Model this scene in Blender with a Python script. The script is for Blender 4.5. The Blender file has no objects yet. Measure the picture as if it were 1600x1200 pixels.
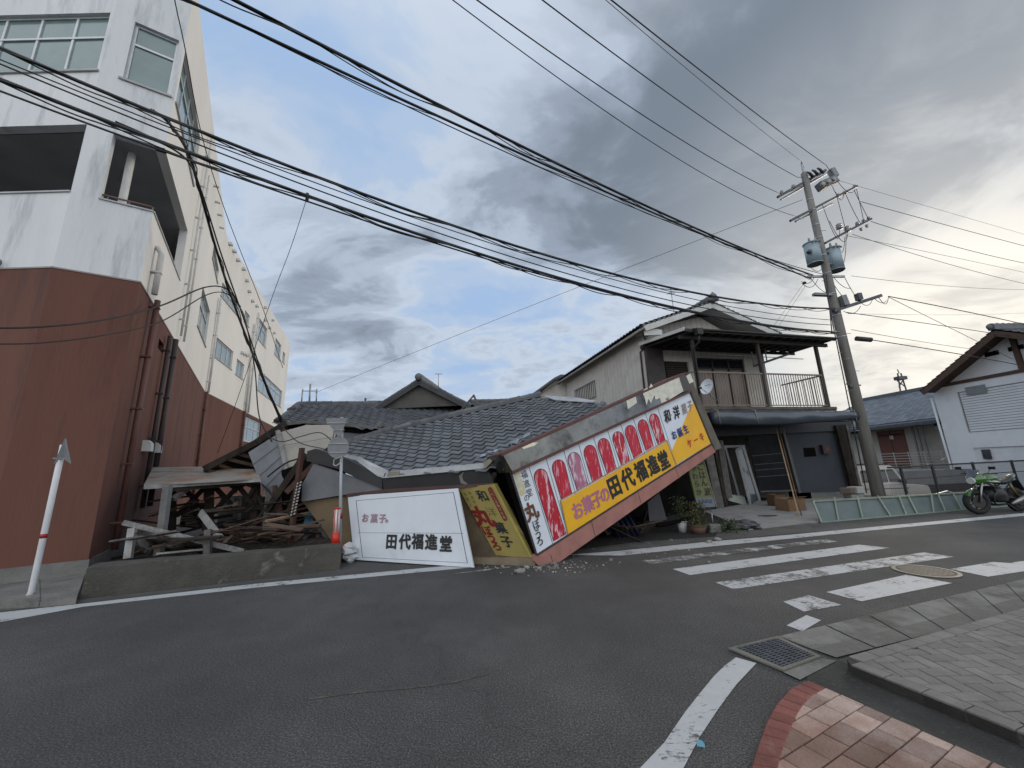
import bpy, bmesh, math, random
from mathutils import Vector, Matrix, noise
from mathutils.geometry import tessellate_polygon
random.seed(7)
R=math.radians
sc=bpy.context.scene
COL=sc.collection
# ------------------------------------------------------------------ camera
F=601.0; CH=1.6
zc=Vector((698-800,600+2130,-F)).normalized()      # world up seen from the camera
yc=(Vector((0,0,-1))-zc*zc.dot(Vector((0,0,-1)))).normalized()
xc=yc.cross(zc)
RM=Matrix((xc,yc,zc))                              # camera -> world
cam=bpy.data.cameras.new('camera'); cam.sensor_width=36; cam.lens=F/1600*36
cam.clip_start=.05; cam.clip_end=4000
co=bpy.data.objects.new('camera',cam); COL.objects.link(co)
co.matrix_world=Matrix.Translation((0,0,CH))@RM.to_4x4()
sc.camera=co
# ------------------------------------------------------------------ light
w=bpy.data.worlds.new('World'); sc.world=w; w.use_nodes=True
SUN_AZ=R(52); SUN_EL=R(17)
def world():
    nt=w.node_tree; N=nt.nodes; L=nt.links; N.clear()
    def n(t,**k):
        x=N.new(t)
        for a,b in k.items(): setattr(x,a,b)
        return x
    def math_(op,a,b=None,c=None,clamp=False):
        m=n('ShaderNodeMath',operation=op); m.use_clamp=clamp
        for i,v in enumerate((a,b,c)):
            if v is None: continue
            if isinstance(v,(int,float)): m.inputs[i].default_value=v
            else: L.new(v,m.inputs[i])
        return m.outputs[0]
    def mix(f,a,b):
        m=n('ShaderNodeMix',data_type='RGBA')
        for i,v in ((0,f),(6,a),(7,b)):
            if isinstance(v,(int,float)): m.inputs[i].default_value=v
            elif isinstance(v,tuple): m.inputs[i].default_value=(*v,1)
            else: L.new(v,m.inputs[i])
        return m.outputs[2]
    tc=n('ShaderNodeTexCoord'); nm=n('ShaderNodeVectorMath',operation='NORMALIZE'); L.new(tc.outputs['Generated'],nm.inputs[0])
    d=nm.outputs[0]
    sp=n('ShaderNodeSeparateXYZ'); L.new(d,sp.inputs[0])
    z=math_('MAXIMUM',sp.outputs[2],0.0); zz=math_('ADD',z,.22)
    cx=math_('DIVIDE',sp.outputs[0],zz); cy=math_('DIVIDE',sp.outputs[1],zz)
    cb=n('ShaderNodeCombineXYZ'); L.new(cx,cb.inputs[0]); L.new(cy,cb.inputs[1])
    mp=n('ShaderNodeMapping'); L.new(cb.outputs[0],mp.inputs[0]); mp.inputs['Location'].default_value=(3.1,1.7,0); mp.inputs['Rotation'].default_value=(0,0,R(25)); mp.inputs['Scale'].default_value=(1,1.35,1)
    def noi(s,det,rough,dist=0,off=0):
        q=n('ShaderNodeTexNoise',noise_dimensions='4D'); q.inputs['Scale'].default_value=s; q.inputs['Detail'].default_value=det; q.inputs['Roughness'].default_value=rough; q.inputs['Distortion'].default_value=dist; q.inputs['W'].default_value=off
        L.new(mp.outputs[0],q.inputs['Vector']); return q.outputs['Fac']
    def ss(v,a,b,lo=0,hi=1):
        q=n('ShaderNodeMapRange',interpolation_type='SMOOTHSTEP'); L.new(v,q.inputs[0])
        q.inputs[1].default_value=a;q.inputs[2].default_value=b;q.inputs[3].default_value=lo;q.inputs[4].default_value=hi
        return q.outputs[0]
    def blob(px,py,a,b):
        v=(RM@Vector((px-800,600-py,-F))).normalized()
        q=n('ShaderNodeVectorMath',operation='DOT_PRODUCT'); L.new(d,q.inputs[0]); q.inputs[1].default_value=v
        return ss(q.outputs['Value'],math.cos(R(b)),math.cos(R(a)))
    n1=noi(.75,9,.56,.5,2.0); n2=noi(2.3,8,.58,.6,5.5); n3=noi(1.2,6,.5,.2,9.1)
    sky=n('ShaderNodeTexSky',sky_type='NISHITA'); sky.sun_disc=False; sky.sun_elevation=SUN_EL; sky.sun_rotation=SUN_AZ; sky.air_density=1.0; sky.dust_density=1.2
    # thickness of the cloud deck
    dark_r=blob(1400,190,8,44); dark_m=blob(850,300,2,15); dark_l=blob(560,560,2,15); open_l=blob(700,120,2,22); open_l2=blob(400,250,2,24)
    t=math_('ADD',math_('MULTIPLY',n1,1.02),math_('MULTIPLY',n2,.90))
    t=math_('ADD',t,math_('MULTIPLY',dark_r,.42)); t=math_('ADD',t,math_('MULTIPLY',dark_m,.09)); t=math_('ADD',t,math_('MULTIPLY',dark_l,.12))
    t=math_('SUBTRACT',t,math_('MULTIPLY',open_l,.01)); t=math_('SUBTRACT',t,math_('MULTIPLY',open_l2,.05))
    thick=ss(t,.80,1.42)
    cr=n('ShaderNodeValToRGB'); L.new(thick,cr.inputs[0]); e=cr.color_ramp; e.interpolation='EASE'
    e.elements[0].position=0; e.elements[0].color=(.38,.54,.80,1)
    e.elements[1].position=1; e.elements[1].color=(.205,.245,.30,1)
    for p,c in ((.18,(.46,.59,.79)),(.36,(.57,.66,.79)),(.56,(.47,.55,.67)),(.78,(.32,.38,.47))):
        q=e.elements.new(p); q.color=(*c,1)
    c=cr.outputs[0]
    # brightening toward the low sun: cloud edges and gaps glow
    glow=blob(1530,600,4,42); glow2=blob(1560,560,1,19); gap=ss(n2,.62,.38); 
    c=mix(math_('MULTIPLY',glow,math_('ADD',.40,math_('MULTIPLY',gap,.45)),clamp=True),c,(.76,.78,.78))
    c=mix(math_('MULTIPLY',glow2,math_('ADD',.30,math_('MULTIPLY',gap,.70)),clamp=True),c,(.92,.90,.84))
    hz=ss(sp.outputs[2],.22,.0); c=mix(math_('MULTIPLY',hz,.5),c,(.52,.58,.65))
    # unseen sky behind the photographer, brightened to light the surfaces facing the camera
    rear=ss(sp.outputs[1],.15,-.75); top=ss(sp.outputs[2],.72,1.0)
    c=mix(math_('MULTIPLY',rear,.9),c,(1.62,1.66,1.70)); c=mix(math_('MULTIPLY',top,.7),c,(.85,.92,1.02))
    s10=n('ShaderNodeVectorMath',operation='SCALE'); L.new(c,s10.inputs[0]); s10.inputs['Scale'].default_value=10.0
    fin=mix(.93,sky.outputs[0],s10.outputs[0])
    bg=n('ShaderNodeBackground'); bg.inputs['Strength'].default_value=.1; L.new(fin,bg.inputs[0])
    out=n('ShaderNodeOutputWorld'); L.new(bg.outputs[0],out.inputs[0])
world()
sun=bpy.data.lights.new('sun','SUN'); sun.energy=1.0; sun.angle=R(14); sun.color=(1,.86,.68)
so=bpy.data.objects.new('sun',sun); COL.objects.link(so)
sd=Vector((math.sin(SUN_AZ)*math.cos(SUN_EL),math.cos(SUN_AZ)*math.cos(SUN_EL),math.sin(SUN_EL)))
so.rotation_euler=sd.to_track_quat('Z','Y').to_euler()
sc.view_settings.view_transform='Standard'; sc.view_settings.look='None'; sc.view_settings.exposure=0.0; sc.view_settings.gamma=1
try: sc.cycles.max_bounces=6
except Exception: pass

# ------------------------------------------------------------------ measuring helpers (photo measurements -> metres)
O=Vector((0,0,CH))
def ray(px,py): return RM@Vector((px-800,600-py,-F))
def G(px,py,h=0.0):
    d=ray(px,py); return O+d*((h-CH)/d.z)
def D(px,py,Y):
    d=ray(px,py); return O+d*(Y/d.y)
def PLN(a,b,c,px,py):
    n=(b-a).cross(c-a); d=ray(px,py); return O+d*((a-O).dot(n)/d.dot(n))
def V(a,b,px,py):
    a=Vector((a[0],a[1],0)); b=Vector((b[0],b[1],0)); return PLN(a,b,a+Vector((0,0,1)),px,py)
Z=Vector((0,0,1))
# ------------------------------------------------------------------ object helpers
def wloc(o):
    l=Vector((0,0,0))
    while o: l+=o.location; o=o.parent
    return l
def tag(o,label=None,cat=None,group=None,kind=None):
    if label: o['label']=label
    if cat: o['category']=cat
    if group: o['group']=group
    if kind: o['kind']=kind
    return o
def root(name,label,cat,loc,group=None):
    o=bpy.data.objects.new(name,None); COL.objects.link(o); o.location=loc; o.empty_display_size=.2
    return tag(o,label,cat,group)
class MB:
    def __init__(s): s.v=[]; s.f=[]; s.m=[]; s.sm=[]; s.cur=0; s.smooth=False
    def add(s,vs,fs):
        b=len(s.v); s.v+= [Vector(x) for x in vs]
        for f in fs: s.f.append(tuple(i+b for i in f)); s.m.append(s.cur); s.sm.append(s.smooth)
        return s
    def poly(s,pts): return s.add(pts,[tuple(range(len(pts)))])
    def par(s,o,u,v,w_):   # parallelepiped from corner o
        o,u,v,w_=map(Vector,(o,u,v,w_))
        p=[o,o+u,o+u+v,o+v,o+w_,o+u+w_,o+u+v+w_,o+v+w_]
        return s.add(p,[(0,3,2,1),(4,5,6,7),(0,1,5,4),(1,2,6,5),(2,3,7,6),(3,0,4,7)])
    def cbox(s,c,u,v,w_):  # centred, full-length vectors
        c,u,v,w_=map(Vector,(c,u,v,w_)); return s.par(c-u/2-v/2-w_/2,u,v,w_)
    def box(s,c,sx,sy,sz,rz=0):
        m=Matrix.Rotation(rz,3,'Z'); return s.cbox(c,m@Vector((sx,0,0)),m@Vector((0,sy,0)),m@Vector((0,0,sz)))
    def beam(s,a,b,wd,th,upv=(0,0,1)):
        a,b=Vector(a),Vector(b); d=b-a; n=d.cross(Vector(upv))
        if n.length<1e-4: n=d.cross(Vector((1,0,0)))
        n.normalize(); t=n.cross(d).normalized()
        return s.par(a-n*wd/2-t*th/2,d,n*wd,t*th)
    def slab(s,pts,t):
        pts=[Vector(p) for p in pts]; t=Vector(t); k=len(pts)
        tri=tessellate_polygon([pts]); b=len(s.v)
        s.v+=pts+[p+t for p in pts]
        F_=[]
        for a,b_,c in tri: F_.append((a,b_,c)); F_.append((c+k,b_+k,a+k))
        for i in range(k): F_.append((i,(i+1)%k,(i+1)%k+k,i+k))
        for f in F_: s.f.append(tuple(i+b for i in f)); s.m.append(s.cur); s.sm.append(False)
        return s
    def tube(s,pts,r,n=8,caps=True,smooth=True):
        pts=[Vector(p) for p in pts]; rs=r if isinstance(r,(list,tuple)) else [r]*len(pts)
        b=len(s.v); pr=None
        for i,p in enumerate(pts):
            d=(pts[min(i+1,len(pts)-1)]-pts[max(i-1,0)])
            if d.length<1e-9: d=Vector((0,0,1))
            d.normalize()
            if pr is None: a=d.cross(Z if abs(d.z)<.95 else Vector((1,0,0))).normalized()
            else: a=(pr-d*pr.dot(d)).normalized()
            pr=a; c=d.cross(a)
            for k in range(n):
                t=2*math.pi*k/n; s.v.append(p+(a*math.cos(t)+c*math.sin(t))*rs[i])
        for i in range(len(pts)-1):
            for k in range(n):
                s.f.append((b+i*n+k,b+i*n+(k+1)%n,b+(i+1)*n+(k+1)%n,b+(i+1)*n+k)); s.m.append(s.cur); s.sm.append(smooth)
        if caps:
            s.f.append(tuple(b+k for k in reversed(range(n)))); s.m.append(s.cur); s.sm.append(False)
            e=b+(len(pts)-1)*n
            s.f.append(tuple(e+k for k in range(n))); s.m.append(s.cur); s.sm.append(False)
        return s
    def ball(s,c,rx,ry=None,rz=None,n=10):
        ry=ry or rx; rz=rz or rx; c=Vector(c); vs=[];fs=[]
        for i in range(n+1):
            t=math.pi*i/n
            for k in range(n*2):
                p=math.pi*k/n; vs.append(c+Vector((rx*math.sin(t)*math.cos(p),ry*math.sin(t)*math.sin(p),rz*math.cos(t))))
        m=n*2
        for i in range(n):
            for k in range(m): fs.append((i*m+k,(i+1)*m+k,(i+1)*m+(k+1)%m,i*m+(k+1)%m))
        o=s.smooth; s.smooth=True; s.add(vs,fs); s.smooth=o; return s
    def build(s,name,mats,parent=None,bevel=0,label=None,loc=None):
        me=bpy.data.meshes.new(name)
        off=wloc(parent) if parent else (Vector(loc) if loc is not None else Vector((0,0,0)))
        me.from_pydata([v-off for v in s.v],[],s.f)
        if not isinstance(mats,(list,tuple)): mats=[mats]
        for m in mats: me.materials.append(m)
        for p,mi,sm in zip(me.polygons,s.m,s.sm): p.material_index=mi; p.use_smooth=sm
        bm=bmesh.new(); bm.from_mesh(me); bmesh.ops.remove_doubles(bm,verts=bm.verts,dist=1e-5)
        bmesh.ops.recalc_face_normals(bm,faces=bm.faces); bm.to_mesh(me); bm.free()
        o=bpy.data.objects.new(name,me); COL.objects.link(o)
        if parent: o.parent=parent
        elif loc is not None: o.location=loc
        if bevel:
            b=o.modifiers.new('bevel','BEVEL'); b.width=bevel; b.segments=1; b.limit_method='ANGLE'; b.angle_limit=R(40)
        if label: o['label']=label
        return o
def single(name,mb,m,label,cat,group=None,bevel=0):
    lo=Vector((sum(v.x for v in mb.v)/len(mb.v),sum(v.y for v in mb.v)/len(mb.v),min(v.z for v in mb.v)))
    return tag(mb.build(name,m,None,bevel,loc=lo),label,cat,group)
def struct(name,mb,m): return tag(mb.build(name,m),kind='structure')
def uu(a,b): return (Vector(b)-Vector(a)).normalized()

# ------------------------------------------------------------------ materials
_mc={}
def M(name,c,c2=None,rough=.75,sc_=3.0,bump=0.0,bs=40.0,metal=0.0,isl=0.0,c3=None,s3=1.0,t3=.62,w3=.12,stretch=(1,1,1),spec=.4,coords='Object',clear=0):
    if name in _mc: return _mc[name]
    m=bpy.data.materials.new(name); m.use_nodes=True; nt=m.node_tree; N=nt.nodes; L=nt.links
    b=N['Principled BSDF']; b.inputs['Roughness'].default_value=rough; b.inputs['Metallic'].default_value=metal
    b.inputs['Specular IOR Level'].default_value=spec
    if clear: b.inputs['Coat Weight'].default_value=clear; b.inputs['Coat Roughness'].default_value=.08
    tc=N.new('ShaderNodeTexCoord'); mp=N.new('ShaderNodeMapping'); mp.inputs['Scale'].default_value=stretch; L.new(tc.outputs[coords],mp.inputs[0])
    c2=c2 or tuple(x*.78 for x in c)
    nz=N.new('ShaderNodeTexNoise'); nz.inputs['Scale'].default_value=sc_; nz.inputs['Detail'].default_value=6; nz.inputs['Roughness'].default_value=.62; L.new(mp.outputs[0],nz.inputs['Vector'])
    mr=N.new('ShaderNodeMapRange'); mr.inputs[1].default_value=.33; mr.inputs[2].default_value=.67; L.new(nz.outputs['Fac'],mr.inputs[0])
    mx=N.new('ShaderNodeMix'); mx.data_type='RGBA'; mx.inputs[6].default_value=(*c,1); mx.inputs[7].default_value=(*c2,1); L.new(mr.outputs[0],mx.inputs[0])
    col=mx.outputs[2]
    if c3:
        n3=N.new('ShaderNodeTexNoise'); n3.inputs['Scale'].default_value=s3; n3.inputs['Detail'].default_value=9; n3.inputs['Roughness'].default_value=.7; L.new(mp.outputs[0],n3.inputs['Vector'])
        m3=N.new('ShaderNodeMapRange'); m3.inputs[1].default_value=t3-w3/2; m3.inputs[2].default_value=t3+w3/2; L.new(n3.outputs['Fac'],m3.inputs[0])
        x3=N.new('ShaderNodeMix'); x3.data_type='RGBA'; x3.inputs[7].default_value=(*c3,1); L.new(m3.outputs[0],x3.inputs[0]); L.new(col,x3.inputs[6]); col=x3.outputs[2]
    if isl:
        g=N.new('ShaderNodeNewGeometry'); q=N.new('ShaderNodeMapRange'); q.inputs[3].default_value=1-isl; q.inputs[4].default_value=1+isl; L.new(g.outputs['Random Per Island'],q.inputs[0])
        h=N.new('ShaderNodeVectorMath'); h.operation='SCALE'; L.new(col,h.inputs[0]); L.new(q.outputs[0],h.inputs['Scale']); col=h.outputs[0]
    L.new(col,b.inputs['Base Color'])
    if bump:
        bn=N.new('ShaderNodeTexNoise'); bn.inputs['Scale'].default_value=bs; bn.inputs['Detail'].default_value=5; L.new(mp.outputs[0],bn.inputs['Vector'])
        bp=N.new('ShaderNodeBump'); bp.inputs['Strength'].default_value=bump; bp.inputs['Distance'].default_value=.02; L.new(bn.outputs['Fac'],bp.inputs['Height']); L.new(bp.outputs[0],b.inputs['Normal'])
    _mc[name]=m; return m
def asphalt_nodes(m):
    nt=m.node_tree; N=nt.nodes; L=nt.links
    tc=N.new('ShaderNodeTexCoord')
    def nz(s,d,r=.6):
        q=N.new('ShaderNodeTexNoise'); q.inputs['Scale'].default_value=s; q.inputs['Detail'].default_value=d; q.inputs['Roughness'].default_value=r; L.new(tc.outputs['Object'],q.inputs['Vector']); return q.outputs['Fac']
    def ramp(f,*st):
        r=N.new('ShaderNodeValToRGB'); L.new(f,r.inputs[0]); e=r.color_ramp
        while len(e.elements)<len(st): e.elements.new(.5)
        for x,(p,c) in zip(e.elements,st): x.position=p; x.color=(*c,1)
        return r.outputs[0]
    def mul(a,b,f=1,mode='MULTIPLY'):
        q=N.new('ShaderNodeMix'); q.data_type='RGBA'; q.blend_type=mode; q.inputs[0].default_value=f; L.new(a,q.inputs[6]); L.new(b,q.inputs[7]); return q.outputs[2]
    big=ramp(nz(.45,8,.68),(.3,(.042,.042,.042)),(.5,(.061,.060,.060)),(.70,(.092,.091,.089)))
    fine=ramp(nz(80,4,.8),(.34,(.22,.22,.23)),(.5,(.90,.90,.90)),(.64,(2.4,2.36,2.28)))
    c=mul(big,fine)
    vo=N.new('ShaderNodeTexVoronoi'); vo.inputs['Scale'].default_value=38; L.new(tc.outputs['Object'],vo.inputs['Vector'])
    sp=ramp(vo.outputs['Distance'],(.0,(.26,.255,.24)),(.11,(.05,.05,.05)),(.18,(0,0,0)))
    gate=ramp(nz(7,4,.6),(.46,(0,0,0)),(.60,(1,1,1)))
    c=mul(c,mul(sp,gate),1,'ADD')
    # cracks along irregular cell edges
    vc=N.new('ShaderNodeTexVoronoi'); vc.feature='DISTANCE_TO_EDGE'; vc.inputs['Scale'].default_value=.22
    wn=N.new('ShaderNodeTexNoise'); wn.inputs['Scale'].default_value=1.6; wn.inputs['Detail'].default_value=5; L.new(tc.outputs['Object'],wn.inputs['Vector'])
    av=N.new('ShaderNodeVectorMath'); av.operation='SCALE'; av.inputs['Scale'].default_value=1.1; L.new(wn.outputs['Color'],av.inputs[0])
    ad=N.new('ShaderNodeVectorMath'); ad.operation='ADD'; L.new(av.outputs[0],ad.inputs[0]); L.new(tc.outputs['Object'],ad.inputs[1]); L.new(ad.outputs[0],vc.inputs['Vector'])
    ck=ramp(vc.outputs['Distance'],(0,(.35,.35,.35)),(.0025,(.6,.6,.6)),(.005,(1,1,1)))
    c=mul(c,ck,.3)
    return c,nz(120,4,.7),tc
def asphalt():
    m=bpy.data.materials.new('asphalt'); m.use_nodes=True; nt=m.node_tree; b=nt.nodes['Principled BSDF']; b.inputs['Roughness'].default_value=.82; b.inputs['Specular IOR Level'].default_value=.35
    c,h,tc=asphalt_nodes(m); nt.links.new(c,b.inputs['Base Color'])
    bp=nt.nodes.new('ShaderNodeBump'); bp.inputs['Strength'].default_value=.55; bp.inputs['Distance'].default_value=.012; nt.links.new(h,bp.inputs['Height']); nt.links.new(bp.outputs[0],b.inputs['Normal'])
    return m
def paint(name,wear,col=(.50,.51,.52)):
    m=bpy.data.materials.new(name); m.use_nodes=True; nt=m.node_tree; N=nt.nodes; L=nt.links; b=N['Principled BSDF']; b.inputs['Roughness'].default_value=.65
    c,h,tc=asphalt_nodes(m)
    def nz(s,d,r,st=(1,1,1)):
        mp=N.new('ShaderNodeMapping'); mp.inputs['Scale'].default_value=st; L.new(tc.outputs['Object'],mp.inputs[0])
        q=N.new('ShaderNodeTexNoise'); q.inputs['Scale'].default_value=s; q.inputs['Detail'].default_value=d; q.inputs['Roughness'].default_value=r; L.new(mp.outputs[0],q.inputs['Vector']); return q.outputs['Fac']
    a=N.new('ShaderNodeMath'); a.operation='MULTIPLY_ADD'; L.new(nz(3.2,8,.72),a.inputs[0]); a.inputs[1].default_value=.6; 
    k=N.new('ShaderNodeMath'); k.operation='MULTIPLY'; L.new(nz(55,4,.7,(.35,1,1)),k.inputs[0]); k.inputs[1].default_value=.4; L.new(k.outputs[0],a.inputs[2])
    mr=N.new('ShaderNodeMapRange'); mr.inputs[1].default_value=wear-.03; mr.inputs[2].default_value=wear+.03; L.new(a.outputs[0],mr.inputs[0])
    pc=N.new('ShaderNodeMix'); pc.data_type='RGBA'; pc.inputs[6].default_value=(*col,1); pc.inputs[7].default_value=tuple(x*.72 for x in col)+(1,); L.new(nz(9,6,.7),pc.inputs[0])
    mx=N.new('ShaderNodeMix'); mx.data_type='RGBA'; L.new(mr.outputs[0],mx.inputs[0]); L.new(c,mx.inputs[6]); L.new(pc.outputs[2],mx.inputs[7]); L.new(mx.outputs[2],b.inputs['Base Color'])
    bp=N.new('ShaderNodeBump'); bp.inputs['Strength'].default_value=.35; bp.inputs['Distance'].default_value=.01; L.new(h,bp.inputs['Height']); L.new(bp.outputs[0],b.inputs['Normal'])
    return m
ASP=asphalt()
PA=paint('road_paint',.43); PAW=paint('worn_road_paint',.475); PAV=paint('very_worn_road_paint',.53)
WHITEWALL=M('white_render',(.70,.715,.72),(.60,.62,.63),rough=.9,sc_=.7,bump=.35,bs=9,c3=(.42,.44,.45),s3=1.3,t3=.60,w3=.16,stretch=(1.8,1.8,.25))
SUNLIT=M('sunlit_white_render',(.78,.765,.73),(.70,.685,.65),rough=.9,sc_=.5,bump=.25,bs=9,c3=(.58,.56,.52),s3=.6,t3=.68,w3=.2,stretch=(1,1,.35))  # white render with the warm sunlight put into its colour
BROWN=M('brown_render',(.148,.064,.047),(.118,.051,.039),rough=.9,sc_=.6,bump=.4,bs=14,c3=(.085,.045,.038),s3=.9,t3=.56,w3=.14,stretch=(1.6,1.6,.22))
BROWNP=M('brown_pipe_paint',(.13,.058,.046),(.10,.046,.038),rough=.6,sc_=4)
PIPEW=M('white_pipe',(.62,.62,.60),(.5,.5,.48),rough=.5,sc_=4)
PIPED=M('dark_pipe',(.055,.04,.038),(.035,.03,.03),rough=.6)
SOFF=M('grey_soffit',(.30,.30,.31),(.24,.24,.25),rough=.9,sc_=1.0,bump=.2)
ALU=M('aluminium_frame',(.55,.57,.58),(.45,.47,.48),rough=.4,metal=.3)
GLASS=M('window_glass',(.16,.235,.23),(.11,.17,.175),rough=.12,sc_=.9,spec=.8)
CURT=M('curtained_glass',(.30,.37,.38),(.16,.21,.22),rough=.15,sc_=3,stretch=(6,6,.4),spec=.8)
DGLASS=M('dark_glass',(.012,.014,.018),(.02,.022,.026),rough=.1,spec=.7)
CONC=M('weathered_concrete',(.20,.195,.185),(.13,.128,.12),rough=.92,sc_=2.2,bump=.6,bs=30,c3=(.06,.06,.055),s3=1.4,t3=.6,w3=.2)
CONCD=M('dark_old_concrete',(.075,.070,.062),(.045,.042,.038),rough=.95,sc_=3,bump=.9,bs=28,c3=(.13,.125,.115),s3=3,t3=.62,w3=.1)
POLEC=M('pole_concrete',(.21,.20,.185),(.14,.135,.125),rough=.85,sc_=2,bump=.2,stretch=(3,3,.3),c3=(.09,.085,.08),s3=1.2,t3=.62,w3=.2)
WOODG=M('grey_wood',(.125,.118,.11),(.06,.057,.053),rough=.9,sc_=3,bump=.3,stretch=(2,2,2),isl=.3)
WOODB=M('brown_wood',(.095,.062,.042),(.05,.033,.024),rough=.85,sc_=3,bump=.3,isl=.3)
WOODR=M('red_brown_wood',(.075,.035,.025),(.045,.023,.018),rough=.85,sc_=4,bump=.3,isl=.35)
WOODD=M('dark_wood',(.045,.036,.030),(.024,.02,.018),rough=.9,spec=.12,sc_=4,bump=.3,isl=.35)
WOODT=M('tan_wood',(.30,.20,.12),(.20,.13,.08),rough=.85,sc_=4,bump=.3,isl=.3)
WOODW=M('white_painted_wood',(.36,.36,.35),(.20,.195,.185),rough=.8,sc_=4,bump=.3,isl=.2)
DARKIN=M('dark_interior',(.010,.0095,.009),(.006,.0055,.0055),rough=1,sc_=2,spec=0)  # near-black colour in place of deep shade inside voids and openings
CABLE=M('black_cable',(.012,.012,.013),(.02,.02,.02),rough=.5)
STEEL=M('galvanised_steel',(.38,.40,.41),(.26,.27,.28),rough=.45,metal=.6,sc_=6)
STEELP=M('grey_steel_plate',(.20,.21,.22),(.15,.16,.17),rough=.5,metal=.2,sc_=5)
PORC=M('porcelain',(.28,.28,.28),(.20,.20,.20),rough=.3)
TILE=M('smoked_roof_tile',(.115,.127,.148),(.078,.087,.102),rough=.42,sc_=5,bump=.15,isl=.28,spec=.5)
TILEU=M('roof_underlay',(.012,.012,.013),(.008,.008,.009),rough=1,spec=0)
TILER=M('ridge_tile',(.115,.12,.13),(.07,.073,.08),rough=.5,sc_=5,bump=.2,isl=.3)
SID=M('cream_siding',(.42,.40,.36),(.34,.325,.295),rough=.85,sc_=1.2,bump=.2)
SIDG=M('grey_siding',(.17,.175,.19),(.12,.125,.135),rough=.8,sc_=1.5,bump=.2)

# ------------------------------------------------------------------ GROUND
def road():
    m=MB(); z=0
    lot=V(Vector((7,10.2,0)),Vector((13,11.2,0)),1500,720)
    # raised street level, one sheet, with the sunken car park to the north-east as a lower part of the same sheet
    A=[(-400,-200),(400,-200),(400,60),(70,30),(15.4,15.9),(13.0,17.4),(9.5,26),(9.5,400),(-400,400)]
    tri=tessellate_polygon([[Vector((x,y,0)) for x,y in A]])
    m.add([(x,y,0) for x,y in A],[tuple(t) for t in tri])
    B=[(400,60),(70,30),(15.4,15.9),(13.0,17.4),(9.5,26),(9.5,400),(400,400)]
    tri=tessellate_polygon([[Vector((x,y,0)) for x,y in B]])
    m.add([(x,y,-.95) for x,y in B],[tuple(t) for t in tri])
    for a,b in zip(B[:5],B[1:6]): m.poly([(a[0],a[1],0),(b[0],b[1],0),(b[0],b[1],-.95),(a[0],a[1],-.95)])
    struct('road',m,ASP)
road()
def sheet(name,px,m,z=.004,h=0):
    mb=MB(); pts=[G(x,y,z) for x,y in px]
    tri=tessellate_polygon([pts]); mb.add(pts,[tuple(t) for t in tri]); return struct(name,mb,m)
ul=uu(G(0,965),G(740,883)); 
sheet('road_edge_line',[(-60,966),(0,957),(130,943),(400,912),(700,884),(740,881),(742,886),(700,890),(400,918),(130,948),(0,972),(-60,985)],PA)
sheet('road_edge_line',[(880,867),(964,861),(1100,847),(1240,835),(1400,820),(1600,801.5),(1900,773),(1900,777),(1600,806),(1400,825),(1240,841),(1100,855),(970,868)],PA)
sheet('road_edge_line',[(700,897.5),(760,889),(800,884),(800,886),(760,891.5)],PAV)
sheet('crosswalk_stripe',[(1000,876),(1020,881),(1309,846),(1290,842)],PAV)
sheet('crosswalk_stripe',[(1051,889),(1078,898.5),(1390,856),(1342,851)],PA)
sheet('crosswalk_stripe',[(1118,910),(1146,920.5),(1490,870),(1444,863)],PAW)
sheet('crosswalk_stripe',[(1291,925),(1346,939.5),(1488,911),(1416,898)],PA)
sheet('crosswalk_stripe',[(1484,889),(1544,901),(1610,891),(1610,882),(1552,878)],PA)
sheet('crosswalk_stripe',[(1580,879),(1640,871),(1640,878),(1600,883)],PA)
sheet('stop_mark',[(1224,940),(1256,955.5),(1315,945),(1264,930)],PAW)
sheet('stop_mark',[(1229,977),(1254,986),(1283,969),(1260,961)],PA)
sheet('curved_line',[(1150,1027),(1132,1040),(1115,1057),(1092,1085),(1070,1113),(1038,1160),(1000,1200),(900,1330),(980,1340),(1068,1200),(1093,1152),(1122,1108),(1150,1070),(1182,1036)],PA,z=.005)
# footpath in front of the wrecked shop: older, paler strip of asphalt and a concrete apron before the right house
OLDA=M('old_pale_asphalt',(.105,.10,.095),(.06,.058,.055),rough=.95,sc_=2,bump=.6,bs=60,c3=(.16,.155,.145),s3=9,t3=.66,w3=.08)
sheet('verge',[(735,880),(880,866),(964,860),(1100,846),(1270,831),(1262,800),(1130,795),(800,800),(700,830)],OLDA,z=.006)
APR=M('pale_concrete_apron',(.27,.26,.255),(.19,.185,.18),rough=.9,sc_=1.6,bump=.3,bs=30,c3=(.12,.115,.11),s3=1.1,t3=.62,w3=.1)
m=MB(); m.slab([G(x,y,.0) for x,y in [(1100,800),(1170,829),(1262,818),(1284,816),(1282,812),(1545,787),(1500,775),(1200,782)]],(0,0,.03)); struct('concrete_apron',m,APR)
sheet('asphalt_shoulder',[(-60,1010),(-60,935),(0,930),(130,936),(530,893),(545,884),(560,890),(400,910),(130,941.5),(0,955)],OLDA,z=.002)
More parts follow.
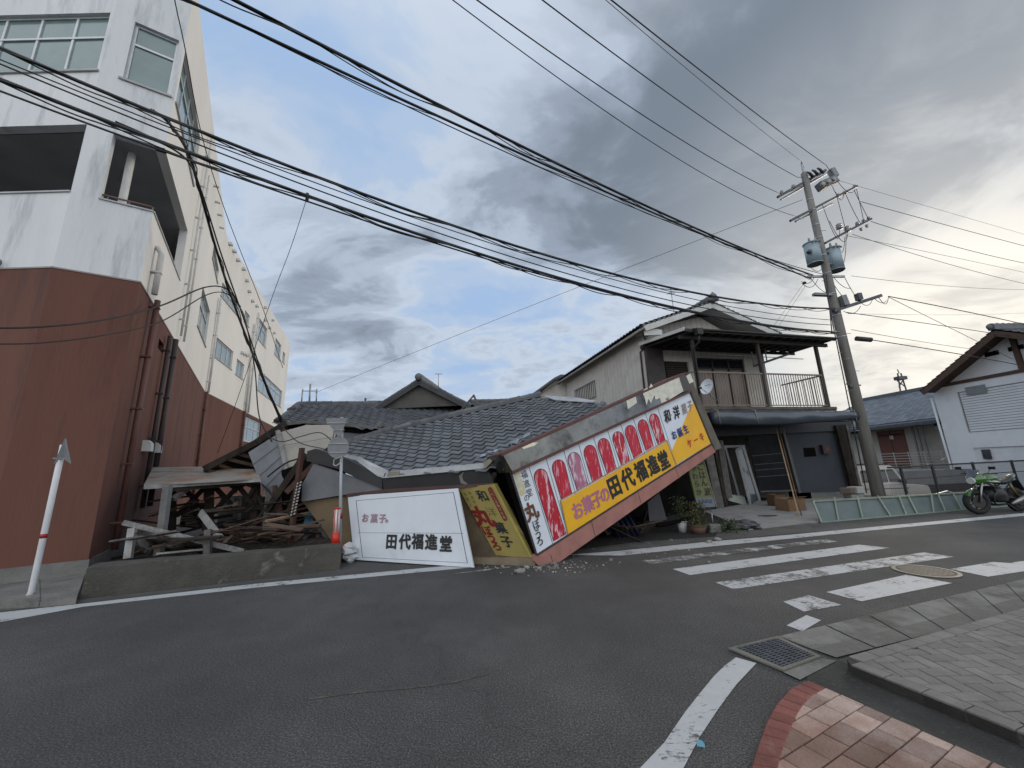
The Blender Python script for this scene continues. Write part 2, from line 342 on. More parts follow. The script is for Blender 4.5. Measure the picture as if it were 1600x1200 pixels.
# gutter, grate, pavers
GUT=M('gutter_concrete',(.22,.215,.195),(.13,.127,.115),rough=.95,sc_=3,bump=.6,bs=45,c3=(.07,.07,.06),s3=1.6,t3=.56,w3=.2)
GUT2=M('darker_gutter_concrete',(.15,.145,.13),(.10,.096,.088),rough=.95,sc_=3,bump=.6,bs=45,c3=(.20,.19,.18),s3=3,t3=.62,w3=.2)  # darker concrete for the strip beside the pavers
def gutter():
    m=MB()
    n=9
    top=[G(1216+(1900-1216)*i/n,0,0) for i in range(0)]
    # lengths of precast channel: slightly dished slabs, each 0.6 m
    a0=G(1216,996,0); a1=G(1600,906,0); b0=G(1306,1030,0); b1=G(1600,955,0)
    a2=a1+(a1-a0)*1.1; b2=b1+(b1-b0)*1.45
    def top_(t): return a0.lerp(a2,t)
    def bot_(t): return b0.lerp(b2,t)
    L_=(a2-a0).length; k=int(L_/.6)
    for i in range(k):
        t0=i/k+.0012; t1=(i+1)/k-.0012
        for q0,q1,z0,z1 in ((0,.18,.004,.002),(.18,.60,.002,.0),(.60,.72,.0,.004),(.72,1,.004,.006)):
            p=[top_(t0).lerp(bot_(t0),q0),top_(t1).lerp(bot_(t1),q0),top_(t1).lerp(bot_(t1),q1),top_(t0).lerp(bot_(t0),q1)]
            m.cur=0 if q0<.6 else 1
            m.poly([p[0]+Z*(z0+.006),p[1]+Z*(z0+.006),p[2]+Z*(z1+.006),p[3]+Z*(z1+.006)])
    struct('gutter',m,[GUT,GUT2])
gutter()
def grate():
    r=root('drain_grate','rusty steel drain grate in a concrete frame at the end of the gutter','drain grate',G(1212,1022))
    fr=MB(); q=[G(x,y,.008) for x,y in ((1138,1015),(1216,996),(1283,1028),(1224,1050))]; qi=[G(x,y,.008) for x,y in ((1150,1014.5),(1214,999.5),(1274,1027),(1223,1045))]
    for i in range(4): fr.slab([q[i],q[(i+1)%4],qi[(i+1)%4],qi[i]],(0,0,.014))
    fr.build('frame',M('frame_concrete',(.17,.165,.14),(.12,.118,.10),rough=.9,bump=.5),r)
    pit=MB(); pit.slab(qi,(0,0,-.006)); pit.build('pit',M('pit_dark',(.008,.009,.012),rough=1),r)
    g=MB(); u1,u2=qi[0],qi[1]
    for i in range(13):
        t=(i+.5)/13; a=qi[0].lerp(qi[3],t); b=qi[1].lerp(qi[2],t); g.beam(a+Z*.01,b+Z*.01,.009,.012)
    for i in range(7):
        t=(i+.5)/7; a=qi[0].lerp(qi[1],t); b=qi[3].lerp(qi[2],t); g.beam(a+Z*.011,b+Z*.011,.012,.012)
    g.build('bars',M('grate_steel',(.12,.135,.16),(.075,.08,.09),rough=.55,metal=.5,sc_=12),r)
grate()
# clipped paving
def clip(poly,cl):
    for i in range(len(cl)):
        a=cl[i]; b=cl[(i+1)%len(cl)]; out=[]
        for j in range(len(poly)):
            p=poly[j]; q=poly[(j+1)%len(poly)]
            sp=(b[0]-a[0])*(p[1]-a[1])-(b[1]-a[1])*(p[0]-a[0]); sq=(b[0]-a[0])*(q[1]-a[1])-(b[1]-a[1])*(q[0]-a[0])
            if sp>=0: out.append(p)
            if sp*sq<0: t=sp/(sp-sq); out.append((p[0]+(q[0]-p[0])*t,p[1]+(q[1]-p[1])*t))
        poly=out
        if len(poly)<3: return []
    return poly
def ccw(p):
    a=sum(p[i][0]*p[(i+1)%len(p)][1]-p[(i+1)%len(p)][0]*p[i][1] for i in range(len(p))); return p if a>0 else p[::-1]
def block(mb,poly,z0,z1,bev=.004):
    poly=ccw(poly)
    cx=sum(p[0] for p in poly)/len(poly); cy=sum(p[1] for p in poly)/len(poly)
    n=len(poly); sc2=lambda p,k: (cx+(p[0]-cx)*k,cy+(p[1]-cy)*k)
    r=max(max(math.hypot(p[0]-cx,p[1]-cy) for p in poly),1e-3); k=max(.5,1-bev*1.6/r)
    vs=[(p[0],p[1],z0) for p in poly]+[(p[0],p[1],z1-bev) for p in poly]+[(*sc2(p,k),z1) for p in poly]
    fs=[]
    for i in range(n):
        j=(i+1)%n; fs+=[(i,j,j+n,i+n),(i+n,j+n,j+2*n,i+2*n)]
    fs.append(tuple(range(2*n,3*n))); mb.add(vs,fs)
def area(poly):
    return abs(sum(poly[i][0]*poly[(i+1)%len(poly)][1]-poly[(i+1)%len(poly)][0]*poly[i][1] for i in range(len(poly))))/2
JOINT=M('joint_sand',(.035,.033,.03),(.05,.047,.04),rough=1,bump=.4)
def rects(o,u,v,bound,gen):
    out=[]
    for (x,y,a,b) in gen:
        p=[o+u*x+v*y,o+u*(x+a)+v*y,o+u*(x+a)+v*(y+b),o+u*x+v*(y+b)]
        c=clip([(q.x,q.y) for q in p],bound)
        if c and area(c)>.0006: out.append(c)
    return out
# grey herringbone platform at the right
Hp=.085
P0=G(1322,1026,Hp); P1=G(1700,922,Hp); P2=G(1700,1185,Hp); P0b=G(1330,1038,Hp)
gb=ccw([(p.x,p.y) for p in (P0,P1+(P1-P0)*.6,P2+(P1-P0)*.6,P2,P0b)])
u=uu(P0,P1); v=Vector((-u.y,u.x,0))
d45=(u*.35+v*.94).normalized(); e45=Vector((-d45.y,d45.x,0))
gp=.003; wB=.1; Lr=30
edge=MB(); core=MB()
# border course along the gutter and along the cut edge
inner=[]
uk=uu(P0b,P2); vk=Vector((-uk.y,uk.x,0)); vk=vk if vk.dot(P1-P0b)>0 else -vk
vv=v if v.dot(P2-P0)>0 else -v
i0=P0+u*.05; 
q0=P0b+uk*0+vk*.1
# line intersections for the inner bound
def isect(a,d,b,e):
    t=((b.x-a.x)*e.y-(b.y-a.y)*e.x)/(d.x*e.y-d.y*e.x); return a+d*t
ci=isect(P0+vv*.105,u,P0b+vk*.105,uk)
far1=P1+(P1-P0)*.6+vv*.105; far2=P2+(P1-P0)*.6; far3=P2+vk*.105
ib=ccw([(p.x,p.y) for p in (ci,far1,far2,far3)])
gen=[]
for i in range(-70,70):
    for j in range(-35,35):
        x=i*wB+j*2*wB; y=i*wB-j*2*wB
        if abs(x)>9 or abs(y)>9: continue
        gen.append((x+gp,y+gp,2*wB-2*gp,wB-2*gp)); gen.append((x+gp,y+wB+gp,wB-2*gp,2*wB-2*gp))
for c in rects(ci,d45,e45,ib,gen): block(core,c,0.01,Hp+random.uniform(-.0015,.0015))
for i in range(45):
    a=P0+u*(.03+i*.2); block(core,ccw([((a+q).x,(a+q).y) for q in (Vector((0,0,0)),u*.194,u*.194+vv*.1,vv*.1)]),.01,Hp)
for i in range(22):
    a=P0b+uk*(.0+i*.2); block(core,ccw([((a+q).x,(a+q).y) for q in (Vector((0,0,0)),uk*.194,uk*.194+vk*.1,vk*.1)]),.01,Hp+.001)
GPV=M('grey_paver',(.20,.185,.172),(.145,.134,.125),rough=.9,sc_=6,bump=.4,bs=60,isl=.13,c3=(.24,.23,.22),s3=5,t3=.68,w3=.1)
struct('grey_pavement',core,GPV)
m=MB(); m.slab([Vector((x,y,.004)) for x,y in gb],(0,0,Hp-.016)); struct('pavement_bed',m,JOINT)
# black strip (asphalt patch) and pink brick corner
sheet('asphalt_patch',[(1258,1047),(1304,1028),(1330,1040),(1700,1180),(1700,1330),(1480,1170),(1262,1068)],M('dark_patch',(.050,.050,.046),(.032,.032,.030),rough=.92,sc_=3,bump=.8,bs=70,c3=(.085,.08,.07),s3=30,t3=.62,w3=.06),z=.007)
sheet('concrete_end',[(1224,1050),(1283,1028),(1308,1032),(1250,1062)],GUT,z=.012)
curb=[(1262,1062),(1236,1074),(1214,1098),(1198,1126),(1186,1158),(1176,1190),(1166,1230),(1150,1300)]
cin =[(1290,1074),(1268,1086),(1250,1106),(1236,1134),(1226,1160),(1216,1192),(1210,1230),(1200,1300)]
kb=MB()
def seg(pl,k):
    pts=[G(x,y,.05) for x,y in pl]; L_=[0]
    for a,b in zip(pts,pts[1:]): L_.append(L_[-1]+(b-a).length)
    out=[]
    for i in range(k+1):
        t=L_[-1]*i/k
        for j in range(len(pts)-1):
            if L_[j]<=t<=L_[j+1]+1e-9: out.append(pts[j].lerp(pts[j+1],(t-L_[j])/max(1e-9,L_[j+1]-L_[j]))); break
    return out
ko=seg(curb,17); ki=seg(cin,17)
for i in range(17):
    a=ko[i].lerp(ko[i+1],.03); b=ko[i].lerp(ko[i+1],.97); c=ki[i].lerp(ki[i+1],.97); d=ki[i].lerp(ki[i+1],.03)
    block(kb,[(p.x,p.y) for p in (a,b,c,d)],.0,.05,.006)
struct('brick_border',kb,M('red_border_brick',(.21,.075,.06),(.14,.05,.042),rough=.9,sc_=4,bump=.5,bs=50,isl=.22,c3=(.26,.15,.12),s3=3,t3=.64,w3=.15))
core=MB()
bpx=[(1292,1074),(1480,1158),(1700,1255),(1700,1500),(1180,1500)]
inner_pl=[G(x,y,.045) for x,y in cin]
o_=G(1440,1140,.045); ub=uu(G(1290,1074,.045),G(1480,1158,.045)); db=uu(G(1236,1150,.045),G(1340,1086,.045)); 
db=(Matrix.Rotation(R(0),3,'Z')@db); eb=Vector((-db.y,db.x,0))
gen=[]
for r_ in range(-40,40):
    for c_ in range(-30,30): gen.append((c_*.2+(.1 if r_%2 else 0)+.003,r_*.1*1.0+.003,.194,.094))
gen2=[(x,y*1.35,a,b*1.36) for x,y,a,b in gen]
# convex pieces of the brick area: fan from a far corner
far=G(1750,1400,.045); top=G(1292,1076,.045); mid=G(1700,1257,.045)
ring=inner_pl+[]
cells=[ [top,mid,far] ]
fan=[ [ring[i],ring[i+1],far] for i in range(len(ring)-1) ]
hull=ccw([(p.x,p.y) for p in ([top,mid,far]+[ring[-1]])])
def inside(p):   # right of the border curve
    best=min(range(len(ring)-1),key=lambda i:((ring[i]+ring[i+1])/2-p).length)
    a,b=ring[best],ring[best+1]; s=(b.x-a.x)*(p.y-a.y)-(b.y-a.y)*(p.x-a.x); f=(b.x-a.x)*(far.y-a.y)-(b.y-a.y)*(far.x-a.x); return s*f>0
allp=ccw([(p.x,p.y) for p in [top,mid,far,*ring[::-1]]])
# the border curve bulges outward, so the area is convex apart from tiny errors: clip by its hull
def convex_hull(ps):
    ps=sorted(set(ps)); 
    def half(ps):
        h=[]
        for p in ps:
            while len(h)>1 and (h[-1][0]-h[-2][0])*(p[1]-h[-2][1])-(h[-1][1]-h[-2][1])*(p[0]-h[-2][0])<=0: h.pop()
            h.append(p)
        return h
    a=half(ps); b=half(ps[::-1]); return a[:-1]+b[:-1]
hl=convex_hull(allp)
for c in rects(o_,db,eb,hl,gen2): block(core,c,.0,.045+random.uniform(-.002,.002))
struct('brick_pavement',core,M('pink_paver',(.29,.185,.145),(.22,.13,.10),rough=.9,sc_=5,bump=.5,bs=60,isl=.36,c3=(.40,.31,.27),s3=1.6,t3=.58,w3=.2))
m=MB(); m.slab([Vector((x,y,.009)) for x,y in hl],(0,0,.022)); struct('pavement_bed',m,JOINT)
def manhole():
    c=G(1446,893); r=root('manhole_cover','round cast iron manhole cover on the crosswalk','manhole cover',c)
    m=MB(); 
    def ringm(r0,r1,z0,z1,mb,n=48):
        vs=[];fs=[]
        for i in range(n):
            t=2*math.pi*i/n; q=Vector((math.cos(t),math.sin(t),0)); vs+=[c+q*r0+Z*z0,c+q*r0+Z*z1,c+q*r1+Z*z1,c+q*r1+Z*z0]
        for i in range(n):
            j=(i+1)%n
            for k in range(3): fs.append((i*4+k,j*4+k,j*4+k+1,i*4+k+1))
        mb.add(vs,fs)
    ringm(.30,.345,.004,.013,m); m.build('rim',M('iron_rim',(.22,.20,.17),(.15,.135,.12),rough=.6,metal=.3,sc_=12),r)
    d=MB(); d.tube([c+Z*.004,c+Z*.008],.298,48,smooth=False)
    d.build('plate',M('iron_plate_dark',(.05,.048,.045),rough=.7,metal=.2),r)
    k=MB()
    for i in range(-9,10):
        for j in range(-9,10):
            p=Vector(((i+.5*(j%2))*.036,j*.031,0))
            if p.length<.275: k.box(c+p+Z*.0095,.026,.014,.006,(i+j)%2*math.pi/2+.5)
    k.build('studs',M('iron_studs',(.24,.215,.18),(.17,.15,.13),rough=.55,metal=.3,sc_=12),r)
manhole()
sheet('road_seam',[(478,1092),(560,1080),(640,1074),(700,1066),(765,1052),(765,1053.5),(700,1068.5),(640,1076),(560,1082.5),(478,1093.5)],M('sandy_seam',(.16,.13,.085),(.06,.055,.05),rough=.95,sc_=14,c3=(.055,.053,.052),s3=12,t3=.48,w3=.1),z=.003)
m=MB(); m.tube([G(1095,1164,.003),G(1095,1164,.007)],.022,16,smooth=False); single('bottle_cap',m,M('blue_plastic',(.10,.30,.40),rough=.4),'flat blue disc lying on the asphalt beside the thick curved white line','litter')
#@@PART2
# ------------------------------------------------------------------ LEFT BUILDING
H5=5.62; HP=7.24; HO=8.85; HW0=10.25; HW1=11.85; HR=13.8
gA=G(19,419,H5); gB=G(82,417,H5); gC=G(219,440,H5); gD=G(320,612,H5)
f0=lambda p:Vector((p.x,p.y,0))
pa,pb,pc,pd=map(f0,(gA,gB,gC,gD))
dirC=(uu(pd,f0(G(420,668,H5)))+uu(f0(G(350,350,HR)),f0(G(455,515,HR))))/2; dirC.normalize()
pa2=pb+(pa-pb).normalized()*7
pf=f0(V(pd,pd+dirC,455,515))
white=root('apartment_building','tall white building with brown lower walls and angled corner','building',pc)
class Face:
    def __init__(s,a,b,cin):
        s.a=Vector((a[0],a[1],0)); s.b=Vector((b[0],b[1],0)); s.u=(s.b-s.a).normalized(); s.L=(s.b-s.a).length
        n=Vector((-s.u.y,s.u.x,0)); s.n=n if n.dot(Vector((0,0,0))-s.a)>0 else -n     # outward
    def sz(s,px,py):
        p=V(s.a,s.b,px,py); return (p-s.a).dot(s.u),p.z
    def P(s,x,z,d=0): return s.a+s.u*x+Z*z+s.n*d
    def rect(s,q):   # TL TR BR BL
        w_=[s.sz(*p) for p in q]
        return [(w_[0][0]+w_[3][0])/2,(w_[1][0]+w_[2][0])/2,(w_[2][1]+w_[3][1])/2,(w_[0][1]+w_[1][1])/2]
    def wall(s,mb,z0,z1,holes,x0=0,x1=None,dep=.18):
        x1=s.L if x1 is None else x1
        xs=sorted({x0,x1,*[min(max(h[0],x0),x1) for h in holes],*[min(max(h[1],x0),x1) for h in holes]})
        zs=sorted({z0,z1,*[min(max(h[2],z0),z1) for h in holes],*[min(max(h[3],z0),z1) for h in holes]})
        inh=lambda x,z:any(h[0]<x<h[1] and h[2]<z<h[3] for h in holes)
        for i in range(len(xs)-1):
            for j in range(len(zs)-1):
                if not inh((xs[i]+xs[i+1])/2,(zs[j]+zs[j+1])/2): mb.poly([s.P(xs[i],zs[j]),s.P(xs[i+1],zs[j]),s.P(xs[i+1],zs[j+1]),s.P(xs[i],zs[j+1])])
        for h in holes:
            a,b,c,d=max(h[0],x0),min(h[1],x1),max(h[2],z0),min(h[3],z1)
            if a>=b or c>=d: continue
            if h[0]>x0+1e-6: mb.poly([s.P(a,c),s.P(a,d),s.P(a,d,-dep),s.P(a,c,-dep)])
            if h[1]<x1-1e-6: mb.poly([s.P(b,c),s.P(b,d),s.P(b,d,-dep),s.P(b,c,-dep)])
            if h[2]>z0+1e-6: mb.poly([s.P(a,c),s.P(b,c),s.P(b,c,-dep),s.P(a,c,-dep)])
            if h[3]<z1-1e-6: mb.poly([s.P(a,d),s.P(b,d),s.P(b,d,-dep),s.P(a,d,-dep)])
    def window(s,h,parent,nx=2,tr=.68,glass=None,fw=.05,dep=.12,sill=True,fm=None):
        a,b,c,d=h; m=MB()
        def bar(x0,x1,z0,z1,dd=.05,off=0): m.par(s.P(x0,z0,-dep+off),s.u*(x1-x0),s.n*dd,Z*(z1-z0))
        bar(a,b,c,c+fw); bar(a,b,d-fw,d); bar(a,a+fw,c+fw,d-fw); bar(b-fw,b,c+fw,d-fw)
        zt=c+(d-c)*tr
        if tr<1: bar(a+fw,b-fw,zt-fw/2,zt+fw/2,.055)
        for i in range(1,nx):
            x=a+(b-a)*i/nx; bar(x-fw/2,x+fw/2,c+fw,(zt-fw/2 if tr<1 else d-fw),.045,.002)
            if tr<1: bar(x-fw/2,x+fw/2,zt+fw/2,d-fw,.045,.002)
        w_=m.build('window',fm or ALU,parent)
        g=MB(); g.par(s.P(a+.01,c+.01,-dep+.012),s.u*(b-a-.02),s.n*.012,Z*(d-c-.02)); g.build('pane',glass or GLASS,w_)
        if sill:
            k=MB(); k.par(s.P(a-.06,c-.05,.001-.10),s.u*(b-a+.12),s.n*.14,Z*.048); k.build('sill',M('window_sill',(.42,.42,.41),rough=.8),w_)
        return w_
FA0=Face(pa2,pb,0); FA1=Face(pb,pc,0); FB=Face(pc,pd,0); FC=Face(pd,pf,0)
hA0=[[0.3,FA0.L,HP,HO]]
wA0=[FA0.L-3.2,FA0.sz(163,60)[0],HW0,HW1]
oA1=FA1.rect([(178,208),(262,236),(240,332),(154,310)]); oA1=[oA1[0],FA1.L+1,HP,HO]
wA1=FA1.rect([(212,34),(290,66),(276,152),(191,122)]); wA1=[wA1[0],FA1.L-.10,HW0,HW1]
oB=[-1,FB.sz(293,362)[0],HP,HO]
wB_=[.16,FB.sz(311,230)[0],HW0,HW1]
wB2=FB.rect([(317,444),(328,489),(321,540),(308,510)]); wB3=FB.rect([(331,385),(342,400),(343,438),(331,425)])
shell=MB()
for Fc,hs in ((FA0,[hA0[0],wA0]),(FA1,[oA1,wA1]),(FB,[oB,wB_,wB2,wB3])):
    shell.cur=0 if Fc is not FB else 1
    Fc.wall(shell,H5,HR,hs)
C_px=dict(w1=[(333,528),(366,545),(361,576),(333,556)],w2=[(371,561),(382,570),(379,592),(367,584)],w3=[(345,444),(374,470),(373,491),(346,468)],w4=[(383,486),(391,493),(388,510),(381,502)],
 w5=[(405,500),(418,511),(415,541),(402,531)],w6=[(430,529),(440,538),(437,562),(429,554)],w7=[(442,549),(446,553),(444,569),(441,564)],w8=[(403,587),(441,603),(440,633),(402,615)])
hC={k:FC.rect(v) for k,v in C_px.items()}
hCg=FC.rect([(380,650),(408,659),(406,690),(377,694)]); hCg[3]=min(hCg[3],H5-.15)
# far part of the facade is drawn with its own level lines
shell.cur=1; FC.wall(shell,H5,HR,[h for h in hC.values() if h[2]>H5])
back=[pf+Vector((-11,5,0)),pa2+Vector((-14,22,0)),pa2+Vector((-2,8,0))]
def side(mb,a,b,z0,z1): mb.poly([a+Z*z0,b+Z*z0,b+Z*z1,a+Z*z1])
ch=[pf]+back+[pa2]
shell.cur=1
for a,b in zip(ch,ch[1:]): side(shell,a,b,H5,HR)
foot=[pa2,pb,pc,pd,pf]+back
tri=tessellate_polygon([foot]); shell.add([p+Z*HR for p in foot],[tuple(t) for t in tri])
shell.build('wall',[WHITEWALL,SUNLIT],white)
low=MB()
FA0.wall(low,.32,H5,[]); FA1.wall(low,.32,H5,[]); FB.wall(low,.32,H5,[FB.rect([(248,529),(256,537),(254,553),(247,545)])]); FC.wall(low,.32,H5,[hCg]+[h for h in hC.values() if h[3]<H5])
for a,b in zip(ch,ch[1:]): side(low,a,b,0,H5)
low.build('brown_wall',BROWN,white)
pl=MB()
for Fc in (FA0,FA1,FB,FC):
    pl.par(Fc.P(-.02,0,-.1),Fc.u*(Fc.L+.04),Fc.n*.12,Z*.32)
pl.build('plinth',CONC,white)
# drip edge between brown and white
dr=MB()
for Fc in (FA0,FA1,FB,FC): dr.par(Fc.P(0,H5-.02,0),Fc.u*Fc.L,Fc.n*.012,Z*.03)
dr.build('drip_edge',M('drip_edge',(.35,.30,.28)),white)
# inside of the open corner: floor, soffit, back walls
ins=MB(); inset=lambda p,q:p
fl=[FA0.P(0,0,-.19),FA0.P(FA0.L,0,-.19)]
b_in=pb-(FA0.n+FA1.n)*.11; c_in=pc-(FA1.n+FB.n)*.12
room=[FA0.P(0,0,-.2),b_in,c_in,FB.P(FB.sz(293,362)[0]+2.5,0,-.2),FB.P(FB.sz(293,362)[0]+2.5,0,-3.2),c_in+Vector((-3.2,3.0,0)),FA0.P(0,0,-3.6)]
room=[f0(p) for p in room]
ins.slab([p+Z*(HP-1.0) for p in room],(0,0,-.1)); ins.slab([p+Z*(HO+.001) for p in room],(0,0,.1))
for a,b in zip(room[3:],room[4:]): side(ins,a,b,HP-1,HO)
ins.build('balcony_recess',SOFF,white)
# parapet inner skins and cap
cp=MB()
cp.par(FA0.P(0,HP-.001,-.2),FA0.u*FA0.L,FA0.n*.23,Z*.03)
x0=oA1[0]; cp.par(FA1.P(x0,HP-.001,-.2),FA1.u*(FA1.L-x0+.0),FA1.n*.23,Z*.03); cp.par(FB.P(0,HP-.0,-.2),FB.u*oB[1],FB.n*.225,Z*.03)
cp.build('parapet_cap',M('parapet_cap',(.5,.51,.52),rough=.8),white)
pj=MB(); # jamb between corner opening and stair window in the side face
pj.par(FB.P(oB[1]-1.0,HP,-.5),FB.u*1.0,FB.n*.15,Z*(.95)); pj.build('inner_wall',SUNLIT,white)
ra=MB()
ra.tube([FA1.P(x0,HP+.18,-.12),FA1.P(FA1.L-.08,HP+.18,-.12),FB.P(.9,HP+.18,-.12),FB.P(.9,HP,-.12)],.022,8)
for q in (.1,.5,.95): ra.tube([FA1.P(x0+(FA1.L-x0)*q,HP,-.12),FA1.P(x0+(FA1.L-x0)*q,HP+.18,-.12)],.015,6)
ra.tube([FA0.P(0,HP+.1,-.1),FA0.P(FA0.L-.05,HP+.1,-.1)],.02,6)
ra.build('railing',M('rusty_rail',(.16,.11,.09),rough=.7),white)
m=MB(); xx=FA1.sz(177,300)[0]; m.tube([FA1.P(xx,HP-.6,-.55),FA1.P(xx,HO,-.55)],.07,10); m.build('drain_pipe',PIPEW,white)
FA0.window(wA0,white,nx=4,tr=.62); FA1.window(wA1,white,nx=1,tr=.66); FB.window(wB_,white,nx=4,tr=.66); FB.window(wB2,white,nx=2,tr=.66,glass=CURT); FB.window(wB3,white,nx=2,tr=.66)
for k,h in hC.items(): FC.window(h,white,nx={'w1':4,'w2':2,'w3':4,'w8':4,'w7':1}.get(k,2),tr=.7 if k in('w8','w3','w5','w6') else 1,glass=CURT,fw=.07)
FC.window(hCg,white,nx=3,tr=.6,glass=CURT,fw=.07)
def vpipe(Fc,pb_,pt_,r,mat,z0=None,z1=None,off=.1,name='drain_pipe',elbow=False):
    a=Fc.sz(*pb_); b=Fc.sz(*pt_); x=(a[0]+b[0])/2; z0=a[1] if z0 is None else z0; z1=b[1] if z1 is None else z1
    m=MB(); pts=[Fc.P(x,z0,off),Fc.P(x,z1,off)]
    if elbow: pts+= [Fc.P(x,z1+.12,off*.4),Fc.P(x,z1+.14,-.05)]
    m.tube(pts,r,10)
    z=z0+.5
    while z<z1: m.par(Fc.P(x-r*1.25,z,0),Fc.u*r*2.5,Fc.n*(off+r*1.1),Z*.035); z+=1.15
    m.build(name,mat,white)
vpipe(FB,(195,740),(228,465),.055,BROWNP,.32,H5,.12); vpipe(FB,(232,455),(240,392),.055,PIPEW,H5,None,.12,elbow=True)
vpipe(FB,(224,700),(262,530),.05,PIPED,1.0,None); vpipe(FB,(234,700),(270,535),.06,PIPED,1.0,None,.12); 
vpipe(FB,(272,535),(291,440),.03,PIPEW,H5+.2,HR-.8); vpipe(FB,(277,535),(300,430),.03,PIPEW,H5+.2,HR-2)
vpipe(FC,(309,690),(320,612),.06,BROWNP,.8,H5); vpipe(FC,(322,600),(338,500),.05,PIPEW,H5,HR-3.4); vpipe(FC,(376,690),(378,650),.07,BROWNP,.8,H5); vpipe(FC,(380,640),(393,540),.06,PIPEW,H5,HR-2.5); vpipe(FC,(384,640),(398,540),.05,PIPEW,H5,HR-1.5)
def hood(Fc,px,py,sx=.22,sz_=.24,mat=None,name='vent_hood'):
    x,z=Fc.sz(px,py); m=MB()
    prof=[(0,sz_/2),(.10,sz_/2),(.16,sz_/4),(.17,-sz_/2),(0,-sz_/2)]
    pts=[Fc.P(x-sx/2,z+q[1],q[0]) for q in prof]; m.slab(pts,Fc.u*sx); m.build(name,mat or PIPEW,white)
hood(FB,224,697,.3,.26); hood(FB,239,700,.3,.26); 
hood(FA1,8,412,.34,.22,STEEL) if False else None
x=.0
m=MB(); q=FA0.sz(8,411); m.tube([FA0.P(q[0]-.15,q[1],.0),FA0.P(q[0]-.15,q[1],.26)],.09,12); m.build('vent_pipe',STEEL,white)
for (px,py) in [(330,262),(334,290),(336,315),(340,335),(343,355)]: hood(FB,px,py,.09,.06)
for (px,py) in [(358,381),(364,392),(370,406),(379,420),(384,438),(388,455),(393,470),(400,478),(413,500),(420,512),(427,520),(377,551),(381,553),(385,555),(407,583),(411,586),(413,480),(425,500)]: hood(FC,px,py,.20,.14)
m=MB(); c_=pf-Vector((1.2,3,0)); m.box(c_+Z*(HR+.5),2.2,3.4,1.0,.4); m.build('roof_hut',SUNLIT,white)

# ------------------------------------------------------------------ low concrete wall, kerb at the brown wall
def lowwall():
    m=MB(); fa=G(124,937); fb=G(531,890); u=uu(fa,fb); n=Vector((-u.y,u.x,0))
    nS=26; top=.43; L_=(fb-fa).length; vs=[];fs=[]
    prof=[(0,0),(.03,.30),(.05,top-.02),(.10,top),(.26,top+.01),(.30,top-.03),(.32,0)]
    for i in range(nS+1):
        t=i/nS; h=1.0-.10*t
        for (d_,z_) in prof:
            p=fa+u*(L_*t)+n*d_+Z*(z_*h); 
            q=noise.noise(p*3.1)*.022; vs.append(p+n*q+Z*(q*.8 if z_>0 else 0))
    k=len(prof)
    for i in range(nS):
        for j in range(k-1): fs.append((i*k+j,(i+1)*k+j,(i+1)*k+j+1,i*k+j+1))
    fs.append(tuple(range(k))); fs.append(tuple(nS*k+j for j in reversed(range(k))))
    m.add(vs,fs); single('low_concrete_wall',m,CONCD,'dark weathered low concrete wall along the road in front of the wreckage','wall')
    # broken arch patch at the foot and loose lumps
    for (px,py,s,) in ((528,876,.10),(521,884,.08),(533,868,.07),(510,889,.06)):
        lump('concrete_lump',G(px,py),s,CONCD,'dark lump broken from the end of the low concrete wall','rubble','lumps at the end of the low concrete wall')
def lump(name,c,s,mat,label,cat,group=None):
    m=MB(); c=Vector(c); n=6; sd_=random.random()*50; vs=[];fs=[]
    for i in range(n+1):
        t=math.pi*i/n
        for k in range(8):
            p=math.pi*2*k/8; d=Vector((math.sin(t)*math.cos(p),math.sin(t)*math.sin(p),math.cos(t)*.6)); r=s*(1+.55*noise.noise(d*1.7+Vector((sd_,0,0))))
            vs.append(c+d*r+Z*s*.45)
    for i in range(n):
        for k in range(8): fs.append((i*8+k,(i+1)*8+k,(i+1)*8+(k+1)%8,i*8+(k+1)%8))
    m.add(vs,fs); return single(name,m,mat,label,cat,group)
lowwall()
m=MB(); 
m.slab([G(-80,955),G(60,949),G(60,910),G(-80,920)],(0,0,.09)); m.slab([G(61,949),G(118,944),G(132,903),G(61,909)],(0,0,.085))
m.build('kerb',CONC); tag(bpy.data.objects['kerb'],kind='structure')
# white marker post with a grey arrow shaped plate seen from behind
def marker():
    b=G(46,940); t=D(99,695,b.y-.02); r=root('marker_post','leaning white marker post with red band and grey arrow head plate by the brown wall','marker post',b)
    m=MB(); q=b.lerp(t,.12)+Vector((.015,0,0)); m.tube([b+Vector((-.05,0,0)),b+(t-b)*.06+Vector((.0,0,0)),b+(t-b)*.5,t],.037,14); m.build('post',M('white_post_paint',(.62,.63,.64),(.5,.51,.52),rough=.45),r)
    d=(t-b).normalized(); c=b+(t-b)*.40; m=MB(); m.tube([c-d*.03,c+d*.03],.0395,14); m.build('red_band',M('red_band',(.33,.02,.025),rough=.4),r)
    m=MB(); Y=b.y-.07
    pts=[D(101,685,Y),D(109,724,Y),D(98,716,Y+.04),D(84,725,Y)]
    pts=[pts[0],pts[1],pts[2],pts[3]]
    m.slab(pts,(0,.02,0)); m.beam(D(84,716,Y+.03),D(108,717,Y+.03),.03,.02); m.build('arrow_plate',STEELP,r)
marker()

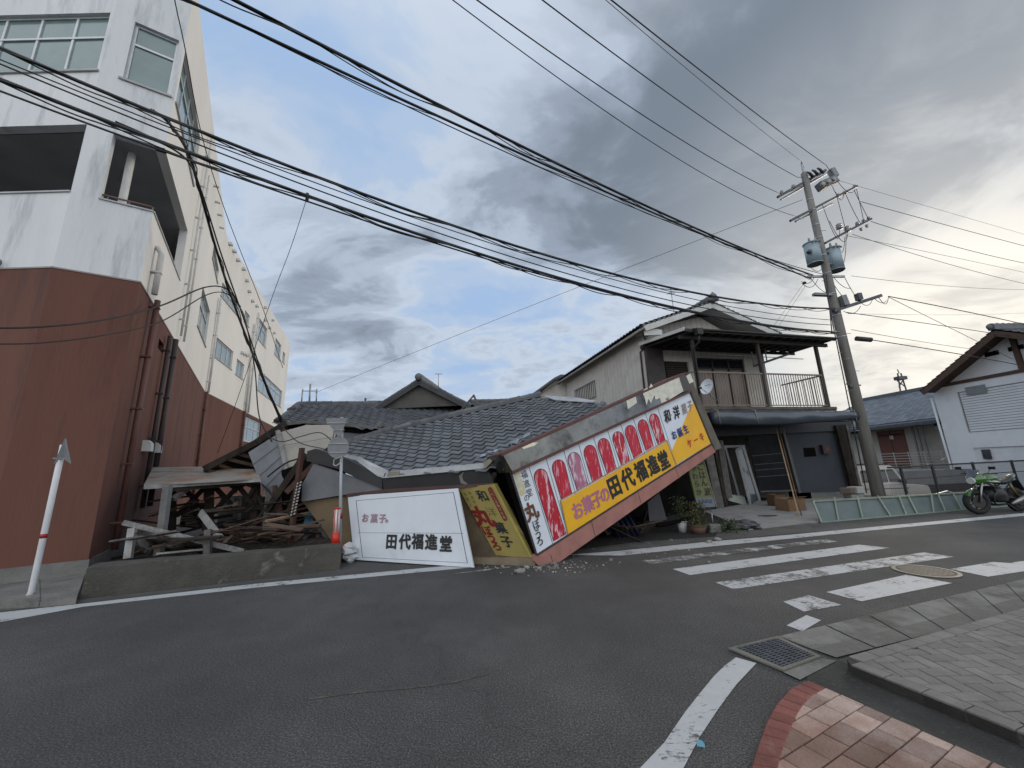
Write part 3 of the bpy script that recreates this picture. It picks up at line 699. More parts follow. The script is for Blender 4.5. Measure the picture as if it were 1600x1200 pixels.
# ------------------------------------------------------------------ tiled roofs
def tiles(name,parent,o,u,v,bound,mat=TILE,tw=.245,th=.215,jit=.7,lift=.05):
    """wavy pan tiles on the plane through o; u along the eave, v down the slope; bound = list of (a,b) plane coords"""
    n=u.cross(v).normalized()
    if n.z<0: n=-n
    bd=ccw(bound); m=MB(); xs=[p[0] for p in bd]; ys=[p[1] for p in bd]
    prof=[]
    NS=7
    for k in range(NS+1):
        t=k/NS; prof.append((t, .021*math.sin(2*math.pi*(t*.95+.12))*(1 if t<.6 else 1.15)))
    def inp(x,y):
        for i in range(len(bd)):
            a=bd[i];b=bd[(i+1)%len(bd)]
            if (b[0]-a[0])*(y-a[1])-(b[1]-a[1])*(x-a[0])<-.04*math.hypot(b[0]-a[0],b[1]-a[1]): return False
        return True
    j=math.floor(min(ys)/th)
    while j*th<max(ys):
        i=math.floor(min(xs)/tw)
        while i*tw<max(xs):
            x=(i)*tw; y=j*th
            if inp(x+tw/2,y+th*.5):
                dx=random.gauss(0,.004)*jit; dy=random.gauss(0,.006)*jit; dz=random.gauss(0,.002)*jit
                vs=[];
                for (yy,h) in ((-.04,lift*.15),(th+.035,lift+.012),(th+.035,lift-.012)):
                    for (t,wv) in prof: vs.append(o+u*(x+dx+t*tw*1.03)+v*(y+dy+yy-(.02*math.sin(math.pi*t) if yy>0 else 0)*-1)+n*(wv+h+dz))
                k=NS+1; fs=[]
                for a in range(NS): fs.append((a,a+1,k+a+1,k+a)); fs.append((k+a,k+a+1,2*k+a+1,2*k+a))
                m.smooth=True; m.add(vs,fs); m.smooth=False
            i+=1
        j+=1
    ob=m.build(name,mat,parent)
    return ob
def pc2(o,u,v,p): q=p-o; return (q.dot(u),q.dot(v))
def ridge(mb,a,b,r=.075,seg_=.25,h=.05):
    a,b=Vector(a),Vector(b); L_=(b-a).length; k=max(1,int(L_/seg_)); d=(b-a)/k
    s=d.cross(Z).normalized(); up=s.cross(d).normalized()
    mb.beam(a+up*(h/2),b+up*(h/2),r*2.1,h,upv=up)
    for i in range(k):
        p=a+d*i+up*h+Vector((0,0,random.gauss(0,.004))); vs=[];fs=[]
        for t in (-.02,.85,1.06):
            rr=r*(1.0 if t<.9 else 1.16)
            if t==1.06: rr=r*1.16
            for q in range(8):
                an=math.pi*q/7; vs.append(p+d*t+s*math.cos(an)*rr+up*math.sin(an)*rr)
        for e in (0,1):
            for q in range(7): fs.append((e*8+q,e*8+q+1,(e+1)*8+q+1,(e+1)*8+q))
        fs.append(tuple(range(16,24))); fs.append(tuple(range(8)))
        mb.smooth=False; mb.add(vs,fs)

# ------------------------------------------------------------------ COLLAPSED SHOP
BL=Vector((.326,6.95,.162)); BR=Vector((4.907,9.844,1.969)); TL=Vector((-.082,6.737,1.538))
SU=(BR-BL).normalized(); SV=(TL-BL); SV=(SV-SU*SV.dot(SU)).normalized(); SN=SU.cross(SV); SN=SN if SN.y<0 else -SN   # toward the road
S=lambda px,py:PLN(BL,BR,TL,px,py)
shop=root('collapsed_shop','collapsed confectionery shop, its grey tiled roof sunk to the ground beside the road','collapsed building',Vector((-1.5,9.5,0)))
E0=D(600,742,7.9); E1=D(760,727,7.35); E2=D(950,634,8.876)
R0=PLN(E0,E1,E2,539,692); R1=PLN(E0,E1,E2,842,622)
u1=(R1-R0).normalized(); n1=(E1-E0).cross(E2-E0).normalized(); n1=n1 if n1.z>0 else -n1
v1=u1.cross(n1); v1=v1 if v1.z<0 else -v1; v1.normalize()
P1p=lambda px,py:PLN(E0,E1,E2,px,py)
b1=[R0,R1,P1p(905,628),P1p(965,636),P1p(800,730),E1,E0,P1p(567,722),P1p(533,712)]
b1c=[pc2(R0,u1,v1,p) for p in b1]
m=MB(); m.slab([p-n1*.035 for p in b1],-n1*.10); rf=m.build('front_roof',TILEU,shop)
tiles('roof_tiles',rf,R0,u1,v1,convex_hull(b1c))
m=MB(); a=P1p(520,697); 
kk=[P1p(522,700),P1p(600,679),P1p(700,654),P1p(780,635),P1p(845,620)]
for a,b in zip(kk,kk[1:]): ridge(m,a,b,.085,.24,.07)
m.build('ridge',TILER,rf)
# back roof
q0=D(440,663,10.7); q1=D(610,665,11.5); q2=D(520,631,13.6)
P2p=lambda px,py:PLN(q0,q1,q2,px,py)
u2=(q1-q0).normalized(); n2=(q1-q0).cross(q2-q0).normalized(); n2=n2 if n2.z>0 else -n2; v2=u2.cross(n2); v2=v2 if v2.z<0 else -v2
def cut_rear(ps): return ps
b2=[P2p(438,660),P2p(468,634),P2p(575,633),P2p(590,638),P2p(700,627),P2p(770,632),P2p(850,622),P2p(780,640),P2p(700,658),P2p(615,682),P2p(590,668)]
b2=[P2p(436,662),P2p(466,634),P2p(620,630),P2p(800,627),P2p(860,640),P2p(610,672)]
m=MB(); m.slab([p-n2*.04 for p in b2],-n2*.10); rb=m.build('back_roof',TILEU,shop)
o2=P2p(466,634)
tiles('roof_tiles',rb,o2,u2,v2,convex_hull([pc2(o2,u2,v2,p) for p in b2]))
m=MB(); ridge(m,P2p(466,635),P2p(590,634),.09,.25,.08); ridge(m,P2p(436,662),P2p(466,635),.085,.22,.06); ridge(m,P2p(735,629),P2p(800,628),.09,.25,.05)
m.build('ridge',TILER,rb)
# eave boards of the back roof
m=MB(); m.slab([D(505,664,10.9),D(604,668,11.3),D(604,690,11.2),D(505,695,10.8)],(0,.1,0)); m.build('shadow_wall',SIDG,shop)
m=MB(); ea=P2p(438,664)-Z*.10; eb=P2p(590,672)-Z*.12; m.beam(D(436,664,10.5),D(478,659,10.6),.10,.09); m.beam(D(478,659,10.6),D(590,668,11.0),.12,.09); m.beam(D(590,668,11.0),D(596,660,11.1),.12,.08); m.build('eave_board',M('grey_board',(.16,.15,.14),(.10,.095,.09),rough=.85),rb)
# gable
gY=13.4
ga,gl,gr=D(655,594,gY),D(583,640,gY),D(735,634,gY)
gbk=Vector((.25,4.0,.1))
m=MB(); m.slab([D(655,600,gY+.1),D(596,639,gY+.1),D(726,633,gY+.1)],(.01,.1,0)); gw=m.build('gable_wall',M('grey_brown_plaster',(.12,.115,.105),(.09,.086,.08),rough=.9),shop)
m=MB(); 
for p,q in ((ga,gl),(ga,gr)): m.slab([p,q,q+gbk,p+gbk],(0,0,-.07))
gf=m.build('gable_roof',TILEU,shop)
for p,q in ((ga,gl),(ga,gr)):
    vv_=uu(p,q); uu_=Vector((0.02,1,0)).normalized(); uu_=(uu_-vv_*uu_.dot(vv_)).normalized()
    nn=uu_.cross(vv_); tiles('roof_tiles',gf,p+Z*.01,uu_,vv_,ccw([(0,0),(3.8,0),(3.8,(q-p).length),(0,(q-p).length)]),lift=.04)
m=MB(); m.beam(ga-Z*.10+Vector((0,-.06,0)),gl-Z*.10+Vector((0,-.06,0)),.06,.15,upv=(0,0,1)); m.beam(ga-Z*.10+Vector((0,-.06,0)),gr-Z*.10+Vector((0,-.06,0)),.06,.15); m.build('bargeboard',M('dark_board',(.075,.075,.08),(.05,.05,.052),rough=.8),gf)
m=MB(); ridge(m,ga+Z*.03+Vector((0,-.1,0)),ga+gbk+Z*.03,.10,.25,.10)
for p,q in ((ga,gl),(ga,gr)): ridge(m,p+Vector((0,-.02,-.01)),q+Vector((0,-.02,-.01)),.05,.24,.03)
m.ball(ga+Vector((0,-.14,.09)),.13,.08,.13,6); m.tube([D(571,622,13.9),D(571,634,13.9)],.04,8)
m.build('ridge',TILER,gf)
m=MB(); m.slab([D(574,626,13.9),D(600,626,13.9),D(600,640,13.9),D(574,640,13.9)],(0,.6,0)); m.build('ridge_block',TILER,shop)
# wood frame leaning on the roof
m=MB(); m.beam(D(721,640,10.9),D(740,618,10.8),.035,.035); m.beam(D(740,617,10.8),D(748,637,10.6),.05,.03); single('broken_ladder_frame',m,WOODG,'bent grey timber frame standing up from the roof ridge','timber')
# fascia on the left street side
Wa=Vector((-3.05,7.93,0)); Wb=Vector((.05,7.0,0)); WU=(Wb-Wa).normalized(); WN=Vector((WU.y,-WU.x,0)); 
if WN.y>0: WN=-WN
W=lambda px,py,d=0:V(Wa+WN*d,Wb+WN*d,px,py)
FASC=M('black_gloss_fascia',(.012,.012,.013),(.022,.021,.021),rough=.38,sc_=3,spec=.3,c3=(.05,.048,.046),s3=2.5,t3=.66,w3=.1)
BTRIM=M('brown_trim',(.075,.035,.032),(.05,.026,.024),rough=.5,sc_=5)
FLASH=M('pale_flashing',(.42,.44,.46),(.30,.31,.32),rough=.35,metal=.3,sc_=4,c3=(.16,.15,.14),s3=6,t3=.64,w3=.08)
m=MB(); m.slab([W(597,746),W(762,731),W(772,756),W(600,770)],-WN*.35); fs_=m.build('fascia',FASC,shop)
m=MB(); m.slab([W(541,717),W(597,745),W(597,764),W(540,739)],-WN*.12); m.slab([W(480,705),W(493,701),W(541,717),W(540,738),W(532,734),W(479,720)],-WN*.12); m.build('broken_fascia',M('grey_fascia',(.035,.035,.038),(.02,.02,.021),rough=.5,sc_=4),shop)
m=MB(); m.slab([W(540,772,.03),W(600,764.5,.03),W(772,754.5,.03),W(773,759,.03),W(600,770,.03),W(541,777,.03)],-WN*.10); m.build('brown_trim',BTRIM,shop)
m=MB(); m.slab([W(604,737,.06),W(757,723,.06),W(756,732,.06),W(600,747,.06)],-WN*.16-Z*.0); m.slab([W(600,741,.06),W(606,736,.06),W(577,722,.02),W(560,714,0),W(536,709,0),W(536,713,0),W(556,719,.02),W(590,744,.06),W(599,747,.06)],-WN*.05); m.build('flashing',FLASH,shop)
m=MB(); m.slab([W(755,722,.08),W(772,713,.1),W(768,722,.1),W(757,733,.08)],-WN*.1); m.build('torn_cap',M('beige_torn',(.30,.27,.20),(.2,.18,.14)),shop); m=MB(); m.slab([W(607,737,.075),W(624,736,.075),W(623,742,.075),W(604,744,.075)],-WN*.02); m.build('torn_cap',M('beige_torn',(.30,.27,.20),(.2,.18,.14)),shop)
# moon shaped scratch on the fascia
m=MB(); c_=[(723,737),(717,744),(720,755),(727,757),(731,756),(724,751),(722,744),(725,738)]
m.slab([W(x,y,.003) for x,y in c_],-WN*.002); m.build('worn_patch',M('worn_patch',(.18,.17,.16)),shop)
# walls under the fascia
OCHRE=M('ochre_wall',(.17,.125,.075),(.12,.088,.055),rough=.92,sc_=1.5,bump=.3,c3=(.075,.06,.045),s3=1.2,t3=.62,w3=.2)
m=MB(); m.slab([W(472,783,-.15),W(600,768,-.15),W(771,756,-.15),W(800,800,-.15),W(835,884,-.15),W(540,884,-.15),W(519,846,-.15)],-WN*.1); m.build('ochre_wall',OCHRE,shop)
m=MB(); m.slab([W(490,724,-.05),W(593,760,-.05),W(599,766,-.05),W(526,775,-.05),W(471,784,-.05),W(472,757,-.05)],-WN*.05)
m.build('grey_sheet',SIDG,shop)
m=MB(); m.slab([W(735,872,.02),W(835,872,.02),W(836,885,.02),W(742,884,.02)],-WN*.12); m.build('base_wall',M('tan_base',(.22,.175,.12),(.15,.12,.085),rough=.9,bump=.3),shop)
m=MB(); m.slab([W(745,738,-.5),W(838,735,-.5),W(846,885,-.5),W(745,885,-.5)],-WN*.03); m.build('gap_shade_sheet',DARKIN,shop)  # black sheet stands in for the deep shade between the two signs
# zebra taped post at the left end
m=MB(); Y=8.3; m.beam(D(452,857,Y),D(472,700,Y+.1),.10,.07); zp=m.build('corner_post',WOODR,shop)
m=MB(); k=11
for i in range(k):
    t0=i/k; a=D(457,806,Y-.06).lerp(D(468,752,Y-.04),t0); b=D(457,806,Y-.06).lerp(D(468,752,Y-.04),(i+.5)/k)
    off=Vector((.045,0,0)); m.slab([a-off,a+off+(b-a)*1.0,b+off+(b-a)*1.0,b-off],(0,.01,0))
m.build('hazard_tape',M('white_tape',(.5,.5,.48)),zp)
m=MB(); m.beam(D(457,807,Y-.045),D(468.5,751,Y-.025),.095,.012); m.build('tape_base',M('black_tape',(.015,.015,.015)),zp)

# ---- lettering
def glyph(ch,size,bold):
    c=bpy.data.curves.new('t','FONT'); c.body=ch; c.size=size; c.offset=bold*size; c.align_x='CENTER'; c.resolution_u=2
    o=bpy.data.objects.new('t',c); COL.objects.link(o)
    me=bpy.data.meshes.new_from_object(o.evaluated_get(bpy.context.evaluated_depsgraph_get()))
    bpy.data.objects.remove(o); vs=[v.co.copy() for v in me.vertices]; fs=[tuple(p.vertices) for p in me.polygons]; bpy.data.meshes.remove(me); return vs,fs
def write(mb,txt,pos,u,v,n,size,bold=.01,sx=1,lift=.004,slant=0):
    """one glyph per position: pos = list of centres on the surface"""
    for ch,p in zip(txt,pos):
        vs,fs=glyph(ch,size,min(bold*.3,.006))
        if not vs: continue
        bb=bold*size; offs=[(0,0)] if bold<.006 else [(0,0),(bb,0),(-bb,0),(0,bb),(0,-bb),(bb*.7,bb*.7),(-bb*.7,-bb*.7),(bb*.7,-bb*.7),(-bb*.7,bb*.7)]
        for ki,(ox,oy) in enumerate(offs): mb.add([p+u*((q.x+ox)*sx+slant*q.y)+v*(q.y+oy-size*.37)+n*(lift+ki*.0006) for q in vs],fs)
def line(a,b,n): return [a.lerp(b,(i)/(n-1)) for i in range(n)] if n>1 else [a]
INKK=M('black_letter',(.012,.012,.013),(.03,.03,.03),rough=.6)
# ---- white board leaning in front
def whiteboard():
    a,b,c,d=G(553,877),G(740,888),D(715,764,7.12),D(543,776,8.02)
    u=(b-a).normalized(); v=((d-a)+(c-b)).normalized(); n=u.cross(v).normalized(); n=n if n.y<0 else -n
    a,b,c,d=[PLN(a,b,d,*p) for p in ((553,876),(740,888),(715,763),(543,775))]
    v=(v-u*v.dot(u)).normalized(); n=u.cross(v).normalized(); n=n if n.y<0 else -n
    r=root('white_signboard','white signboard with black lettering leaning against the shop wall','signboard',a)
    P=lambda px,py,l=0:PLN(a,b,d,px,py)+n*l
    PW=M('white_enamel',(.60,.64,.69),(.56,.60,.65),rough=.35,sc_=2,c3=(.46,.49,.53),s3=1.5,t3=.66,w3=.2)
    m=MB(); m.slab([a+Z*.015,b+Z*.01,c,d],-n*.045); pn=m.build('panel',PW,r,bevel=.004)
    m=MB(); q=[P(556,782,.0015),P(709,769,.0015),P(731,880,.0015),P(566,871,.0015)]; cc=(q[0]+q[2])/2
    for i in range(4):
        e=q[i];f=q[(i+1)%4]; w_=.006; m.slab([e,f,f+(cc-f)*.012,e+(cc-e)*.012],n*.001)
    m.build('border_line',M('blue_line',(.06,.09,.16)),pn)
    m=MB(); m.slab([P(559,832,.001),P(724,833,.001),P(724,833.8,.001),P(559,832.8,.001)],n*.0008); m.build('seam',M('seam_line',(.25,.27,.30)),pn)
    K=M('black_raised_letter',(.012,.012,.013),(.03,.03,.03),rough=.5); Rr=M('purple_red_letter',(.22,.07,.10),(.40,.33,.38),rough=.6,sc_=40)
    m=MB(); write(m,'田代福進堂',[P(x,y) for x,y in ((612,846),(633,846.5),(653,846),(674,847),(697,850))],u,v,n,.27,.034,.95,.008)
    m.build('lettering',K,pn)
    m=MB(); write(m,'お菓子',[P(x,y) for x,y in ((571,809.5),(585,810),(598,810))],u,v,n,.17,.03,1,.006); write(m,'の',[P(604.5,814)],u,v,n,.08,.012,1,.006); m.build('small_lettering',Rr,pn)
whiteboard()
# ---- yellow sign
def yellow():
    p0,p1,p2,p3=D(775,868,7.28),D(828,872,7.02),D(768,757,7.10),D(716,762,7.36)
    r=root('yellow_signboard','dull yellow upright signboard with red and black vertical lettering, leaning','signboard',(p0+p1)/2)
    P=lambda px,py,l=0:PLN(p0,p1,p3,px,py)+n*l
    n=(p1-p0).cross(p3-p0).normalized(); n=n if n.y<0 else -n
    v=((p3-p0)+(p2-p1)).normalized(); u=(p1-p0).normalized()
    YE=M('dull_yellow_panel',(.33,.27,.085),(.27,.22,.07),rough=.5,sc_=2)
    m=MB(); m.slab([P(775,868),P(828,872),P(768,757),P(716,762)],-n*.09); pn=m.build('panel',YE,r,bevel=.003)
    m=MB(); m.slab([P(829,872.5,.012),P(833,872,.012),P(773,757,.012),P(768.5,757,.012)],-n*.11); m.build('edge_frame',M('pale_yellow_frame',(.46,.38,.10),(.3,.25,.09),rough=.4),pn)
    Rd=M('dark_red_letter',(.20,.016,.014),(.15,.012,.012),rough=.5)
    us=(u-v*u.dot(v)).normalized()
    m=MB(); write(m,'和菓子',[P(754,774.5),P(782,824.5),P(792,846)],u,v,n,.23,.022); m.build('lettering',INKK,pn)
    m=MB(); write(m,'洋',[P(768,800)],u,v,n,.20,.0); write(m,'福進堂の',[P(734,770),P(738,777),P(741,784),P(745,790)],u,v,n,.065,0); write(m,'銘菓人',[P(727,772),P(731,780),P(736,789)],u,v,n,.065,0); m.build('faded_lettering',M('faded_ink',(.11,.095,.04)),pn)
    m=MB(); write(m,'丸',[P(754,807)],u,v,n,.40,.045); write(m,'ぼうろ',[P(761,829),P(768,840),P(776,853)],u,v,n,.20,.03); m.build('red_lettering',Rd,pn)
    # red pill with small pale letters
    m=MB(); a=P(766,765,.002); b=P(789,810,.002); L_=(b-a); d=L_.normalized(); s=n.cross(d).normalized(); rr=.045
    pts=[a+(d*math.cos(t)+s*math.sin(t))*rr for t in [math.pi/2+math.pi*i/8 for i in range(9)]]+[b+(d*math.cos(t)+s*math.sin(t))*rr for t in [-math.pi/2+math.pi*i/8 for i in range(9)]]
    m.slab(pts,n*.002); m.build('red_plate',Rd,pn)
    m=MB(); write(m,'八代工芸菓子名産',[a.lerp(b,(i+.3)/7.6)+n*.003 for i in range(8)],u,v,n,.065,.002); m.build('plate_lettering',M('pale_letter',(.42,.36,.22)),pn)
yellow()
# ---- big slanting sign
sign=root('slanting_signboard','long slanting shop sign of yellow, white and red panels with one end on the road','shop sign',BL)
SP=lambda px,py,l=0:S(px,py)+SN*l
zq=lambda x,y:(760+x*.28333,560+y*.28333)
SZ=lambda x,y,l=0:SP(*zq(x,y),l)
WHP=M('white_sign_panel',(.66,.70,.76),(.60,.64,.70),rough=.4,sc_=1.5,c3=(.52,.55,.60),s3=1.2,t3=.66,w3=.2)
YEL=M('amber_sign_panel',(.78,.42,.012),(.70,.36,.012),rough=.4,sc_=2)
m=MB(); m.slab([SZ(133,630),SZ(1117,178),SZ(1238,472),SZ(275,1085)],-SN*.02); bx=m.build('sign_box',WHP,sign); m=MB(); m.slab([SZ(136,632,-.021),SZ(1115,182,-.021),SZ(1234,472,-.021),SZ(277,1080,-.021)],-SN*.20); m.build('sign_backing',DARKIN,sign)
m=MB()
q=[SZ(133,630,.012),SZ(1117,178,.012),SZ(1238,472,.012),SZ(275,1085,.012)]
for i in range(4): 
    e,f=q[i],q[(i+1)%4]; m.beam(e,f,.03,.025,upv=SN)
m.build('edge_frame',M('dark_sign_edge',(.05,.04,.04),rough=.5),bx)
m=MB()
for (a,b) in [((232,590),(365,1022)),((328,548),(448,968)),((425,503),(490,745)),((505,460),(570,695)),((587,425),(657,650)),((664,385),(735,610)),((737,352),(803,565)),((805,318),(875,530)),((872,290),(938,490)),((938,256),(1048,585))]:
    m.beam(SZ(*a,.003),SZ(*b,.003),.008,.006,upv=SN)
m.build('panel_joint',M('joint_line',(.10,.14,.16)),bx)
m=MB(); m.slab([SZ(412,790,.004),SZ(993,460,.004),SZ(1042,590,.004),SZ(450,968,.004)],SN*.008); ys=m.build('yellow_band',YEL,bx)
m=MB(); q=[SZ(405,783,.012),SZ(993,452,.012),SZ(1045,595,.012),SZ(447,974,.012)]
for i in range(4): m.beam(q[i],q[(i+1)%4],.016,.012,upv=SN)
m.build('band_frame',M('tan_trim',(.36,.24,.12)),ys)
m=MB(); m.slab([SZ(1020,515,.004),SZ(1133,248,.004),SZ(1143,250,.004),SZ(1236,470,.004),SZ(1047,583,.004)],SN*.006); yc_=m.build('yellow_corner',YEL,bx)
RED=M('peeling_red',(.52,.018,.038),(.40,.012,.03),rough=.5,sc_=6,c3=(.62,.30,.36),s3=9,t3=.575,w3=.07,stretch=(2.2,2.2,.35))
RED2=M('worn_red_strip',(.47,.012,.03),(.36,.01,.025),rough=.5,sc_=6,c3=(.66,.46,.50),s3=7,t3=.545,w3=.06,stretch=(2,2,.45))
PNK=M('faded_pink',(.42,.16,.24),(.30,.10,.17),rough=.5,sc_=5,c3=(.62,.52,.58),s3=7,t3=.52,w3=.1,stretch=(1.6,1.6,.5))
def arch(bl_,br_,tl_,tr_,mat):
    a,b,c,d=SZ(*bl_,.003),SZ(*br_,.003),SZ(*tr_,.003),SZ(*tl_,.003)   # shoulder points; semicircle above
    hw_=(b-a).length*.0; e_=(b-a).normalized(); a=a+e_*hw_; b=b-e_*hw_; c=c-e_*hw_; d=d+e_*hw_; rr_=(c-d).length*.32; c=c+(b-c).normalized()*rr_; d=d+(a-d).normalized()*rr_
    mid=(c+d)/2; r=(c-d)/2; up=((d-a).normalized())*r.length*.95
    pts=[a,b]+[mid+r*math.cos(t)+up*math.sin(t) for t in [math.pi*i/10 for i in range(11)]]
    m=MB(); m.slab(pts,SN*.004); o=m.build('red_arch',mat,bx)
    k=MB()
    for p,q in zip(pts[1:],pts[2:]+pts[:1]): k.beam(p+SN*.005,q+SN*.005,.008,.008,upv=SN)
    k.build('arch_rim',M('arch_rim',(.06,.02,.03)),o)
A_=[((370,1008),(438,970),(255,640),(325,610),RED2),((412,778),(470,745),(355,590),(425,558),RED),((500,728),(558,695),(441,548),(508,518),PNK),((583,680),(638,650),(530,508),(596,478),RED),((665,635),(715,605),(607,470),(670,440),RED),
    ((743,590),(788,563),(688,432),(748,402),RED2),((812,550),(858,520),(757,398),(815,368),RED),((880,510),(920,485),(828,366),(882,336),RED),((945,475),(985,452),(891,332),(942,304),RED2)]
for a in A_: arch(*a)
m=MB(); cs=[(703,706),(777,663),(850,620),(915,588),(975,562)]
write(m,'田代福進堂',[SZ(x,y,.012) for x,y in cs],SU,SV,SN,.43,.036,.88); m.build('lettering',INKK,ys)
m=MB(); cs=[(500,838),(557,805),(608,775),(650,750)]
write(m,'お菓子の',[SZ(x,y,.012) for x,y in cs],SU,SV,SN,.32,.03,.9); m.build('mauve_lettering',M('mauve_letter',(.46,.17,.24),(.36,.13,.2),rough=.6),ys)
m=MB(); write(m,'和洋',[SZ(x,y,.006) for x,y in ((993,320),(1043,300))],SU,SV,SN,.31,.028,.85,slant=.25); write(m,'・',[SZ(1017,312,.006)],SU,SV,SN,.12,.012); m.build('lettering',INKK,bx)
m=MB(); write(m,'菓子',[SZ(x,y,.012) for x,y in ((1086,280),(1118,262))],SU,SV,SN,.27,.015,.85,slant=.25); m.build('peeled_lettering',M('peeled_ink',(.46,.38,.33),(.16,.13,.12),rough=.7,sc_=25),bx)
m=MB(); write(m,'お誕生',[SZ(x,y,.014) for x,y in ((1032,423),(1065,408),(1097,392))],SU,SV,SN,.22,.022,.9); m.build('blue_lettering',M('navy_letter',(.03,.055,.22)),bx)
m=MB(); write(m,'ケーキ',[SZ(x,y,.014) for x,y in ((1118,468),(1152,450),(1184,432))],SU,SV,SN,.22,.02,.9); m.build('red_lettering',M('red_letter',(.52,.05,.03)),bx)
# left strip
m=MB(); write(m,'福進堂',[SZ(x,y,.004) for x,y in ((208,640),(222,690),(236,740))],SU,SV,SN,.15,.004,.9); write(m,'の',[SZ(221,768,.004)],SU,SV,SN,.13,0); write(m,'ぼうろ',[SZ(x,y,.004) for x,y in ((273,915),(284,968),(293,1005))],SU,SV,SN,.185,.006,.85); m.build('lettering',INKK,bx)
m=MB(); write(m,'丸',[SZ(247,842,.004)],SU,SV,SN,.32,.04,.85); m.build('brown_lettering',M('brown_letter',(.15,.065,.035)),bx)
m=MB(); m.slab([SZ(x,y,.003) for x,y in ((148,628),(180,622),(190,655),(205,690),(218,745),(196,758),(180,745),(168,700))],SN*.002); m.build('yellow_patch',M('worn_yellow',(.55,.42,.08),(.60,.60,.55),rough=.6,sc_=16),bx)
m=MB(); write(m,'銘菓入',[SZ(x,y,.006) for x,y in ((165,645),(181,688),(196,732))],SU,SV,SN,.13,0); m.build('white_lettering',M('white_letter',(.62,.64,.66)),bx)
# reflective cladding band above the sign
CLAD=M('tarnished_mirror_cladding',(.24,.24,.23),(.14,.138,.13),rough=.22,metal=.85,sc_=1.3,c3=(.04,.038,.035),s3=1.6,t3=.58,w3=.2)
CLAD2=M('bright_cladding',(.72,.66,.52),(.55,.50,.40),rough=.3,metal=.55,sc_=6,c3=(.15,.14,.12),s3=3.5,t3=.62,w3=.06)
m=MB(); m.slab([SP(x,y,.05) for x,y in ((784,712),(1024,605),(1031,632),(799,738))],-SN*.5); m.build('cladding',CLAD,sign)
m=MB(); m.slab([SP(x,y,.053) for x,y in ((1024,605),(1058,590),(1065,612),(1031,632))],-SN*.5); m.build('bright_cladding',CLAD2,sign)
m=MB(); m.slab([SP(x,y,.051) for x,y in ((1058,590),(1068,585),(1078,610),(1065,613))],-SN*.5); m.build('end_cladding',M('dark_cladding',(.08,.07,.065),rough=.5),sign)
RUST=M('rusty_edge',(.13,.055,.045),(.085,.04,.035),rough=.7,sc_=6,bump=.3)
m=MB(); m.beam(SP(781,711,.05),SP(1068,584,.05),.05,.03,upv=SN); m.beam(SP(798,739,.055),SP(1078,611,.055),.05,.022,upv=SN); m.build('rust_trim',RUST,sign)
m=MB(); m.slab([SP(781,709,-.02),SP(1068,582,-.02),SP(1068,584.5,-.62),SP(935,646,-.62),SP(784,711,-.55)],-SV*.03); m.build('canopy_top',RUST,sign)
m=MB(); m.slab([SP(x,y,.056) for x,y in ((1000,613),(1008,606),(1010,611),(1014,600),(1019,607),(1024,603),(1030,622),(1021,625),(1019,618),(1014,631),(1010,624),(1007,634),(1004,622))],SN*.002); m.build('peeled_cladding',CLAD2,sign); m=MB(); m.slab([SP(x,y,.056) for x,y in ((975,625),(990,618),(992,630),(978,640))],SN*.002); m.build('peeled_cladding',CLAD2,sign); m=MB(); m.slab([SP(x,y,.056) for x,y in ((812,699),(830,692),(838,692),(832,697),(815,702))],SN*.002)
m.build('peeled_cladding',CLAD2,sign)
PINK=M('pink_base_strip',(.36,.165,.135),(.27,.125,.105),rough=.8,sc_=3,bump=.2,c3=(.16,.09,.08),s3=4,t3=.66,w3=.1)
m=MB(); m.slab([SP(x,y,.02) for x,y in ((836,868),(1111,696),(1117,706),(863,885),(845,888),(833,876))],-SN*.25); m.build('base_strip',PINK,sign)
m=MB()
for a,b in (((859,866),(864,882)),((923,815),(929,838)),((995,767),(1000,785)),((1054,733),(1061,748))): m.beam(SP(*a,.021),SP(*b,.021),.008,.006,upv=SN)
m.build('strip_joint',M('joint_dark',(.04,.025,.025)),sign)
m=MB(); m.slab([SP(x,y,.03) for x,y in ((1069,590),(1076,586),(1126,700),(1116,704))],-SN*.14); m.build('end_board',M('grey_brown_board',(.14,.125,.10),(.09,.08,.065),rough=.85,bump=.3),sign)
m=MB(); m.slab([SP(x,y,.035) for x,y in ((1070,588),(1076,584),(1082,597),(1075,600))],SN*.006); m.build('end_cap',M('pale_cap',(.70,.66,.52),rough=.3,metal=.3),sign)
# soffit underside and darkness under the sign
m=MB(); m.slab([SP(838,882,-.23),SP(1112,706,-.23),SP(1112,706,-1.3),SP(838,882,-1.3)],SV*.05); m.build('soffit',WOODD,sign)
#@@PART3
# ------------------------------------------------------------------ RIGHT HOUSE
HV=Vector((5.215,14.564,0)); HW_=Vector((10.808,15.926,0)); hu=(HW_-HV).normalized(); hv=Vector((-hu.y,hu.x,0))
house=root('two_storey_house','old two storey house with cream siding, tiled gable roof and balcony, its ground floor racked','house',HV)
HF=Face(HV,HW_,0)
SIDV=M('cream_board_siding',(.60,.575,.53),(.50,.475,.435),rough=.85,sc_=1.2,bump=.15,c3=(.40,.38,.345),s3=1.0,t3=.62,w3=.2)
HWHITE=M('white_board',(.56,.56,.54),(.46,.46,.44),rough=.7,sc_=2)
vp=HV-hv*.75; vP=lambda px,py:V(vp,vp+hu,px,py)
VLp=vP(1006,509); AP=vP(1111,473); VRp=vP(1216,521)
zE=(VLp.z+VRp.z)/2
VLp=Vector((VLp.x,VLp.y,VLp.z)); 

LH=8.2; 
HF.WL=0
gp_=lambda s,z,d=0: HF.P(s,z,d)
sA=(AP-HV).dot(hu); Lw=HF.L
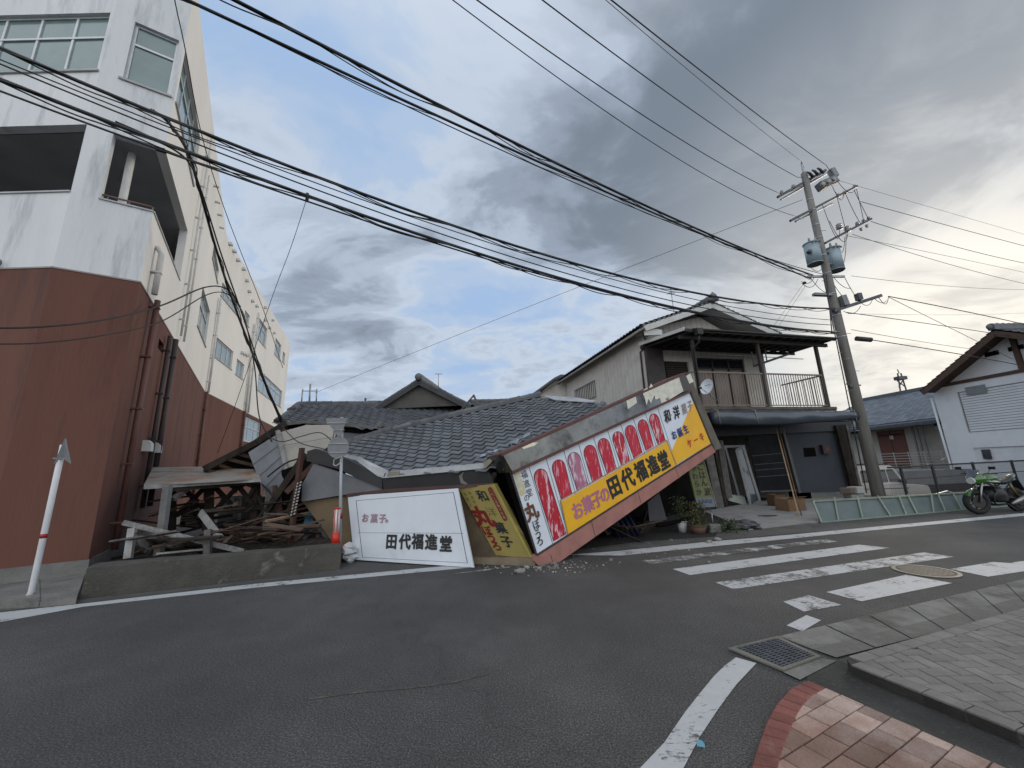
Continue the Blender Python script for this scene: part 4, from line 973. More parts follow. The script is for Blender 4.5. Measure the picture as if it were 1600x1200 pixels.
# walls
zl=VLp.z-.28; zr=VRp.z+.0; zapx=AP.z-.32
wm=MB()
hole1=HF.rect([(1036,553),(1074,552),(1080,600),(1042,602)]); hole2=HF.rect([(1086,546),(1163,548),(1172,640),(1092,640)])
hole1=[hole1[0],hole1[1],4.15,5.55]; hole2=[hole2[0],hole2[1],3.42,5.75]
HF.wall(wm,3.2,6.0,[hole1,hole2])
zL=VLp.z+.12; wm.poly([gp_(0,6.0),gp_(Lw,6.0),gp_(Lw,6.05),gp_(sA,zapx),gp_(0,zL)])
# left side wall (vertical boards) and back
BLc=HV+hv*LH; BRc=HW_+hv*LH
HS=Face(HV,BLc,0)
if HS.n.x>0: HS.n=-HS.n
hw=HS.rect([(900,609),(930,596),(933,627),(899,627)])
HS.wall(wm,0,zL,[hw])
for a,b in ((BLc,BRc),(BRc,HW_)): wm.poly([a,b,b+Z*6.1,a+Z*6.1])
wl=wm.build('wall',SIDV,house)
bd=MB()
for i in range(1,27):
    x=i*LH/27
    if hw[0]-.02<x<hw[1]+.02: bd.par(HS.P(x,hw[3],0),HS.u*.007,HS.n*.004,Z*(6.2-hw[3])); continue
    bd.par(HS.P(x,2,0),HS.u*.007,HS.n*.004,Z*4.2)
for i in range(1,22):
    x=i*Lw/22; zt=min(zL+(zapx-zL)*x/sA,6.05+(zapx-6.05)*(Lw-x)/(Lw-sA))-.02
    bd.par(HF.P(x,5.8,0),HF.u*.010,HF.n*.006,Z*(zt-5.8))
bd.build('board_joint',M('joint_brown',(.30,.285,.26)),wl)
# barred window at the side
m=MB(); m.par(HS.P(hw[0],hw[2],-.12),HS.u*(hw[1]-hw[0]),HS.n*.01,Z*(hw[3]-hw[2])); wn=m.build('side_window',DARKIN,house)
m=MB()
for i in range(13): 
    x=hw[0]+(hw[1]-hw[0])*i/12; m.par(HS.P(x-.012,hw[2]-.04,.03),HS.u*.024,HS.n*.02,Z*(hw[3]-hw[2]+.08))
m.par(HS.P(hw[0]-.03,hw[2]-.02,.05),HS.u*(hw[1]-hw[0]+.06),HS.n*.012,Z*.03); m.par(HS.P(hw[0]-.03,hw[3]-.02,.05),HS.u*(hw[1]-hw[0]+.06),HS.n*.012,Z*.03)
m.build('bars',M('black_bars',(.02,.02,.022),rough=.5),wn)
# gable vent
m=MB(); cV=V(HV,HW_,1098,492)+HF.n*.01; u_=HF.u; m.slab([cV-u_*.30-Z*.09,cV+u_*.33-Z*.09,cV+u_*.33+Z*.02,cV+u_*.05+Z*.20,cV-u_*.12+Z*.20,cV-u_*.30+Z*.04],HF.n*.02); m.build('gable_vent',DARKIN,house)
# roof
def hroof(a,b,L_,name='roof'):
    m=MB(); m.slab([a,b,b+hv*L_,a+hv*L_],(0,0,-.10)); r=m.build(name,HWHITE,house)
    v_=uu(b,a); 
    n_=hv.cross(v_)
    m=MB(); nz_=n_ if n_.z>0 else -n_; m.slab([q+nz_*.03 for q in (a,b,b+hv*L_,a+hv*L_)],-nz_*.025); m.build('underlay',TILEU,r)
    tiles('roof_tiles',r,b+nz_*.05,hv,v_,ccw([(0,0),(L_,0),(L_,(a-b).length+.05),(0,(a-b).length+.05)]),lift=.04)
    return r
ra_=hroof(VLp,AP,LH+1.2); rb_=hroof(VRp,AP,LH+1.2)
m=MB(); 
for p in (VLp,VRp):
    m.beam(p-hv*.03-Z*.12,AP-hv*.03-Z*.12,.05,.22)
m.build('bargeboard',HWHITE,house)
m=MB(); ridge(m,AP-hv*.12+Z*.06,AP+hv*(LH+1)+Z*.06,.11,.26,.14); 
for p in (VLp,VRp):
    k=int((p-AP).length/.24); 
    for i in range(k+1):
        q=AP.lerp(p,i/k)-hv*.06+Z*.03; m.tube([q,q+hv*.3],.055,8)
m.ball(AP-hv*.16+Z*.2,.16,.08,.15,6); m.ball(AP-hv*.14+Z*.07,.26,.08,.10,6); m.ball(AP-hv*.15+Z*.32,.05,.05,.08,5)
m.build('ridge',TILER,house)
m=MB(); a=VLp-Z*.16-hu*.03; m.tube([a-hv*.05,a+hv*(LH+1.2)],.05,8); m.tube([a+hv*.1,a+hv*.5+hu*.4-Z*.35,gp_(.05,zl-.5,-.1)-hu*.12,gp_(-.08,3.4,-.1)],.035,8); m.build('gutter_pipe',M('brown_gutter',(.06,.04,.035),rough=.5),house)
m=MB(); a=VLp-Z*.12; m.slab([a,a+hu*.62+Z*.02,a+hu*.62+Z*.02+hv*.72,a+hv*.72],(0,0,-.05)); m.slab([a-Z*.02,a+hu*.75,a+hu*.75-Z*.20,a-Z*.26],hv*.04); m.build('eave_box',HWHITE,house)
# rear lower roof
m=MB(); p0=VLp+hv*(LH+1.2)-Z*.03; r0=[D(876,585,(p0.y)),D(866,590,p0.y+.2),D(822,622,p0.y+2.2),D(812,626,p0.y+2.6)]
bk=Vector((1.5,.6,.02))
for a,b in zip(r0,r0[1:]): m.slab([a,b,b+bk*2,a+bk*2],(0,0,-.14))
m.build('rear_roof',TILER,house)
m=MB(); a=D(868,594,p0.y+.3); b=D(830,626,p0.y+2.2); m.slab([a,b,Vector((b.x,b.y,1)),Vector((a.x+1,a.y-.5,1)),Vector((a.x+1,a.y-.5,a.z+.2))],(.3,.3,0)); m.build('rear_wall',SIDV,house)
# shutter box / dark panel at left of front wall
m=MB(); q=[V(HV,HW_,x,y)+HF.n*.03 for x,y in ((1004,534),(1029,533),(1038,602),(1012,604))]; m.slab(q,HF.n*.14); m.build('shutter_box',M('brown_black_steel',(.055,.045,.045),(.035,.03,.03),rough=.5,sc_=5),house)
def reces(h,mat,nm,dep=.13): m=MB(); m.par(HF.P(h[0],h[2],-dep),HF.u*(h[1]-h[0]),HF.n*.02,Z*(h[3]-h[2])); return m.build(nm,mat,house)
w1=reces(hole1,WOODD,'louvre_window')
m=MB(); n=14
for i in range(n):
    z=hole1[2]+.02+(hole1[3]-hole1[2]-.04)*i/n; m.par(HF.P(hole1[0]+.12,z,-.10),HF.u*(hole1[1]-hole1[0]-.14),HF.n*.03,Z*.05)
m.build('louvre',M('dark_louvre',(.05,.038,.033),rough=.7),w1)
w2=reces(hole2,M('brown_curtain_glass',(.16,.11,.085),(.09,.062,.05),rough=.25,sc_=2,stretch=(7,7,.3),spec=.7),'balcony_window')
m=MB(); a,b,c,d=hole2; BRF=M('bronze_frame',(.035,.03,.028),rough=.45)
for x in (a,a+(b-a)*.36,a+(b-a)*.68,b-.06): m.par(HF.P(x,c,-.108),HF.u*.06,HF.n*.05,Z*(d-c))
for z in (c,5.3,d-.06): m.par(HF.P(a+.06,z,-.106),HF.u*(b-a-.12),HF.n*.04,Z*.05)
m.build('frame',BRF,w2)
m=MB(); m.par(HF.P(a+.05,5.36,-.10),HF.u*(b-a-.1),HF.n*.004,Z*.33); m.build('transom_glass',DGLASS,w2)
# balcony
BA=V(Vector((6,12.9,0)),Vector((11.87,14.35,0)),1090,640); BA.z=0; BB=V(Vector((6,12.9,0)),Vector((11.87,14.35,0)),1299,640); BB.z=0
BFc=Face(BA,BB,0); bP=lambda px,py:V(BA,BB,px,py)
zb=bP(1105,639).z; bw=1.75; DKB=M('dark_brown_timber',(.06,.05,.045),(.035,.03,.028),rough=.8,sc_=4,isl=.2)
m=MB(); m.par(BFc.P(-.25,zb-.14,.0),BFc.u*(BFc.L+.5),hv*(bw+.1),Z*.14); m.par(BFc.P(-.25,zb-.02,.03),BFc.u*(BFc.L+.5),-BFc.n*.12,Z*.10); bal=m.build('balcony_floor',M('grey_brown_deck',(.11,.10,.09),(.06,.055,.05),rough=.85),house)
zr_=bP(1100,581).z
ral=MB(); PBR=M('beige_brown_rail',(.20,.16,.125),(.15,.12,.095),rough=.5)
ral.par(BFc.P(.0,zr_-.03,-.05),BFc.u*BFc.L,-BFc.n*-.05,Z*.05); ral.par(BFc.P(0,zb+.12,-.05),BFc.u*BFc.L,BFc.n*.04,Z*.035)
k=52
for i in range(k+1): x=BFc.L*i/k; ral.par(BFc.P(x-.009,zb+.15,-.035),BFc.u*.018,BFc.n*.018,Z*(zr_-zb-.17))
R_=ral.build('railing',PBR,house)
ral=MB()
for (base,nn) in ((BFc.P(BFc.L,0,-.06),12),(BFc.P(0,0,-.06),12)):
    ral.beam(base+Z*(zr_),base+hv*bw+Z*(zr_),.045,.05); ral.beam(base+Z*(zb+.13),base+hv*bw+Z*(zb+.13),.04,.035)
    for i in range(nn): q=base+hv*(bw*(i+.5)/nn); ral.par(q+Z*(zb+.15)-hu*.008,hu*.016,hv*.016,Z*(zr_-zb-.17))
ral.build('side_railing',PBR,house)
for (x,nm) in (((BFc.sz(1092,600)[0]+.0),'a'),(BFc.sz(1194,590)[0],'b'),(BFc.L-.05,'c')):
    m=MB(); m.par(BFc.P(x-.05,zb,-.10),BFc.u*.10,BFc.n*.10,Z*(5.75-zb+.1)); m.build('post',DKB,house)
# canopy
c1=bP(1080,515)-hu*.0; c2=bP(1304,531); zc1=(c1.z+c2.z)/2
cF0=BFc.P(-.35,0,.35); cF1=BFc.P(BFc.L+.45,0,.35)
zf=V(cF0,cF1,1190,521).z
cB0=HF.P(-.15,6.15,.02); cB1=HF.P(HF.L+1.6,6.15,.02)
cF0=Vector((cF0.x,cF0.y,zf)); cF1=Vector((cF1.x,cF1.y,zf-.05))
m=MB(); m.slab([cF0,cF1,cB1,cB0],(0,0,.03)); can=m.build('balcony_roof',M('dark_sheet_roof',(.05,.05,.05),(.03,.03,.03),rough=.6),house)
m=MB()
for i in range(15):
    t=(i+.5)/15; m.beam(cF0.lerp(cF1,t)-Z*.06,cB0.lerp(cB1,t)-Z*.06,.05,.09)
m.beam(cF0+hv*.35-Z*.16,cF1+hv*.35-Z*.16,.09,.13); m.beam(cF0-Z*.03,cF1-Z*.03,.05,.10); m.beam(cB0-Z*.1-hv*.05,cB1-Z*.1-hv*.05,.06,.12)
m.build('rafter',DKB,can)
m=MB(); m.tube([cF0+Z*.0-hv*.05+hu*.3,cF1-hv*.05+Z*.0],.045,8); m.build('gutter',M('dark_gutter',(.03,.028,.027),rough=.5),can)
m=MB(); q=cF0+hu*.45-hv*.02; m.slab([q-hu*.13+Z*.0,q+hu*.13,q+hu*.10-Z*.22,q-hu*.10-Z*.22],-hv*.18); m.tube([q-hv*.09-Z*.2,q-hv*.05-Z*.45,q+hv*.3-Z*.62,q+hv*.3-Z*2.2],.035,8); m.build('rain_hopper',M('dark_gutter',(.03,.028,.027)),can)
# side upper boards at left of canopy (fascia running back to wall)
m=MB(); m.beam(cB0+Z*.05,cF0+Z*.02,.05,.12); m.build('canopy_side',HWHITE,can)
# laundry pole and bracket
m=MB(); a=D(1103,553,14.2); b=D(1255,561,14.4); m.tube([a,b],.014,6); m.build('laundry_pole',STEEL,house)
m=MB(); a=D(1178,572,13.7); b=D(1233,553,15.0); m.beam(a,b,.05,.08); 
for p,zt in ((a,.55),(b,.35),(a.lerp(b,.35),.5)): m.beam(p,p+Z*zt,.03,.03)
m.build('pole_bracket',BRF,house)
# rolled dark awning
AW=M('dark_vinyl_awning',(.035,.045,.06),(.06,.073,.09),rough=.28,sc_=1.5,bump=.5,bs=4,spec=.6)
m=MB(); za=zb-.10; prof=[(.02,0),(.30,-.02),(.36,-.10),(.36,-.30),(.28,-.42),(.02,-.44)]
ns=36; vs=[];fs=[]
x0=BFc.sz(1108,650)[0]; x1=BFc.sz(1326,650)[0]
for i in range(ns+1):
    t=i/ns
    for (d_,z_) in prof:
        wv=.018*math.sin(t*23+z_*9)+.012*math.sin(t*61+d_*13)
        vs.append(BFc.P(x0+(x1-x0)*t,za+z_*(1+.12*math.sin(t*5.1)),d_+wv*(d_>.1)))
kk=len(prof)
for i in range(ns):
    for j in range(kk): fs.append((i*kk+j,(i+1)*kk+j,(i+1)*kk+(j+1)%kk,i*kk+(j+1)%kk))
fs.append(tuple(range(kk))); fs.append(tuple(ns*kk+j for j in reversed(range(kk))))
m.smooth=True; m.add(vs,fs); m.smooth=False; aw=m.build('awning',AW,house)
m=MB(); 
for px in (1108,1166,1318): 
    x=BFc.sz(px,650)[0]; m.tube([BFc.P(x,za+.06,.2),BFc.P(x+.02,za-.0,.39),BFc.P(x+.10,za-.46,.35)],.012,6)
m.build('cord',M('beige_cord',(.30,.28,.22)),aw)
# ground floor: dark room, racked posts, door frames, grey panel
WGL=HF.P(-.0,0,.15); 
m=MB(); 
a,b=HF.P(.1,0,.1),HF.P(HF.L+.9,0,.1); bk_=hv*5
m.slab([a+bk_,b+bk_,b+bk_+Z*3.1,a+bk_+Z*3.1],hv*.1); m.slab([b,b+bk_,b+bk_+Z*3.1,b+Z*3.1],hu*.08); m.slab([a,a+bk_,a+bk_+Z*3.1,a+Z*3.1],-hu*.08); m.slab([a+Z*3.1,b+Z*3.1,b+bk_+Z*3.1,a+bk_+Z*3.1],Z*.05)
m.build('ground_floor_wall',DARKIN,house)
g0=HF.P(0,0,.35); gl=lambda px,py,d=0:V(g0+HF.n*d,g0+HF.n*d+hu,px,py)
m=MB(); m.slab([gl(1115,650,.1),gl(1333,650,.1),gl(1330,672,.1),gl(1115,682,.1)],hv*.1); m.build('lintel',M('lintel_dark',(.03,.032,.036),rough=.6),house)
m=MB(); m.slab([gl(1227,670),gl(1303,668),gl(1340,768),gl(1251,770)],hv*.08); gp2=m.build('grey_panel',M('blue_grey_panel',(.042,.048,.060),(.030,.035,.044),rough=.8,sc_=1.5),house)
m=MB(); m.slab([gl(1255,700,.01),gl(1273,699,.01),gl(1276,713,.01),gl(1257,714,.01)],hv*.005); m.build('small_opening',DARKIN,gp2)
m=MB(); q=gl(1290,702,.08); m.cbox(q,hu*.40,hv*.12,Z*.36); m.build('signbox',M('dull_red_box',(.05,.022,.024),(.03,.015,.017),rough=.6),gp2)
m=MB(); m.cbox(q+HF.n*.065,hu*.16,hv*.01,Z*.13); m.build('signbox_face',M('pale_box_face',(.09,.055,.06)),gp2)
def gpost(name,p,q,w_,t_,mat,lab=None): m=MB(); m.beam(p,q,w_,t_,upv=(0,1,0)); return m.build(name,mat,house,label=lab)
gpost('leaning_post',gl(1312,664,.2),gl(1340,775,.2),.42,.12,WOODD)
gpost('leaning_post',gl(1322,664,.5),gl(1346,776,.4),.09,.09,WOODG)
gpost('leaning_post',gl(1222,668,.05),gl(1249,770,.05),.10,.10,M('grey_metal_frame',(.10,.10,.10),(.06,.06,.06),rough=.5))
gpost('leaning_post',gl(1105,700,.6),gl(1128,812,.8),.28,.14,WOODG); gpost('leaning_post',gl(1111,668,.3),gl(1136,800,.4),.12,.10,WOODD)
gpost('leaning_post',gl(1124,688,.2),gl(1139,778,.2),.22,.10,WOODG)
DGF=M('door_frame_grey',(.20,.205,.21),(.13,.135,.14),rough=.5)
m=MB()
for (p,q) in (((1132,697),(1156,782)),((1128,698),(1163,697)),((1162,699),(1181,768))): m.beam(gl(*p,.0),gl(*q,.0),.08,.08,upv=(0,1,0))
m.build('door_frame',DGF,house)
m=MB(); P4=[gl(1150,703,.25),gl(1161,699,.35),gl(1187,783,.55),gl(1173,792,.45)]
for i in range(4): m.beam(P4[i],P4[(i+1)%4],.09,.05,upv=(0,1,0))
dl=m.build('door_leaf',DGF,house)
m=MB(); m.slab([P4[i]+hv*.01 for i in range(4)],hv*.008); m.build('door_glass',M('door_glass',(.07,.085,.10),rough=.1,spec=.8),dl)
m=MB(); m.slab([gl(1168,682,-.05),gl(1221,676,-.05),gl(1246,765,-.05),gl(1187,768,-.05)],hv*.02); sw=m.build('shop_window',M('dim_shop_glass',(.006,.007,.009),(.014,.016,.019),rough=.5,sc_=2,spec=.08),house)
m=MB()
for t in (.36,.52,.62,.74): m.beam(gl(1168,682,-.045).lerp(gl(1187,768,-.045),t),gl(1221,676,-.045).lerp(gl(1246,765,-.045),t),.012,.02)
m.beam(gl(1187,768,-.0),gl(1248,766,-.0),.08,.05); m.build('reflected_lines',M('reflected_line_grey',(.07,.075,.085)),sw)  # pale bars imitate lines reflected in the glass, above a bottom rail
m=MB(); m.slab([gl(1138,782,.1),gl(1168,790,.3),gl(1163,776,.1),gl(1137,773,.0)],(0,.1,.03)); m.build('threshold_board',M('pale_green_board',(.30,.34,.30),rough=.6),house)
# things standing in front of the house
def single_beam(name,p,q,w_,t_,mat,label,cat,group=None): m=MB(); m.beam(p,q,w_,t_); return single(name,m,mat,label,cat,group)
single_beam('prop_pole',gl(1212,666,.6),G(1249,808),.035,.035,WOODT,'thin tan prop pole leaning from the awning, the left one of the pair','pole')
single_beam('prop_pole',gl(1216,666,.65),G(1253,807.5),.03,.03,WOODB,'thin brown prop pole leaning from the awning, the right one of the pair','pole')
def carton(p,sx,sy,sz_,rz,label,mat,opened=False):
    m=MB(); m.box(p+Z*sz_/2,sx,sy,sz_,rz); r=root('cardboard_box',label,'box',p,'boxes on the apron'); m.build('box_body',mat,r,bevel=.006)
    k=MB(); mm=Matrix.Rotation(rz,3,'Z'); k.cbox(p+Z*(sz_+.003),mm@Vector((sx,0,0)),mm@Vector((0,.06,0)),Vector((0,0,.003))); k.build('tape',M('brown_tape',(.33,.24,.14),rough=.3),r)
    k=MB(); k.cbox(p+Z*(sz_+.03)+mm@Vector((0,-sy/2-.04,0)),mm@Vector((sx,0,0)),mm@Vector((0,.12,-.06)),Vector((0,0,.005))); k.build('flap',mat,r)
CARD=M('cardboard',(.20,.12,.065),(.15,.09,.05),rough=.85,sc_=2); CARD2=M('dark_cardboard',(.12,.075,.045),(.09,.055,.035),rough=.85)
g_=G(1236,797,.03); carton(Vector((g_.x,g_.y,.03)),.62,.5,.36,.2,'larger tan cardboard box beside the leaning prop poles',CARD)
g_=G(1214,790,.03); carton(Vector((g_.x,g_.y,.03)),.36,.42,.38,.1,'darker cardboard box left of the tan one, under the shop window',CARD2)
# satellite dish
def dish():
    c=D(1106,605,12.2); r=root('satellite_dish','white oval satellite dish mounted beside the balcony railing','satellite dish',c-Z*.4)
    ax=Vector((-.85,-.45,.30)).normalized(); s=ax.cross(Z).normalized(); t=s.cross(ax)
    m=MB(); vs=[];fs=[]; n=24
    for j in range(5):
        rr=.27*j/4
        for i in range(n):
            a=2*math.pi*i/n; vs.append(c+s*math.cos(a)*rr*.85+t*math.sin(a)*rr+ax*(.35*rr*rr/.27-.03))
    for j in range(4):
        for i in range(n): fs.append((j*n+i,j*n+(i+1)%n,(j+1)*n+(i+1)%n,(j+1)*n+i))
    m.smooth=True; m.add(vs,fs); m.build('reflector',M('dish_white',(.62,.66,.70),rough=.4),r)
    m=MB(); m.tube([c-t*.2,c-t*.16+ax*.34],.012,6); m.tube([c-ax*.03,c-ax*.10-Z*.25,c-ax*.3-Z*.27+Vector((.25,.4,0))],.02,8); m.build('arm',STEEL,r)
    m=MB(); m.tube([c-t*.15+ax*.30,c-t*.13+ax*.38],.035,10); m.build('receiver',M('dish_grey',(.12,.12,.13)),r)
    m=MB(); write(m,'DXANTENNA',[c+t*.07+s*(-.09+.0225*i)+ax*.012 for i in range(9)],-s if (-s).x>0 else s,t,ax,.035,.01); m.build('lettering',M('blue_print',(.05,.09,.2)),r)
dish()
# vertical shop banner board in the gap and plants
def banner():
    g0_=Vector((4.4,9.9,0)); P=lambda px,py:V(g0_,g0_+Vector((.95,.30,0)),px,py)
    r=root('hanging_board','dull green board with dark vertical lettering hanging behind the slanting sign','signboard',P(1105,795))
    n=Vector((.3,-.95,0)); u=Vector((.95,.30,0)); v=(P(1078,720)-P(1092,790)).normalized()
    q=[P(1090,793),P(1118,792),P(1098,716),P(1073,722)]
    m=MB(); m.slab(q,-n*.04); pn=m.build('panel',M('green_board',(.14,.15,.055),(.10,.11,.045),rough=.6),r)
    m=MB(); m.slab([P(1090,793)+n*.002,P(1118,792)+n*.002,P(1114,777)+n*.002,P(1087,778)+n*.002],n*.003); m.build('grey_label',M('grey_label',(.14,.16,.20)),pn)
    m=MB(); m.beam(P(1119,792)+n*.01,P(1098,716)+n*.01,.012,.012); m.build('edge',M('pale_edge',(.3,.3,.22)),pn)
    m=MB(); write(m,'ごはん波',[P(x,y)+n*.002 for x,y in ((1094,729),(1097,742),(1100,754),(1105,768))],u,v,n,.21,.012); write(m,'やわらか',[P(x,y)+n*.002 for x,y in ((1084,732),(1086,744),(1089,756),(1092,769))],u,v,n,.17,.01); m.build('lettering',INKK,pn)
    m=MB(); write(m,'大牟田店',[P(1092+6*i,783)+n*.006 for i in range(4)],u,v,n,.10,.002); write(m,'栄',[P(1094,789)+n*.006],u,v,n,.08,.002); m.build('small_lettering',M('dim_ink',(.03,.035,.05)),pn)
banner()
LEAF=M('dark_leaf',(.035,.055,.022),(.06,.08,.03),rough=.6,isl=.4); LEAFY=M('yellowish_leaf',(.10,.11,.035),(.06,.07,.02),rough=.6,isl=.4)
def bush(mb,c,rx,rz,n,ls):
    for i in range(n):
        p=Vector((random.gauss(0,.42)*rx,random.gauss(0,.42)*rx,random.uniform(0,1)*rz)); q=c+p
        d=Vector((random.uniform(-1,1),random.uniform(-1,1),random.uniform(-.3,1))).normalized(); s=d.cross(Vector((random.random(),random.random(),random.random()))).normalized()
        l=ls*random.uniform(.6,1.3); mb.add([q-d*l/2,q+s*l*.22,q+d*l/2,q-s*l*.22],[(0,1,2,3)])
def pot(px,py,r0,r1,h,mat,label,rx,rz,n,leaf,nm='potted_plant'):
    g=G(px,py); r=root(nm,label,'potted plant',g,'potted plants under the slanting sign')
    m=MB(); m.tube([g+Z*.0,g+Z*h*.92],[r0,r1],20); m.tube([g+Z*h*.88,g+Z*h],[r1*1.07]*2,20); m.build('pot',mat,r)
    m=MB(); m.tube([g+Z*h,g+Z*(h+.004)],r1*.95,16); m.build('soil',M('soil',(.03,.024,.018),rough=1),r)
    m=MB(); 
    for i in range(7): m.tube([g+Z*h,g+Z*(h+rz*.5)+Vector((random.gauss(0,rx*.2),random.gauss(0,rx*.2),0)),g+Z*(h+rz*.9)+Vector((random.gauss(0,rx*.4),random.gauss(0,rx*.4),0))],.005,5)
    m.build('stem',WOODB,r); m=MB(); bush(m,g+Z*h,rx,rz,n,.06); m.build('foliage',leaf,r)
pot(1067,832,.085,.115,.26,M('white_pot',(.40,.41,.42),rough=.5),'white plastic pot with a sparse dark plant under the sign',.22,.55,260,LEAF)
pot(1092,834,.13,.19,.20,M('terracotta',(.12,.07,.05),rough=.8),'wide brown pot with a bushy plant next to the white pot',.32,.50,420,LEAFY)
g=G(1116,832); r=root('weight_stand','grey concrete block with a short pole in it beside the pots','stand base',g)
m=MB(); m.slab([g+Vector((-.12,-.1,0)),g+Vector((.13,-.1,0)),g+Vector((.13,.12,0)),g+Vector((-.12,.12,0))],(0.0,.0,.19)); m.build('block',CONC,r,bevel=.02)
m=MB(); m.tube([g+Z*.19,g+Z*.42],.014,8); m.build('pole',STEEL,r)
# black rubbish bag and torn branches
def bag(px,py,s,label):
    c=G(px,py); m=MB(); n=14; vs=[];fs=[]
    for i in range(n+1):
        t=math.pi*i/n
        for k in range(20):
            p=2*math.pi*k/20; d=Vector((math.sin(t)*math.cos(p),math.sin(t)*math.sin(p),math.cos(t)))
            r_=1+.35*noise.noise(d*2.2+Vector((px,0,0)))+.12*noise.noise(d*7)
            q=Vector((d.x*s*1.9*r_,d.y*s*1.0*r_,max(d.z*s*.75*r_,-.3*s)+.3*s)); vs.append(c+q)
    for i in range(n):
        for k in range(20): fs.append((i*20+k,(i+1)*20+k,(i+1)*20+(k+1)%20,i*20+(k+1)%20))
    m.add(vs,fs); single('rubbish_bag',m,M('black_plastic',(.012,.013,.016),(.02,.022,.026),rough=.25,spec=.7),label,'rubbish bag')
bag(1160,827,.20,'crumpled black plastic bag lying on the concrete apron')
m=MB(); c=G(1133,832)
for i in range(46):
    a=random.uniform(0,6.28); m.tube([c+Z*.02,c+Vector((math.cos(a)*.2,math.sin(a)*.15,.12+random.random()*.12)),c+Vector((math.cos(a)*.42,math.sin(a)*.3,.03+random.random()*.15))],.003,4)
bush(m,c,.45,.28,220,.06); single('uprooted_shrub',m,LEAF,'tangle of torn dark branches left of the black bag','shrub')
m=MB(); c=G(1200,806,.033)
for i in range(1): m.slab([c+Vector((.26*math.cos(a)*(1+.2*math.sin(3*a)),.12*math.sin(a),0)) for a in [i*.42 for i in range(15)]],(0,0,.006))
single('drain_cover',m,PIPED,'dark flat drain lid lying on the pale apron','drain cover')
sheet('shop_floor',[(838,872),(905,858),(1000,846),(1118,838),(1135,800),(1060,790),(830,800),(780,860)],M('shaded_wet_dirt',(.028,.025,.022),(.014,.013,.012),rough=.9,sc_=4,bump=1,bs=25,c3=(.07,.065,.058),s3=14,t3=.62,w3=.06),z=.012)  # wet rubble dirt, coloured darker still to deepen the shade under the sign
rq=random.Random(3)
for i in range(16):
    c=G(rq.uniform(900,1060),rq.uniform(822,846)); c.z=.05+rq.random()*.25; a_=rq.uniform(-.8,1.2); d_=Vector((math.cos(a_),math.sin(a_),rq.gauss(0,.2))).normalized(); m=MB(); L__=rq.uniform(.4,1.3); m.beam(c-d_*L__/2,c+d_*L__/2,rq.uniform(.06,.3),.03,upv=(rq.gauss(0,.5),rq.gauss(0,.5),1)); single('broken_board',m,[WOODD,DARKIN,WOODB][i%3],['dark','black','brown'][i%3]+' broken board in the shadow under the slanting sign','plank',['dark','black','brown'][i%3]+' boards under the slanting sign')
m=MB(); c=D(962,828,9.2); 
for i in range(5): m.tube([c+Vector((.12*i-.2,.1*i,-.1)),c+Vector((.12*i-.1,.05*i,.25)),c+Vector((.12*i+.05,0,-.15))],.05,6)
single('blue_tarpaulin',m,M('navy_tarp',(.012,.018,.05),rough=.5),'dark blue crumpled cloth in the shadow under the slanting sign','cloth')
m=MB(); q_=[D(1012,785,9.6),D(1030,770,9.7),D(1042,812,9.6),D(1015,815,9.5)]; m.slab(q_,(0,.03,0)); single('hanging_rag',m,M('grey_rag',(.07,.07,.075),rough=.9),'grey rag hanging in the gap under the slanting sign','cloth')
# near-black walls added behind the sign to keep skylight out of the void
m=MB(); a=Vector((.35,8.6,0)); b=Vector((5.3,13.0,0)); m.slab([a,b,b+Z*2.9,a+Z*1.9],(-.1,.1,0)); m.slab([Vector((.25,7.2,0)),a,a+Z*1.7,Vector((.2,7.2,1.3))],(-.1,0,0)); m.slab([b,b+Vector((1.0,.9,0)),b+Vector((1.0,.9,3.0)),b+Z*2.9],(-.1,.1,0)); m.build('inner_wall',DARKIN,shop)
m=MB(); m.slab([SP(935,648,-.66),SP(1060,592,-.66),b+Z*2.9,a.lerp(b,.4)+Z*2.3],-Z*.08); m.build('unseen_void_cover',TILEU,shop)  # unseen slab added over the void to block skylight
# ------------------------------------------------------------------ green metal fence panel fallen by the road
def gpanel():
    r=root('fallen_fence_panel','long pale green ribbed steel panel lying on its side by the kerb','panel',G(1283,817))
    B0,B1=G(1283,817),G(1602,789); n=Vector((-(B1-B0).y,(B1-B0).x,0)).normalized()
    T0=V(B0+n*.25,B1+n*.25,1269,783); T1=V(B0+n*.25,B1+n*.25,1524,769); 
    GR=M('sea_green_sheet',(.095,.122,.12),(.07,.092,.092),rough=.5,sc_=2.5,bump=.2,bs=6,c3=(.13,.15,.13),s3=2,t3=.64,w3=.15); GF=M('pale_green_frame',(.21,.26,.20),(.15,.185,.145),rough=.55,sc_=5)
    T1=T0+(T1-T0)*1.15
    m=MB(); m.slab([B0,B0+(B1-B0)*1.0,T1,T0],n*.015); m.build('sheet',GR,r)
    m=MB(); m.beam(T0-n*.02,T1-n*.02,.05,.04); m.beam(B0-n*.02+Z*.02,B1-n*.02+Z*.02,.04,.03); m.beam(B0-n*.02,T0-n*.02,.04,.04); m.build('frame',GF,r)
    for (tb,tt) in zip((1309,1347,1390,1415,1432,1458,1476,1502,1530),(1302,1338,1369,1402,1416,1453,1463,1486,1510)):
        a=V(B0-n*.02,B1-n*.02,tb,808-(tb-1283)*.07); a.z=max(a.z,.02); b=PLN(B0,B1,T0,tt,779-(tt-1270)*.045)-n*.03
        tb_=(a-B0).dot(uu(B0,B1)); a=B0+uu(B0,B1)*tb_-n*.02+Z*.02
        m=MB(); m.beam(a,b,.035,.03); m.build('rib',GF,r)
gpanel()
